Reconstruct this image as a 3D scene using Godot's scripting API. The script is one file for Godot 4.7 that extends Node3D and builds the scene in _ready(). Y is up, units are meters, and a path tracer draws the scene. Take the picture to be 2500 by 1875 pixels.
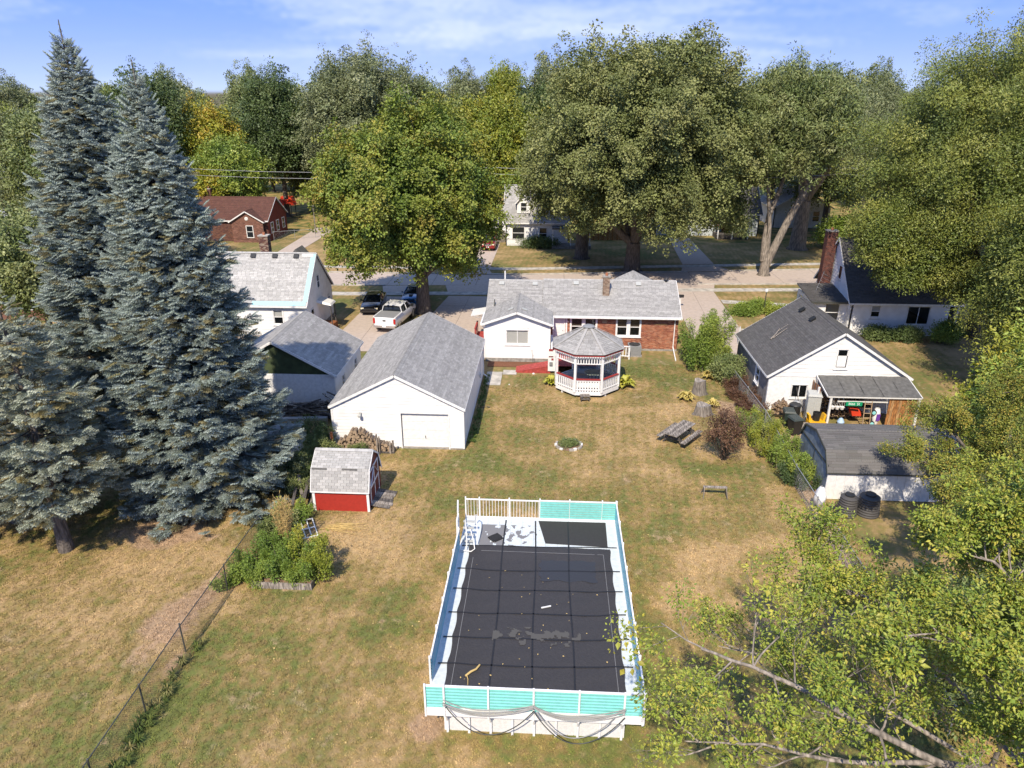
extends Node3D
# A suburban back yard seen from a drone: x to the right, -z away from the camera towards the street, metres.

var rng := RandomNumberGenerator.new()
var M := {}
var used := {}
var UB: ArrayMesh       # unit box
var UW: ArrayMesh       # unit clapboard wedge
var ground_bytes: PackedByteArray
const GX0 := -46.0
const GZ0 := -96.0
const GS := 92.0
const GN := 1536

class MB:
	var v := PackedVector3Array()
	var n := PackedVector3Array()
	var c := PackedColorArray()
	var col := Color(1, 1, 1)
	var colored := false

	func tri(a: Vector3, b: Vector3, d: Vector3) -> void:
		var nn := (b - a).cross(d - a).normalized()
		v.append(a); v.append(d); v.append(b)
		n.append(nn); n.append(nn); n.append(nn)
		if colored:
			c.append(col); c.append(col); c.append(col)

	func trin(a: Vector3, b: Vector3, d: Vector3, na: Vector3, nb: Vector3, nd: Vector3) -> void:
		v.append(a); v.append(d); v.append(b)
		n.append(na); n.append(nd); n.append(nb)
		if colored:
			c.append(col); c.append(col); c.append(col)

	func quad(a: Vector3, b: Vector3, d: Vector3, e: Vector3) -> void:
		tri(a, b, d)
		tri(a, d, e)

	func hexa(p: PackedVector3Array) -> void:   # 0-3 bottom, 4-7 top, both counter-clockwise from above
		quad(p[3], p[2], p[1], p[0])
		quad(p[4], p[5], p[6], p[7])
		for i in 4:
			var j := (i + 1) % 4
			quad(p[i], p[j], p[j + 4], p[i + 4])

	func box(ctr: Vector3, size: Vector3, b := Basis.IDENTITY) -> void:
		var h := size * 0.5
		var p := PackedVector3Array()
		for y in [-1.0, 1.0]:
			for q in [[-1.0, 1.0], [1.0, 1.0], [1.0, -1.0], [-1.0, -1.0]]:
				p.append(ctr + b * Vector3(h.x * q[0], h.y * y, h.z * q[1]))
		hexa(p)

	func span(x0: float, x1: float, y0: float, y1: float, z0: float, z1: float) -> void:
		box(Vector3(x0 + x1, y0 + y1, z0 + z1) * 0.5, Vector3(absf(x1 - x0), absf(y1 - y0), absf(z1 - z0)))

	func bar(a: Vector3, b: Vector3, w: float, h: float, up := Vector3.UP) -> void:
		var d := (b - a)
		var l := d.length()
		if l < 0.0001:
			return
		d /= l
		var s := d.cross(up)
		if s.length() < 0.01:
			s = d.cross(Vector3.RIGHT)
		s = s.normalized()
		box((a + b) * 0.5, Vector3(w, h, l), Basis(s, s.cross(d), -d))

	func tube(pts: PackedVector3Array, r: PackedFloat32Array, sides := 6, cap := true) -> void:
		var m := pts.size()
		var prev := PackedVector3Array()
		var prevn := PackedVector3Array()
		var side := Vector3.ZERO
		for i in m:
			var d: Vector3
			if i == 0:
				d = pts[1] - pts[0]
			elif i == m - 1:
				d = pts[i] - pts[i - 1]
			else:
				d = pts[i + 1] - pts[i - 1]
			d = d.normalized()
			if side == Vector3.ZERO:
				side = d.cross(Vector3.UP)
				if side.length() < 0.05:
					side = d.cross(Vector3.RIGHT)
			side = (side - d * side.dot(d)).normalized()
			var up := side.cross(d)
			var ring := PackedVector3Array()
			var rn := PackedVector3Array()
			for k in sides:
				var a := TAU * k / sides
				var o := side * cos(a) + up * sin(a)
				rn.append(o)
				ring.append(pts[i] + o * r[i])
			if i > 0:
				for k in sides:
					var q := (k + 1) % sides
					trin(prev[k], ring[k], ring[q], prevn[k], rn[k], rn[q])
					trin(prev[k], ring[q], prev[q], prevn[k], rn[q], prevn[q])
			prev = ring
			prevn = rn
			if cap and (i == 0 or i == m - 1):
				for k in range(1, sides - 1):
					if i == 0:
						tri(ring[0], ring[k], ring[k + 1])
					else:
						tri(ring[0], ring[k + 1], ring[k])

	func rod(a: Vector3, b: Vector3, r: float, sides := 6, r2 := -1.0) -> void:
		tube(PackedVector3Array([a, b]), PackedFloat32Array([r, r if r2 < 0.0 else r2]), sides)

	func lathe(ctr: Vector3, prof: Array, sides := 16, axis := Vector3.UP) -> void:   # prof: [radius, height] from the bottom up
		var x := axis.cross(Vector3(0.3, 0.2, 0.9)).normalized()
		var z := x.cross(axis).normalized()
		for i in prof.size() - 1:
			var r0: float = prof[i][0]
			var h0: float = prof[i][1]
			var r1: float = prof[i + 1][0]
			var h1: float = prof[i + 1][1]
			for k in sides:
				var a := TAU * k / sides
				var b := TAU * (k + 1) / sides
				var da := x * cos(a) + z * sin(a)
				var db := x * cos(b) + z * sin(b)
				var nn := (h1 - h0)
				var na := (da * nn - axis * (r1 - r0)).normalized()
				var nb := (db * nn - axis * (r1 - r0)).normalized()
				var p := [ctr + axis * h0 + da * r0, ctr + axis * h0 + db * r0, ctr + axis * h1 + db * r1, ctr + axis * h1 + da * r1]
				if r0 > 0.0001:
					trin(p[0], p[2], p[1], na, nb, nb)
				if r1 > 0.0001:
					trin(p[0], p[3], p[2], na, na, nb)

	func grid(rows: Array, flip := false) -> void:   # smooth skin over rows of points
		var nr := rows.size()
		var nc: int = rows[0].size()
		var nm := []
		for i in nr:
			var l := PackedVector3Array()
			for j in nc:
				var du: Vector3 = rows[mini(i + 1, nr - 1)][j] - rows[maxi(i - 1, 0)][j]
				var dv: Vector3 = rows[i][mini(j + 1, nc - 1)] - rows[i][maxi(j - 1, 0)]
				var q := du.cross(dv).normalized()
				l.append(-q if flip else q)
			nm.append(l)
		for i in nr - 1:
			for j in nc - 1:
				var a: Vector3 = rows[i][j]
				var b: Vector3 = rows[i + 1][j]
				var d: Vector3 = rows[i + 1][j + 1]
				var e: Vector3 = rows[i][j + 1]
				if flip:
					trin(a, e, d, nm[i][j], nm[i][j + 1], nm[i + 1][j + 1])
					trin(a, d, b, nm[i][j], nm[i + 1][j + 1], nm[i + 1][j])
				else:
					trin(a, b, d, nm[i][j], nm[i + 1][j], nm[i + 1][j + 1])
					trin(a, d, e, nm[i][j], nm[i + 1][j + 1], nm[i][j + 1])

	func prism(poly: PackedVector2Array, t: Transform3D, depth: float) -> void:   # outline in t's xy, counter-clockwise; from z = 0 back to -depth
		var idx := Geometry2D.triangulate_polygon(poly)
		for i in range(0, idx.size(), 3):
			var a := poly[idx[i]]
			var b := poly[idx[i + 1]]
			var d := poly[idx[i + 2]]
			if (b - a).cross(d - a) < 0.0:
				var q := b
				b = d
				d = q
			tri(t * Vector3(a.x, a.y, 0), t * Vector3(b.x, b.y, 0), t * Vector3(d.x, d.y, 0))
			tri(t * Vector3(a.x, a.y, -depth), t * Vector3(d.x, d.y, -depth), t * Vector3(b.x, b.y, -depth))
		for i in poly.size():
			var a := poly[i]
			var b := poly[(i + 1) % poly.size()]
			quad(t * Vector3(a.x, a.y, -depth), t * Vector3(b.x, b.y, -depth), t * Vector3(b.x, b.y, 0), t * Vector3(a.x, a.y, 0))

	func mesh() -> ArrayMesh:
		var arr := []
		arr.resize(Mesh.ARRAY_MAX)
		arr[Mesh.ARRAY_VERTEX] = v
		arr[Mesh.ARRAY_NORMAL] = n
		if colored:
			arr[Mesh.ARRAY_COLOR] = c
		var m := ArrayMesh.new()
		if v.size() > 0:
			m.add_surface_from_arrays(Mesh.PRIMITIVE_TRIANGLES, arr)
		return m


func rf(a: float, b: float) -> float:
	return rng.randf_range(a, b)

func rv(s: float) -> Vector3:
	return Vector3(rf(-s, s), rf(-s, s), rf(-s, s))

func numbered(called: String) -> String:
	if not used.has(called):
		used[called] = 0
		return called
	used[called] += 1
	return "%s_%03d" % [called, used[called]]

func tag(o: Node, label: String, category: String, group := "") -> void:
	o.set_meta("label", label)
	o.set_meta("category", category)
	if group != "":
		o.set_meta("group", group)

func thing(called: String, label: String, category: String, at := Vector3.ZERO, turn := 0.0, group := "") -> Node3D:
	var o := Node3D.new()
	o.name = numbered(called)
	add_child(o)
	o.position = at
	o.rotation.y = turn
	tag(o, label, category, group)
	return o

func part(parent: Node, called: String, m: Mesh, mat: Material, at := Vector3.ZERO, kind := "") -> MeshInstance3D:
	var o := MeshInstance3D.new()
	o.name = called
	o.mesh = m
	o.material_override = mat
	parent.add_child(o, true)
	o.position = at
	if kind != "":
		o.set_meta("kind", kind)
	return o

func bpart(parent: Node, called: String, ctr: Vector3, size: Vector3, mat: Material, b := Basis.IDENTITY) -> MeshInstance3D:
	var o := part(parent, called, UB, mat)
	o.transform = Transform3D(b.scaled_local(size), ctr)
	return o

func one(called: String, label: String, category: String, m: Mesh, mat: Material, at := Vector3.ZERO, group := "") -> MeshInstance3D:
	var o := part(self, numbered(called), m, mat, at)
	tag(o, label, category, group)
	return o

func struct(called: String, m: Mesh, mat: Material) -> MeshInstance3D:
	var o := part(self, numbered(called), m, mat)
	o.set_meta("kind", "structure")
	return o

func copy_of(o: Node3D, called: String, at: Vector3, turn: float, label := "", scl := Vector3.ONE) -> Node3D:
	var r: Node3D = o.duplicate()
	r.name = numbered(called)
	add_child(r)
	r.position = at
	r.rotation.y = turn
	r.scale = scl
	if label != "":
		r.set_meta("label", label)
	return r

# ---------------------------------------------------------------- materials

func lin(r: float, g: float, b: float) -> Color:
	return Color(r, g, b).linear_to_srgb()

func noise_tex(seed_: int, freq: float, lo: float, hi: float, oct := 4, w := 256, h := 256, stretch := false) -> ImageTexture:
	var f := FastNoiseLite.new()
	f.seed = seed_
	f.frequency = freq
	f.fractal_octaves = oct
	var im := f.get_seamless_image(w, h)
	im.convert(Image.FORMAT_L8)
	var d := im.get_data()
	for i in d.size():
		d[i] = int(clampf(lerpf(lo, hi, d[i] / 255.0), 0.0, 1.0) * 255.0)
	im = Image.create_from_data(w, h, false, Image.FORMAT_L8, d)
	if stretch:
		im.resize(w, h * 8, Image.INTERPOLATE_CUBIC)
	return ImageTexture.create_from_image(im)

func mat(key: String, color: Color, rough := 0.85, tex: Texture2D = null, scale := 1.0, metal := 0.0, nrm: Texture2D = null, nscale := 1.0) -> StandardMaterial3D:
	var m := StandardMaterial3D.new()
	m.resource_name = key
	m.albedo_color = color.linear_to_srgb()
	m.roughness = rough
	m.metallic = metal
	if tex:
		m.albedo_texture = tex
	if nrm:
		m.normal_enabled = true
		m.normal_texture = nrm
		m.normal_scale = nscale
	if tex or nrm:
		m.uv1_triplanar = true
		m.uv1_world_triplanar = true
		m.uv1_scale = Vector3.ONE * scale
	M[key] = m
	return m

func vmat(key: String, rough := 0.85, tex: Texture2D = null, scale := 1.0, trans := 0.0) -> StandardMaterial3D:
	var m := mat(key, Color(1, 1, 1), rough, tex, scale)
	m.vertex_color_use_as_albedo = true
	if trans > 0.0:
		m.backlight_enabled = true
		m.backlight = Color(trans, trans, trans * 0.5)
	return m

func materials() -> void:
	var blot := noise_tex(3, 0.02, 0.74, 1.08, 5)
	var fine := noise_tex(5, 0.12, 0.6, 1.1, 3)
	var soft := noise_tex(8, 0.03, 0.93, 1.03, 5)
	var grain := noise_tex(11, 0.08, 0.45, 1.15, 4, 256, 32, true)
	var nf := FastNoiseLite.new()
	nf.seed = 21
	nf.frequency = 0.05
	var bump := nf.get_seamless_image(256, 256)
	bump.convert(Image.FORMAT_RGBA8)
	bump.bump_map_to_normal_map(4.0)
	var bn := ImageTexture.create_from_image(bump)
	mat("white_siding", Color(0.79, 0.79, 0.785), 0.5, soft, 0.13)
	mat("white_back", Color(0.6, 0.6, 0.6), 0.8)
	mat("white_trim", Color(0.78, 0.78, 0.77), 0.45, soft, 0.4)
	mat("white_paint", Color(0.77, 0.77, 0.765), 0.55, soft, 0.5)
	mat("old_white", Color(0.68, 0.68, 0.66), 0.6, soft, 0.9)
	mat("glass", Color(0.02, 0.025, 0.03), 0.04)
	M.glass.transparency = BaseMaterial3D.TRANSPARENCY_ALPHA
	M.glass.albedo_color.a = 0.25
	mat("car_glass", Color(0.015, 0.018, 0.022), 0.04)
	mat("blind", Color(0.62, 0.63, 0.6), 0.8)
	mat("curtain", Color(0.09, 0.06, 0.035), 0.9)
	mat("interior", Color(0.16, 0.13, 0.1), 0.9)
	vmat("shingle", 0.92, fine, 1.4)
	mat("roof_deck", Color(0.12, 0.12, 0.12), 0.9)
	vmat("brick", 0.9, fine, 2.0)
	mat("mortar", Color(0.42, 0.36, 0.31), 0.95, fine, 1.0)
	mat("concrete", Color(0.45, 0.375, 0.32), 0.9, soft, 0.3, 0.0, bn, 0.12)
	mat("concrete_light", Color(0.5, 0.47, 0.42), 0.9, blot, 0.2, 0.0, bn, 0.25)
	mat("concrete_dark", Color(0.16, 0.14, 0.13), 0.95)
	mat("block", Color(0.33, 0.31, 0.28), 0.95, blot, 0.5)
	mat("red_paint", Color(0.36, 0.028, 0.018), 0.6, soft, 0.6)
	mat("red_trim", Color(0.30, 0.035, 0.035), 0.6, soft, 0.6)
	mat("red_deck", Color(0.42, 0.06, 0.05), 0.75, blot, 0.6)
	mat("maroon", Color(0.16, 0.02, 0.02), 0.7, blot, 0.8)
	mat("teal", Color(0.21, 0.60, 0.55), 0.4, soft, 0.6)
	mat("teal_shaded", Color(0.12, 0.40, 0.52), 0.4, soft, 0.6)  # bluer, darker teal for the side fence runs: their shade put into the colour
	mat("pool_deck", Color(0.56, 0.61, 0.63), 0.6, soft, 0.6)
	mat("black_cover", Color(0.034, 0.032, 0.034), 0.75, soft, 0.7, 0.0, bn, 0.35)
	mat("strap", Color(0.012, 0.012, 0.014), 0.6)
	mat("strap_light", Color(0.16, 0.16, 0.165), 0.8)
	mat("rubber", Color(0.02, 0.02, 0.02), 0.8, fine, 2.0)
	mat("grey_hose", Color(0.27, 0.27, 0.26), 0.6)
	mat("weathered", Color(0.27, 0.235, 0.2), 0.9, grain, 0.6)
	mat("weathered_dark", Color(0.13, 0.115, 0.105), 0.92, grain, 0.6)
	mat("weathered_light", Color(0.40, 0.35, 0.3), 0.9, grain, 0.6)
	mat("cedar", Color(0.47, 0.21, 0.065), 0.8, grain, 0.8)
	mat("cedar_light", Color(0.55, 0.32, 0.14), 0.8, grain, 0.8)
	mat("bark", Color(0.2, 0.17, 0.145), 0.95, grain, 0.5, 0.0, bn, 1.0)
	mat("bark_pale", Color(0.38, 0.33, 0.28), 0.95, grain, 0.4, 0.0, bn, 1.0)
	mat("bark_dark", Color(0.09, 0.075, 0.06), 0.95, grain, 0.6, 0.0, bn, 1.0)
	mat("log_end", Color(0.5, 0.36, 0.23), 0.9, fine, 1.5)
	mat("rust", Color(0.28, 0.1, 0.035), 0.85, blot, 1.0)
	mat("steel", Color(0.45, 0.46, 0.47), 0.4, soft, 1.0, 0.7)
	mat("steel_dark", Color(0.08, 0.085, 0.08), 0.55, null, 1.0, 0.4)
	mat("galvanised", Color(0.42, 0.43, 0.44), 0.45, soft, 1.0, 0.5)
	mat("wire_dark", Color(0.09, 0.075, 0.055), 0.7, null, 1.0, 0.2)
	mat("black_metal", Color(0.02, 0.02, 0.022), 0.5)
	mat("black_plastic", Color(0.018, 0.019, 0.02), 0.45, soft, 1.0)
	mat("grey_plastic", Color(0.42, 0.43, 0.41), 0.55, soft, 0.8)
	mat("grey_metal", Color(0.24, 0.245, 0.25), 0.5, soft, 0.8)
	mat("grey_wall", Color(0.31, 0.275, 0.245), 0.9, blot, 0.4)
	mat("blue_grey", Color(0.22, 0.265, 0.31), 0.8, blot, 0.3)
	mat("green_gable", Color(0.06, 0.085, 0.035), 0.8, blot, 0.3)
	mat("tarpaper", Color(0.13, 0.128, 0.122), 0.9, blot, 0.5)
	mat("dirt", Color(0.27, 0.17, 0.11), 0.97, blot, 0.35, 0.0, bn, 0.8)
	mat("mulch", Color(0.22, 0.09, 0.045), 0.97, fine, 1.5, 0.0, bn, 1.0)
	mat("stone", Color(0.42, 0.38, 0.33), 0.9, blot, 1.2, 0.0, bn, 0.6)
	mat("terracotta", Color(0.42, 0.17, 0.09), 0.85, blot, 1.0)
	mat("blue_wrap", Color(0.33, 0.58, 0.64), 0.5, soft, 1.0)
	mat("yellow_plastic", Color(0.72, 0.4, 0.015), 0.45, soft, 1.0)
	mat("green_sign", Color(0.005, 0.26, 0.12), 0.4)
	mat("sign_white", Color(0.85, 0.85, 0.85), 0.5)
	mat("red_plastic", Color(0.6, 0.05, 0.02), 0.45)
	mat("purple_plastic", Color(0.12, 0.04, 0.3), 0.45)
	mat("aqua_plastic", Color(0.25, 0.6, 0.62), 0.45)
	mat("blue_bag", Color(0.35, 0.5, 0.7), 0.5)
	mat("white_bag", Color(0.72, 0.73, 0.75), 0.5, soft, 1.0, 0.0, bn, 0.8)
	mat("car_black", Color(0.006, 0.006, 0.008), 0.12)
	mat("car_blue", Color(0.045, 0.17, 0.36), 0.2, null, 1.0, 0.3)
	mat("car_white", Color(0.72, 0.73, 0.74), 0.2)
	mat("car_red", Color(0.26, 0.008, 0.012), 0.18, null, 1.0, 0.2)
	for k in ["car_black", "car_blue", "car_white", "car_red"]:
		M[k].clearcoat_enabled = true
		M[k].clearcoat = 0.8
		M[k].clearcoat_roughness = 0.05
	mat("chrome", Color(0.7, 0.7, 0.7), 0.15, null, 1.0, 1.0)
	mat("lamp_red", Color(0.42, 0.01, 0.01), 0.2)
	mat("lamp_clear", Color(0.7, 0.66, 0.5), 0.15)
	mat("straw", Color(0.5, 0.36, 0.14), 0.9)
	mat("twig", Color(0.32, 0.26, 0.2), 0.95)
	mat("cable", Color(0.03, 0.03, 0.03), 0.6)
	mat("asphalt_patch", Color(0.1, 0.09, 0.085), 0.95, blot, 0.4)
	vmat("leaf", 0.55, null, 1.0, 0.5)
	vmat("needle", 0.7)
	vmat("blade", 0.8, null, 1.0, 0.25)

# ---------------------------------------------------------------- sky and ground

func make_sky() -> ImageTexture:
	var w := 2048
	var h := 1024
	var f := FastNoiseLite.new()
	f.seed = 77
	f.frequency = 0.007
	f.fractal_octaves = 5
	f.fractal_gain = 0.55
	f.domain_warp_enabled = true
	f.domain_warp_amplitude = 90.0
	f.domain_warp_frequency = 0.008
	var a := f.get_image(1024, 1024)
	a.convert(Image.FORMAT_L8)
	a.resize(w, h, Image.INTERPOLATE_CUBIC)
	var ad := a.get_data()
	f.seed = 12
	f.frequency = 0.004
	f.domain_warp_amplitude = 30.0
	var b := f.get_image(512, 512)
	b.convert(Image.FORMAT_L8)
	b.resize(w, h, Image.INTERPOLATE_CUBIC)
	var bd := b.get_data()
	var out := PackedByteArray()
	out.resize(w * h * 3)
	for y in h:
		var el := (0.5 - (y + 0.5) / h) * 180.0
		var c: Color
		if el > 0.0:
			var t := 1.0 - exp(-el / 4.8)
			c = Color(0.50, 0.62, 0.90).lerp(Color(0.085, 0.25, 0.86), t)
			c = c.lerp(Color(0.13, 0.29, 0.70), clampf((el - 8.0) / 50.0, 0.0, 1.0))
		else:
			c = Color(0.2, 0.18, 0.14)
		var row := y * w
		# noise rows are read four times as finely near the horizon, where cloud layers are seen edge on
		var ny := int(clampf(pow(clampf(el, 0.0, 90.0) / 90.0, 0.8) * 1000.0, 0.0, 1023.0))
		var cf := clampf(el * 0.6, 0.0, 1.0)
		for x in w:
			var q := c
			if el > 0.0:
				var xx := (x + w / 2) % w
				var m := ad[ny * w + xx] / 255.0
				var g := bd[ny * w + xx] / 255.0
				var k := smoothstep(0.5, 1.08, m * 0.8 + g * 0.5) * cf
				q = c.lerp(Color(0.80, 0.86, 0.97), k * 0.75)
			q = q.linear_to_srgb()
			var o := (row + x) * 3
			out[o] = int(clampf(q.r, 0, 1) * 255.0)
			out[o + 1] = int(clampf(q.g, 0, 1) * 255.0)
			out[o + 2] = int(clampf(q.b, 0, 1) * 255.0)
	return ImageTexture.create_from_image(Image.create_from_data(w, h, false, Image.FORMAT_RGB8, out))

# where the lawn is greener (+), drier (-) or bare (d): centre x, z, radii, amount
const PATCHES := [
	[-3.9, -40.0, 0.9, 7.0, 0.75], [-4.2, -36.2, 1.0, 1.6, 0.5], [-6.4, -20.5, 1.8, 1.2, 0.5], [-8.0, -17.0, 3.5, 3.0, 0.3],
	[-11.6, -17.5, 0.9, 5.0, 0.55], [-12.3, -16.4, 0.5, 3.2, 0.9], [3.8, -20.0, 0.8, 5.0, 0.5], [4.2, -26.0, 1.6, 2.2, 0.3],
	[-5.2, -23.0, 1.0, 8.0, 0.35], [7.5, -33.9, 2.6, 1.0, 0.5], [5.5, -40.8, 2.0, 1.0, 0.3], [6.5, -47.6, 3.5, 1.2, 0.45],
	[-7.0, -31.5, 1.6, 1.2, 0.45], [3.0, -41.8, 2.6, 0.5, 0.5], [-19.0, -17.0, 3.5, 1.6, 0.45], [-18.0, -13.5, 4.0, 2.0, 0.25],
	[-9.0, -13.0, 4.0, 2.0, 0.2], [0.5, -31.0, 4.0, 1.6, 0.15], [0.0, -12.5, 5.0, 2.5, -0.1],
	[-15.5, -25.0, 5.0, 2.4, -0.5], [7.5, -26.0, 2.6, 3.0, -0.45], [0.5, -38.0, 4.0, 2.5, -0.3], [8.0, -42.5, 2.5, 2.0, -0.3],
	[-7.0, -26.0, 2.2, 2.0, -0.4], [-3.0, -32.0, 2.5, 1.4, -0.3], [9.5, -22.0, 2.0, 2.4, -0.35], [-9.0, -21.5, 3.0, 0.9, -0.5],
	[11.0, -28.0, 1.4, 4.0, -0.35], [-10.5, -26.8, 2.0, 0.9, -0.4],
	[-7.5, -68.0, 40.0, 4.0, 0.15], [-19.8, -64.0, 3.0, 4.2, 0.8], [-38.0, -88.0, 6.0, 6.0, 0.3]]
const BARE := [[-14.0, -20.6, 1.1, 2.2], [-13.2, -22.8, 0.8, 1.5], [-3.7, -16.5, 0.7, 0.8], [12.7, -27.0, 0.35, 5.0], [11.6, -41.0, 1.2, 3.0],
	[-12.9, -18.6, 0.35, 1.0], [-17.5, -26.5, 3.0, 1.5], [13.2, -33.0, 0.9, 4.0], [14.2, -37.5, 1.4, 2.0]]

func make_ground() -> void:
	var fs := []
	for s in [[0.0045, 4, 1], [0.02, 5, 2], [0.13, 4, 3]]:
		var f := FastNoiseLite.new()
		f.seed = 40 + int(s[2])
		f.frequency = s[0]
		f.fractal_octaves = s[1]
		var im := f.get_image(GN, GN)
		im.convert(Image.FORMAT_L8)
		fs.append(im.get_data())
	var n1: PackedByteArray = fs[0]
	var n2: PackedByteArray = fs[1]
	var n3: PackedByteArray = fs[2]
	var green := PackedFloat32Array()
	green.resize(GN * GN)
	var bare := PackedFloat32Array()
	bare.resize(GN * GN)
	var k := GN / GS
	for p in PATCHES:
		blob(green, p, p[4], k)
	for p in BARE:
		blob(bare, p, 1.0, k)
	ground_bytes = PackedByteArray()
	ground_bytes.resize(GN * GN * 3)
	for i in GN * GN:
		var a := n1[i] / 255.0
		var b := n2[i] / 255.0
		var d := n3[i] / 255.0
		var mow := 0.085 * sin((i % GN) * 0.62 + (i / GN) * 0.05 + b * 5.0)   # mower passes, one deck width apart
		var g := clampf((a - 0.5) * 0.9 + (b - 0.5) * 1.05 + (d - 0.5) * 1.0 + 0.46 + green[i] * 0.58 + mow, 0.0, 1.0)
		var r := 0.0
		var gg := 0.0
		var bb := 0.0
		if g < 0.5:
			var t := g * 2.0
			r = lerpf(0.40, 0.235, t); gg = lerpf(0.275, 0.172, t); bb = lerpf(0.13, 0.056, t)
		else:
			var t := g * 2.0 - 1.0
			r = lerpf(0.235, 0.115, t); gg = lerpf(0.172, 0.13, t); bb = lerpf(0.056, 0.026, t)
		var e := clampf((bare[i] - 0.35 + (b - 0.5) * 1.2 + (d - 0.5) * 0.7) * 2.5, 0.0, 0.85)
		r = lerpf(r, 0.36, e); gg = lerpf(gg, 0.24, e); bb = lerpf(bb, 0.15, e)
		var l := 0.70 + d * 0.5 + (float((i * 7919 + (i >> 5) * 104729) % 101) - 50.0) * 0.0034
		ground_bytes[i * 3] = int(255.0 * pow(clampf(r * l, 0, 1), 0.4545))
		ground_bytes[i * 3 + 1] = int(255.0 * pow(clampf(gg * l, 0, 1), 0.4545))
		ground_bytes[i * 3 + 2] = int(255.0 * pow(clampf(bb * l, 0, 1), 0.4545))
	var tex := ImageTexture.create_from_image(Image.create_from_data(GN, GN, false, Image.FORMAT_RGB8, ground_bytes))
	var near := StandardMaterial3D.new()
	near.albedo_texture = tex
	near.roughness = 0.95
	near.texture_repeat = false
	var far := StandardMaterial3D.new()
	var ft := NoiseTexture2D.new()
	ft.noise = FastNoiseLite.new()
	ft.noise.seed = 5
	ft.noise.frequency = 0.02
	ft.seamless = true
	var gr := Gradient.new()
	gr.colors = PackedColorArray([lin(0.08, 0.1, 0.02), lin(0.22, 0.17, 0.05), lin(0.34, 0.24, 0.09)])
	gr.offsets = PackedFloat32Array([0.25, 0.5, 0.8])
	ft.color_ramp = gr
	far.albedo_texture = ft
	far.roughness = 0.95
	far.uv1_triplanar = true
	far.uv1_world_triplanar = true
	far.uv1_scale = Vector3.ONE * 0.04
	var am := ArrayMesh.new()
	var arr := []
	arr.resize(Mesh.ARRAY_MAX)
	arr[Mesh.ARRAY_VERTEX] = PackedVector3Array([Vector3(GX0, 0, GZ0), Vector3(GX0 + GS, 0, GZ0), Vector3(GX0 + GS, 0, GZ0 + GS), Vector3(GX0, 0, GZ0 + GS)])
	arr[Mesh.ARRAY_NORMAL] = PackedVector3Array([Vector3.UP, Vector3.UP, Vector3.UP, Vector3.UP])
	arr[Mesh.ARRAY_TEX_UV] = PackedVector2Array([Vector2(0, 0), Vector2(1, 0), Vector2(1, 1), Vector2(0, 1)])
	arr[Mesh.ARRAY_INDEX] = PackedInt32Array([0, 1, 2, 0, 2, 3])
	am.add_surface_from_arrays(Mesh.PRIMITIVE_TRIANGLES, arr)
	var mb := MB.new()
	var B := 900.0
	for q in [[-B, B, -B, GZ0], [-B, B, GZ0 + GS, B], [-B, GX0, GZ0, GZ0 + GS], [GX0 + GS, B, GZ0, GZ0 + GS]]:
		mb.quad(Vector3(q[0], 0, q[3]), Vector3(q[1], 0, q[3]), Vector3(q[1], 0, q[2]), Vector3(q[0], 0, q[2]))
	var arr2 := []
	arr2.resize(Mesh.ARRAY_MAX)
	arr2[Mesh.ARRAY_VERTEX] = mb.v
	arr2[Mesh.ARRAY_NORMAL] = mb.n
	am.add_surface_from_arrays(Mesh.PRIMITIVE_TRIANGLES, arr2)
	am.surface_set_material(0, near)
	am.surface_set_material(1, far)
	var o := MeshInstance3D.new()
	o.name = "ground"
	o.mesh = am
	add_child(o)
	o.set_meta("kind", "structure")

func blob(a: PackedFloat32Array, p: Array, amount: float, k: float) -> void:
	var x0 := maxi(int((p[0] - p[2] * 1.3 - GX0) * k), 0)
	var x1 := mini(int((p[0] + p[2] * 1.3 - GX0) * k), GN - 1)
	var z0 := maxi(int((p[1] - p[3] * 1.3 - GZ0) * k), 0)
	var z1 := mini(int((p[1] + p[3] * 1.3 - GZ0) * k), GN - 1)
	for z in range(z0, z1 + 1):
		for x in range(x0, x1 + 1):
			var dx: float = (x / k + GX0 - p[0]) / p[2]
			var dz: float = (z / k + GZ0 - p[1]) / p[3]
			var d := dx * dx + dz * dz
			if d < 1.69:
				a[z * GN + x] += amount * (1.0 - smoothstep(0.15, 1.3, sqrt(d)))

func ground_color(x: float, z: float) -> Color:
	var i := (clampi(int((z - GZ0) / GS * GN), 0, GN - 1) * GN + clampi(int((x - GX0) / GS * GN), 0, GN - 1)) * 3
	return Color(pow(ground_bytes[i] / 255.0, 2.2), pow(ground_bytes[i + 1] / 255.0, 2.2), pow(ground_bytes[i + 2] / 255.0, 2.2))

const NO_GRASS := [[-12.1, -4.5, -47.2, -35.1], [-3.1, 2.65, -26.3, -16.3], [-4.8, 9.9, -60.5, -49.4], [0.4, 4.7, -47.1, -42.9], [-11.1, -8.3, -31.2, -28.6], [13.4, 22.2, -50, -36.0], [13.8, 20.0, -35.3, -30.9],
	[-21, -13, -46.2, -39.8], [-4.5, -2.3, -49.4, -44.6], [-2.4, 1.3, -52, -46.9], [-11.8, -9.3, -24.6, -22.8], [-17.5, -4.9, -90, -47.0]]

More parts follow.
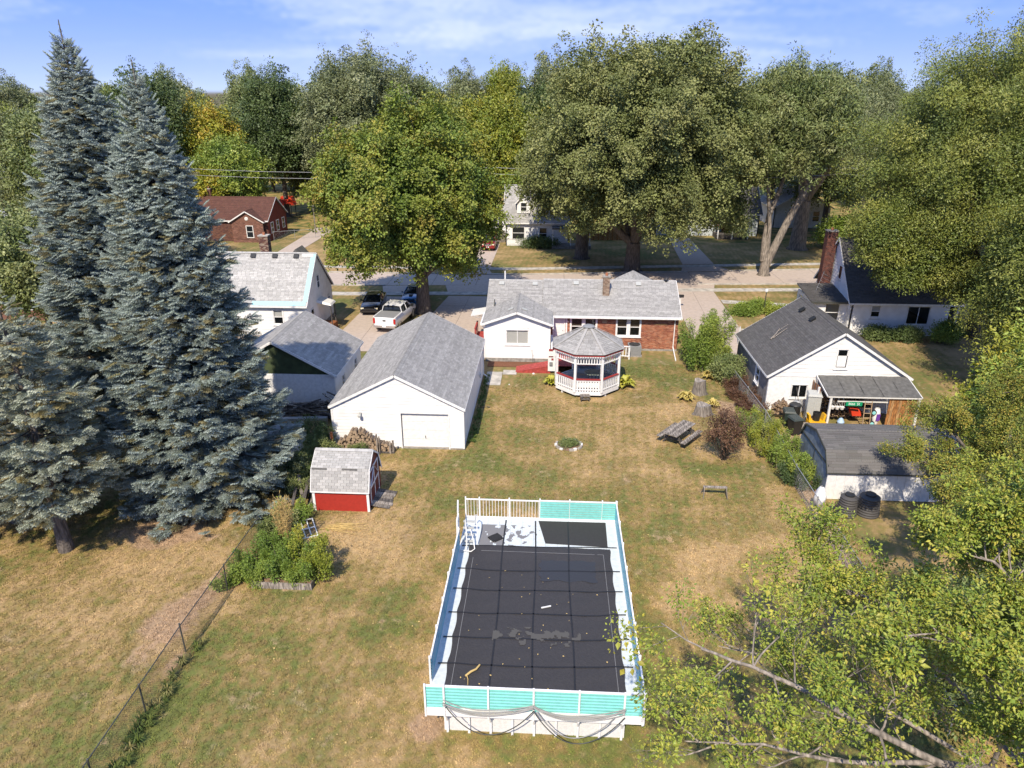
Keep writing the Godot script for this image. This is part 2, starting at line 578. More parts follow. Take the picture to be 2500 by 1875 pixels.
func make_grass() -> void:
	var mb := MB.new()
	rng.seed = 9
	for i in 7:
		var a := rf(0, TAU)
		var p := Vector3(rf(-0.05, 0.05), 0, rf(-0.05, 0.05))
		var d := Vector3(cos(a), 0, sin(a))
		var s := Vector3(-d.z, 0, d.x) * 0.008
		var h := rf(0.022, 0.048)
		var mid := p + d * 0.015 + Vector3(0, h * 0.6, 0)
		var tip := p + d * rf(0.02, 0.05) + Vector3(0, h, 0)
		var nn := (Vector3.UP + d * -0.35).normalized()
		mb.trin(p - s, p + s, mid + s, nn, nn, nn)
		mb.trin(p - s, mid + s, mid - s, nn, nn, nn)
		mb.trin(mid - s, mid + s, tip, nn, nn, nn)
	var pos := []
	for q in [[-26.0, 14.0, -32.0, -9.0, 100000], [-14.0, 14.0, -50.0, -32.0, 40000], [-40.0, 30.0, -71.0, -50.0, 9000]]:
		for i in int(q[4]):
			var x := rf(q[0], q[1])
			var z := rf(q[2], q[3])
			var ok := true
			for r in NO_GRASS:
				if x > r[0] and x < r[1] and z > r[2] and z < r[3]:
					ok = false
					break
			if ok:
				pos.append(Vector3(x, 0, z))
	var mm := MultiMesh.new()
	mm.transform_format = MultiMesh.TRANSFORM_3D
	mm.use_colors = true
	mm.mesh = mb.mesh()
	mm.instance_count = pos.size()
	for i in pos.size():
		var p: Vector3 = pos[i]
		var s := rf(0.6, 1.25)
		mm.set_instance_transform(i, Transform3D(Basis(Vector3.UP, rf(0, TAU)).scaled(Vector3(s * 1.3, s, s * 1.3)), p))
		var c := ground_color(p.x, p.z) * rf(0.75, 1.6)
		mm.set_instance_color(i, Color(c.r, c.g, c.b))
	var o := MultiMeshInstance3D.new()
	o.name = "lawn_grass"
	o.multimesh = mm
	o.material_override = M.blade
	add_child(o)
	tag(o, "short half dry mown grass covering the yards", "grass")
	o.set_meta("kind", "stuff")

func slabs(called: String, rows: Array, mt: Material, y: float, joint := 0.025) -> void:
	# rows: lists of corner points (left edge and right edge, x and z); every cell between two rows is one slab on a dark bed
	var bed := MB.new()
	var o := MeshInstance3D.new()
	o.name = numbered(called)
	o.set_meta("kind", "structure")
	add_child(o)
	for i in rows.size() - 1:
		var nc: int = rows[i].size()
		for j in nc - 1:
			var p: Array = [rows[i][j], rows[i][j + 1], rows[i + 1][j + 1], rows[i + 1][j]]
			var q := PackedVector3Array()
			var mid := Vector3.ZERO
			for e in p:
				mid += Vector3(e[0], 0, e[1]) * 0.25
			for e in p:
				var w := Vector3(e[0], 0, e[1])
				q.append(w + (mid - w).normalized() * joint)
			var mb := MB.new()
			var t := PackedVector3Array()
			for k in 4:
				t.append(q[k] + Vector3(0, 0.001, 0))
			for k in 4:
				t.append(q[k] + Vector3(0, y, 0))
			# keep counter-clockwise from above
			if (t[1] - t[0]).cross(t[2] - t[0]).y < 0.0:
				t = PackedVector3Array([t[3], t[2], t[1], t[0], t[7], t[6], t[5], t[4]])
			mb.hexa(t)
			part(o, "slab", mb.mesh(), mt)
			var b0 := Vector3(p[0][0], y - 0.015, p[0][1])
			var b1 := Vector3(p[1][0], y - 0.015, p[1][1])
			var b2 := Vector3(p[2][0], y - 0.015, p[2][1])
			var b3 := Vector3(p[3][0], y - 0.015, p[3][1])
			if (b1 - b0).cross(b2 - b0).y > 0.0:
				bed.quad(b0, b1, b2, b3)
			else:
				bed.quad(b3, b2, b1, b0)
	o.mesh = bed.mesh()
	o.material_override = M.concrete_dark

func lerp_rows(a: Array, b: Array, n: int) -> Array:   # rows of points between two polylines
	var out := []
	for i in n + 1:
		var r := []
		for j in a.size():
			r.append([lerpf(a[j][0], b[j][0], float(i) / n), lerpf(a[j][1], b[j][1], float(i) / n)])
		out.append(r)
	return out

func make_streets() -> void:
	var near := []
	var far := []
	var xs := []
	for i in 39:
		xs.append(-86.0 + i * 4.6)
	for x in xs:
		var nz: float = -71.0 - clampf((x + 20.0) * 0.068, 0.0, 8.0)
		var fz: float = -76.3 - clampf((x + 4.0) * 0.13, 0.0, 9.0) + (clampf((x - 30.0) * 0.06, 0.0, 9.0))
		near.append([x, nz])
		far.append([x, fz])
	slabs("road", lerp_rows(near, far, 2), M.concrete, 0.02)
	# kerbs: raised strips, with gaps at the driveways
	for e in [[near, 0.16, [[-17.8, -12.6], [-10.6, -5.2], [10.8, 16.6]]], [far, -0.16, [[-10.2, -6.4], [14.5, 20.0], [-34.5, -29.5]]]]:
		var mb := MB.new()
		var line: Array = e[0]
		for i in line.size() - 1:
			var x0: float = line[i][0]
			var skip := false
			for g in e[2]:
				if x0 + 2.3 > g[0] and x0 + 2.3 < g[1]:
					skip = true
			if skip:
				continue
			mb.bar(Vector3(line[i][0], 0.06, line[i][1] + e[1]), Vector3(line[i + 1][0] - 0.03, 0.06, line[i + 1][1] + e[1]), 0.2, 0.14)
		struct("kerb", mb.mesh(), M.concrete_light)
	var w0 := []
	var w1 := []
	var f0 := []
	var f1 := []
	for i in 62:
		var x := -66.0 + i * 1.9
		var nz: float = -71.0 - clampf((x + 20.0) * 0.068, 0.0, 8.0)
		var fz: float = -76.3 - clampf((x + 4.0) * 0.13, 0.0, 9.0) + (clampf((x - 30.0) * 0.06, 0.0, 9.0))
		w0.append([x, nz + 1.75 + (1.0 if x < -5.0 else 0.0)])
		w1.append([x, nz + 2.95 + (1.0 if x < -5.0 else 0.0)])
		f0.append([x, fz - 2.4])
		f1.append([x, fz - 3.5])
	slabs("pavement", [w1, w0], M.concrete_light, 0.045, 0.012)
	slabs("pavement", [f0, f1], M.concrete_light, 0.045, 0.012)
	# driveways, from the road inwards
	slabs("driveway", lerp_rows([[-17.4, -71.0], [-13.0, -71.3]], [[-16.6, -68.0], [-13.2, -68.0]], 1), M.concrete, 0.03)
	slabs("driveway", lerp_rows([[-17.0, -66.9], [-15.2, -66.9], [-13.3, -66.9]], [[-17.6, -51.0], [-15.2, -51.0], [-12.5, -51.0]], 5), M.concrete, 0.03)
	slabs("driveway", lerp_rows([[-10.9, -71.5], [-5.2, -72.0]], [[-10.2, -68.4], [-6.0, -68.6]], 1), M.concrete, 0.03)
	slabs("driveway", lerp_rows([[-10.0, -67.4], [-7.9, -67.4], [-5.5, -67.4]], [[-12.2, -47.2], [-8.4, -47.2], [-4.95, -47.2]], 6), M.concrete, 0.03)
	slabs("driveway", lerp_rows([[10.8, -73.1], [17.0, -73.4]], [[11.6, -71.6], [16.6, -71.6]], 1), M.concrete, 0.03)
	slabs("driveway", lerp_rows([[12.0, -70.5], [14.2, -70.5], [16.3, -70.5]], [[11.4, -50.5], [13.4, -50.5], [15.9, -50.5]], 6), M.concrete, 0.03)
	slabs("driveway", lerp_rows([[-10.0, -76.5], [-6.4, -76.5]], [[-9.6, -78.6], [-6.9, -78.6]], 1), M.concrete, 0.03)
	slabs("driveway", lerp_rows([[-9.5, -80.0], [-6.95, -80.0]], [[-9.1, -93.5], [-6.8, -93.5]], 5), M.concrete, 0.03)
	slabs("driveway", lerp_rows([[14.4, -78.9], [20.2, -79.6]], [[15.0, -81.4], [19.0, -82.0]], 1), M.concrete, 0.03)
	slabs("driveway", lerp_rows([[15.2, -82.6], [18.9, -83.1]], [[16.0, -99.0], [18.8, -99.0]], 5), M.concrete, 0.03)
	slabs("driveway", lerp_rows([[-34.6, -76.4], [-31.2, -76.4]], [[-34.2, -78.6], [-31.6, -78.6]], 1), M.concrete, 0.03)
	slabs("driveway", lerp_rows([[-34.1, -80.0], [-31.7, -80.0]], [[-34.6, -104.0], [-31.6, -104.0]], 6), M.concrete, 0.03)
	slabs("path", lerp_rows([[16.3, -67.4], [16.3, -66.2]], [[22.5, -66.4], [22.5, -65.4]], 4), M.concrete_light, 0.04)
	slabs("path", lerp_rows([[-4.45, -44.7], [-3.3, -44.75]], [[-4.4, -47.2], [-3.3, -47.2]], 2), M.concrete_light, 0.04, 0.012)
	slabs("path", lerp_rows([[-3.28, -46.75], [-3.28, -47.6]], [[-2.3, -46.75], [-2.3, -47.6]], 1), M.concrete_light, 0.04, 0.012)
	slabs("path", lerp_rows([[22.3, -40.3], [23.6, -40.3]], [[22.5, -35.2], [23.8, -35.2]], 3), M.concrete, 0.04, 0.012)

# ---------------------------------------------------------------- building kit (walls, boards, windows, roofs)

func settle(o: Node3D, at: Vector3) -> void:   # parts were laid out in world places: move the thing's origin to its base
	o.position = at
	for ch in o.get_children():
		ch.position -= at

func frame_z(x: float, y: float, z: float) -> Transform3D:   # wall that faces the camera (+z)
	return Transform3D(Basis.IDENTITY, Vector3(x, y, z))

func frame_right(x: float, y: float, z: float) -> Transform3D:   # wall that faces +x, running away from the camera
	return Transform3D(Basis(Vector3(0, 0, -1), Vector3.UP, Vector3(1, 0, 0)), Vector3(x, y, z))

func frame_left(x: float, y: float, z: float) -> Transform3D:   # wall that faces -x, running towards the camera
	return Transform3D(Basis(Vector3(0, 0, 1), Vector3.UP, Vector3(-1, 0, 0)), Vector3(x, y, z))

func frame_back(x: float, y: float, z: float) -> Transform3D:
	return Transform3D(Basis(Vector3(-1, 0, 0), Vector3.UP, Vector3(0, 0, -1)), Vector3(x, y, z))

func top_at(x: float, w: float, h: float, pk: Vector2) -> float:
	if pk == Vector2.ZERO:
		return h
	return lerpf(h, pk.y, x / pk.x) if x < pk.x else lerpf(pk.y, h, (x - pk.x) / (w - pk.x))

func wall(parent: Node, t: Transform3D, w: float, h: float, pk: Vector2, holes: Array, mt: Material, thick := 0.14, called := "wall") -> MeshInstance3D:
	var xs := [0.0, w]
	if pk != Vector2.ZERO:
		xs.append(pk.x)
	for r in holes:
		xs.append(r.position.x)
		xs.append(r.end.x)
	xs.sort()
	var mb := MB.new()
	for i in xs.size() - 1:
		var a: float = xs[i]
		var b: float = xs[i + 1]
		if b - a < 0.002:
			continue
		var ys := [0.0]
		for r in holes:
			if r.position.x < (a + b) * 0.5 and r.end.x > (a + b) * 0.5:
				ys.append(r.position.y)
				ys.append(r.end.y)
		ys.sort()
		for k in range(0, ys.size(), 2):
			var y0: float = ys[k]
			var top := k + 1 >= ys.size()
			var ya: float = top_at(a, w, h, pk) if top else ys[k + 1]
			var yb: float = top_at(b, w, h, pk) if top else ys[k + 1]
			if maxf(ya, yb) - y0 < 0.002:
				continue
			mb.prism(PackedVector2Array([Vector2(a, y0), Vector2(b, y0), Vector2(b, yb), Vector2(a, ya)]), t, thick)
	return part(parent, called, mb.mesh(), mt)

func clapboards(parent: Node, t: Transform3D, w: float, h: float, pk: Vector2, holes: Array, course: float, mt: Material, y0 := 0.0, proud := 0.022) -> void:
	var y := y0
	var most := maxf(h, pk.y)
	while y < most - 0.05:
		var y1 := minf(y + course, most)
		var xl := 0.0
		var xr := w
		if pk != Vector2.ZERO and y1 > h:
			var k := (y1 - h) / (pk.y - h)
			xl = pk.x * k
			xr = w - (w - pk.x) * k
		if xr - xl < 0.15:
			break
		var cuts := [[xl, xr]]
		for r in holes:
			if r.position.y < y1 - 0.02 and r.end.y > y + 0.02:
				var nc := []
				for c in cuts:
					if r.end.x <= c[0] or r.position.x >= c[1]:
						nc.append(c)
						continue
					if r.position.x - c[0] > 0.03:
						nc.append([c[0], r.position.x])
					if c[1] - r.end.x > 0.03:
						nc.append([r.end.x, c[1]])
				cuts = nc
		for c in cuts:
			var o := part(parent, "clapboard", UW, mt)
			o.transform = t * Transform3D(Basis.from_scale(Vector3(c[1] - c[0], y1 - y + 0.012, proud * rf(0.85, 1.15))), Vector3((c[0] + c[1]) * 0.5, y - 0.004, 0.0))
		y = y1

func ring(mb: MB, t: Transform3D, r: Rect2, wd: float, z0: float, z1: float) -> void:   # a flat frame round a rectangle (outwards by wd)
	for q in [[r.position.x - wd, r.end.x + wd, r.position.y - wd, r.position.y], [r.position.x - wd, r.end.x + wd, r.end.y, r.end.y + wd], [r.position.x - wd, r.position.x, r.position.y, r.end.y], [r.end.x, r.end.x + wd, r.position.y, r.end.y]]:
		tbox(mb, t, q[0], q[1], q[2], q[3], z0, z1)

func tbox(mb: MB, t: Transform3D, x0: float, x1: float, y0: float, y1: float, z0: float, z1: float) -> void:
	mb.box(t * Vector3((x0 + x1) * 0.5, (y0 + y1) * 0.5, (z0 + z1) * 0.5), Vector3(absf(x1 - x0), absf(y1 - y0), absf(z1 - z0)), t.basis)

func window(parent: Node, t: Transform3D, r: Rect2, style := "hung", trim := 0.08, shade := "", shade_part := 1.0, mt: Material = null, sill := true) -> MeshInstance3D:
	if mt == null:
		mt = M.white_trim
	var mb := MB.new()
	ring(mb, t, r.grow(-0.002), trim, -0.06, 0.045)
	if sill:
		tbox(mb, t, r.position.x - trim - 0.04, r.end.x + trim + 0.04, r.position.y - trim - 0.05, r.position.y - trim - 0.003, 0.0, 0.08)
	var o := part(parent, "window", mb.mesh(), mt)
	var cells := [r]
	if style == "pair":
		var m := r.get_center().x
		cells = [Rect2(r.position.x, r.position.y, m - 0.1 - r.position.x, r.size.y), Rect2(m + 0.1, r.position.y, r.end.x - m - 0.1, r.size.y)]
		var mm := MB.new()
		tbox(mm, t, m - 0.1, m + 0.1, r.position.y, r.end.y, -0.05, 0.03)
		part(o, "mullion", mm.mesh(), mt)
	for c in cells:
		var sash := MB.new()
		ring(sash, t, c.grow(-0.045), 0.045, -0.05, 0.0)
		var mid: Vector2 = c.get_center()
		if style == "slider":
			tbox(sash, t, mid.x - 0.025, mid.x + 0.025, c.position.y + 0.045, c.end.y - 0.045, -0.05, 0.003)
		else:
			tbox(sash, t, c.position.x + 0.045, c.end.x - 0.045, mid.y - 0.025, mid.y + 0.025, -0.05, 0.003)
		part(o, "sash", sash.mesh(), mt)
		var g := MB.new()
		var ci: Rect2 = c.grow(-0.04)
		g.quad(t * Vector3(ci.position.x, ci.position.y, -0.03), t * Vector3(ci.end.x, ci.position.y, -0.03), t * Vector3(ci.end.x, ci.end.y, -0.03), t * Vector3(ci.position.x, ci.end.y, -0.03))
		part(o, "pane", g.mesh(), M.glass)
		if shade != "":
			var s := MB.new()
			tbox(s, t, ci.position.x, ci.end.x, ci.end.y - ci.size.y * shade_part, ci.end.y, -0.1, -0.085)
			part(o, "blind", s.mesh(), M[shade])
	return o

func door_leaf(parent: Node, t: Transform3D, r: Rect2, panels: int, mt: Material) -> MeshInstance3D:
	var mb := MB.new()
	ring(mb, t, r, 0.09, -0.05, 0.045)
	tbox(mb, t, r.position.x, r.end.x, r.position.y, r.end.y, -0.06, -0.02)
	var o := part(parent, "door", mb.mesh(), mt)
	var h := r.size.y / panels
	for i in panels:
		var p := MB.new()
		tbox(p, t, r.position.x + 0.08, r.end.x - 0.08, r.position.y + i * h + 0.06, r.position.y + (i + 1) * h - 0.06, -0.022, -0.006)
		part(o, "panel", p.mesh(), mt)
	var k := MB.new()
	k.rod(t * Vector3(r.end.x - 0.1, r.position.y + r.size.y * 0.48, -0.02), t * Vector3(r.end.x - 0.1, r.position.y + r.size.y * 0.48, 0.06), 0.03)
	part(o, "handle", k.mesh(), M.steel)
	return o

# one roof plane: t's origin is the left end of the eave, x runs along it, y up the slope, z out of it
func slope(parent: Node, t: Transform3D, xl0: float, xr0: float, xl1: float, xr1: float, length: float, color: Color, tabw := 0.3, expo := 0.145, single := false, thick := 0.1, mt := "", streak := 0.0) -> MeshInstance3D:
	var deck := MB.new()
	var poly := PackedVector2Array([Vector2(xl0, 0), Vector2(xr0, 0)])
	if xr1 - xl1 > 0.01:
		poly.append(Vector2(xr1, length))
	poly.append(Vector2(xl1, length))
	deck.prism(poly, t, thick)
	var o := part(parent, "roof", deck.mesh(), M.roof_deck if mt == "" else M[mt])
	var sh := MB.new()
	sh.colored = true
	var rows := int(ceil(length / expo))
	var e := length / rows
	var shared := []
	if single:
		for k in 4:
			var q := MB.new()
			q.colored = true
			q.col = color * rf(0.78, 1.15)
			tab(q, Transform3D.IDENTITY, 0.0, tabw - 0.012, 0.0, e)
			shared.append(q.mesh())
	for i in rows:
		var s := i * e
		var k := (s + e) / length
		var xl := lerpf(xl0, xl1, k)
		var xr := lerpf(xr0, xr1, k)
		if xl1 < xl0:
			xl = lerpf(xl0, xl1, s / length)
		var tone := rf(0.87, 1.06)
		var x := xl - rf(0.2, 0.8) * tabw if not single else xl - (0.5 * tabw if i % 2 else 0.0)
		while x < xr:
			var a := maxf(x, xl)
			var b := minf(x + tabw - 0.012, xr)
			if b - a > 0.02:
				if single and b - a > tabw - 0.03:
					var p := part(o, "shingle", shared[rng.randi() % 4], M.shingle)
					p.transform = t * Transform3D(Basis.IDENTITY, Vector3(a, s, 0))
				else:
					sh.col = color * (tone * rf(0.82, 1.13))
					tab(sh, t, a, b, s, e)
			x += tabw
	if sh.v.size() > 0:
		part(o, "shingles", sh.mesh(), M.shingle, Vector3.ZERO, "stuff")
	return o

func tab(mb: MB, t: Transform3D, a: float, b: float, s: float, e: float) -> void:
	var z0 := 0.018
	var z1 := 0.004
	var p0 := t * Vector3(a, s, z0)
	var p1 := t * Vector3(b, s, z0)
	var p2 := t * Vector3(b, s + e + 0.012, z1)
	var p3 := t * Vector3(a, s + e + 0.012, z1)
	mb.quad(p0, p1, p2, p3)
	var q0 := t * Vector3(a, s, 0)
	var q1 := t * Vector3(b, s, 0)
	mb.quad(q0, q1, p1, p0)
	mb.tri(q1, t * Vector3(b, s + e, 0), p1)
	mb.tri(q0, p0, t * Vector3(a, s + e, 0))

func slope_frame(from: Vector3, along: Vector3, up: Vector3) -> Transform3D:
	var x := along.normalized()
	var y := up.normalized()
	return Transform3D(Basis(x, y, x.cross(y)), from)

# gable roof over x0..x1, z0 (near) .. z1 (far); ridge runs along "x" or "z"; heights are of the roof's edge and ridge
func gable_roof(parent: Node, x0: float, x1: float, z0: float, z1: float, he: float, hr: float, along: String, color: Color, tabw := 0.3, expo := 0.145, trim: Material = null, ridge_at := -999.0, single := false) -> void:
	if trim == null:
		trim = M.white_trim
	var tr := []
	if along == "x":
		var zm := (z0 + z1) * 0.5 if ridge_at < -998.0 else ridge_at
		var u := Vector3(0, hr - he, zm - z0)
		slope(parent, slope_frame(Vector3(x0, he, z0), Vector3.RIGHT, u), 0, x1 - x0, 0, x1 - x0, u.length(), color, tabw, expo, single)
		var u2 := Vector3(0, hr - he, zm - z1)
		slope(parent, slope_frame(Vector3(x1, he, z1), Vector3.LEFT, u2), 0, x1 - x0, 0, x1 - x0, u2.length(), color, tabw, expo)
		tr.append([Vector3(x0, he - 0.07, z0 + 0.012), Vector3(x1, he - 0.07, z0 + 0.012), 0.03, 0.15])
		for x in [x0 - 0.013, x1 + 0.013]:
			tr.append([Vector3(x, he - 0.07, z0), Vector3(x, hr - 0.07, zm), 0.026, 0.14])
			tr.append([Vector3(x, he - 0.07, z1), Vector3(x, hr - 0.07, zm), 0.026, 0.14])
		ridge_cap(parent, Vector3(x0, hr, zm), Vector3(x1, hr, zm), color)
	else:
		var xm := (x0 + x1) * 0.5 if ridge_at < -998.0 else ridge_at
		var u := Vector3(xm - x1, hr - he, 0)
		slope(parent, slope_frame(Vector3(x1, he, z0), Vector3(0, 0, -1), u), 0, z0 - z1, 0, z0 - z1, u.length(), color, tabw, expo, single)
		var u2 := Vector3(xm - x0, hr - he, 0)
		slope(parent, slope_frame(Vector3(x0, he, z1), Vector3(0, 0, 1), u2), 0, z0 - z1, 0, z0 - z1, u2.length(), color, tabw, expo, single)
		for z in [z0 + 0.013, z1 - 0.013]:
			tr.append([Vector3(x0, he - 0.07, z), Vector3(xm, hr - 0.07, z), 0.026, 0.14])
			tr.append([Vector3(x1, he - 0.07, z), Vector3(xm, hr - 0.07, z), 0.026, 0.14])
		for x in [x0 - 0.012, x1 + 0.012]:
			tr.append([Vector3(x, he - 0.07, z0), Vector3(x, he - 0.07, z1), 0.03, 0.13])
		ridge_cap(parent, Vector3(xm, hr, z0), Vector3(xm, hr, z1), color)
	bars(parent, "fascia", tr, trim)

func bars(parent: Node, called: String, list: Array, mt: Material) -> void:
	for q in list:
		var mb := MB.new()
		mb.bar(q[0], q[1], q[2], q[3])
		part(parent, called, mb.mesh(), mt)

func spans(parent: Node, called: String, list: Array, mt: Material) -> void:
	for q in list:
		bpart(parent, called, Vector3(q[0] + q[1], q[2] + q[3], q[4] + q[5]) * 0.5, Vector3(absf(q[1] - q[0]), absf(q[3] - q[2]), absf(q[5] - q[4])), mt)

func ridge_cap(parent: Node, a: Vector3, b: Vector3, color: Color) -> void:
	var mb := MB.new()
	mb.colored = true
	var d := (b - a).normalized()
	var s := d.cross(Vector3.UP).normalized()
	var l := a.distance_to(b)
	var x := 0.0
	while x < l - 0.02:
		var y := minf(x + 0.16, l)
		mb.col = color * rf(0.9, 1.15)
		var p := a + d * x
		var q := a + d * y
		mb.quad(p + s * 0.15 + Vector3(0, -0.045, 0), q + s * 0.15 + Vector3(0, -0.055, 0), q + Vector3(0, 0.015, 0), p + Vector3(0, 0.028, 0))
		mb.quad(p + Vector3(0, 0.028, 0), q + Vector3(0, 0.015, 0), q - s * 0.15 + Vector3(0, -0.055, 0), p - s * 0.15 + Vector3(0, -0.045, 0))
		x = y
	part(parent, "ridge_cap", mb.mesh(), M.shingle)

func bricks(parent: Node, t: Transform3D, w: float, h: float, holes: Array, colors: Array, y0 := 0.0, bw := 0.205, bh := 0.068) -> void:
	var mb := MB.new()
	mb.colored = true
	var row := 0
	var y := y0
	while y < h - 0.02:
		var x := -rf(0, 0.02) - (bw * 0.5 if row % 2 else 0.0)
		while x < w:
			var a := maxf(x, 0.0)
			var b := minf(x + bw, w)
			var ok := b - a > 0.02
			for r in holes:
				if r.position.x < b - 0.01 and r.end.x > a + 0.01 and r.position.y < y + bh * 0.5 and r.end.y > y + bh * 0.5:
					if a < r.position.x and r.position.x - a > 0.03:
						b = r.position.x
					elif b > r.end.x and b - r.end.x > 0.03:
						a = r.end.x
					else:
						ok = false
			if ok:
				var cc: Color = colors[rng.randi() % colors.size()]
				mb.col = cc * rf(0.75, 1.2)
				var z := rf(0.007, 0.012)
				var y1 := minf(y + bh, h)
				var p := [Vector3(a, y, z), Vector3(b, y, z), Vector3(b, y1, z), Vector3(a, y1, z), Vector3(a, y, 0), Vector3(b, y, 0), Vector3(b, y1, 0), Vector3(a, y1, 0)]
				for i in 8:
					p[i] = t * p[i]
				mb.quad(p[0], p[1], p[2], p[3])
				mb.quad(p[3], p[2], p[6], p[7])
				mb.quad(p[4], p[5], p[1], p[0])
				mb.quad(p[1], p[5], p[6], p[2])
				mb.quad(p[4], p[0], p[3], p[7])
			x += bw + 0.011
		y += bh + 0.011
		row += 1
	part(parent, "bricks", mb.mesh(), M.brick, Vector3.ZERO, "stuff")

func chimney(parent: Node, called: String, ctr: Vector3, w: float, d: float, y0: float, y1: float, colors: Array, cap: Material) -> void:
	var mb := MB.new()
	mb.span(ctr.x - w / 2 + 0.004, ctr.x + w / 2 - 0.004, y0, y1, ctr.z - d / 2 + 0.004, ctr.z + d / 2 - 0.004)
	var o := part(parent, called, mb.mesh(), M.mortar)
	var h := y1 - y0
	bricks(o, frame_z(ctr.x - w / 2, y0, ctr.z + d / 2 - 0.004), w, h, [], colors)
	bricks(o, frame_right(ctr.x + w / 2 - 0.004, y0, ctr.z + d / 2), d, h, [], colors)
	bricks(o, frame_left(ctr.x - w / 2 + 0.004, y0, ctr.z - d / 2), d, h, [], colors)
	bricks(o, frame_back(ctr.x + w / 2, y0, ctr.z - d / 2 + 0.004), w, h, [], colors)
	var c := MB.new()
	c.span(ctr.x - w / 2 - 0.05, ctr.x + w / 2 + 0.05, y1, y1 + 0.09, ctr.z - d / 2 - 0.05, ctr.z + d / 2 + 0.05)
	part(o, "chimney_cap", c.mesh(), cap)
	var f := MB.new()
	f.lathe(Vector3(ctr.x, y1 + 0.085, ctr.z), [[0.11, 0], [0.11, 0.22], [0.08, 0.22], [0.08, 0.02]], 10)
	part(o, "flue", f.mesh(), M.terracotta)

func roof_vent(parent: Node, t: Transform3D, x: float, s: float, mt: Material, tall := 0.11) -> void:
	var mb := MB.new()
	tbox(mb, t, x - 0.15, x + 0.15, s - 0.15, s + 0.15, 0.0, 0.03)
	tbox(mb, t, x - 0.2, x + 0.2, s - 0.19, s + 0.2, tall * 0.55, tall)
	tbox(mb, t, x - 0.11, x + 0.11, s - 0.1, s + 0.12, 0.03, tall * 0.55)
	part(parent, "roof_vent", mb.mesh(), mt)

func pipe_vent(parent: Node, at: Vector3, h: float, r: float, mt: Material, hood := false) -> void:
	var mb := MB.new()
	mb.lathe(at, [[r * 2.2, -0.05], [r * 1.6, 0.04], [r, 0.06], [r, h]], 10)
	if hood:
		mb.lathe(at + Vector3(0, h, 0), [[r, 0.0], [r * 3.0, 0.0], [r * 1.2, r * 2.2], [0.0, r * 2.8]], 10)
	else:
		mb.lathe(at + Vector3(0, h, 0), [[r, 0.0], [0.0, 0.001]], 10)
	part(parent, "vent_pipe", mb.mesh(), mt)

func downspout(parent: Node, pts: PackedVector3Array, mt: Material) -> void:
	var mb := MB.new()
	for i in pts.size() - 1:
		mb.bar(pts[i], pts[i + 1], 0.07, 0.06)
	part(parent, "downspout", mb.mesh(), mt)

# ---------------------------------------------------------------- houses and sheds

const ROOF_GREY := Color(0.47, 0.46, 0.442)
const ROOF_LIGHT := Color(0.50, 0.495, 0.48)
const ROOF_DARK := Color(0.135, 0.13, 0.126)
const RED_BRICKS := [Color(0.42, 0.145, 0.075), Color(0.48, 0.18, 0.095), Color(0.34, 0.11, 0.065), Color(0.53, 0.24, 0.14)]
const BROWN_BRICKS := [Color(0.17, 0.07, 0.05), Color(0.13, 0.055, 0.045), Color(0.2, 0.09, 0.06)]
const PALE_BRICKS := [Color(0.34, 0.24, 0.17), Color(0.42, 0.32, 0.24), Color(0.26, 0.17, 0.12)]

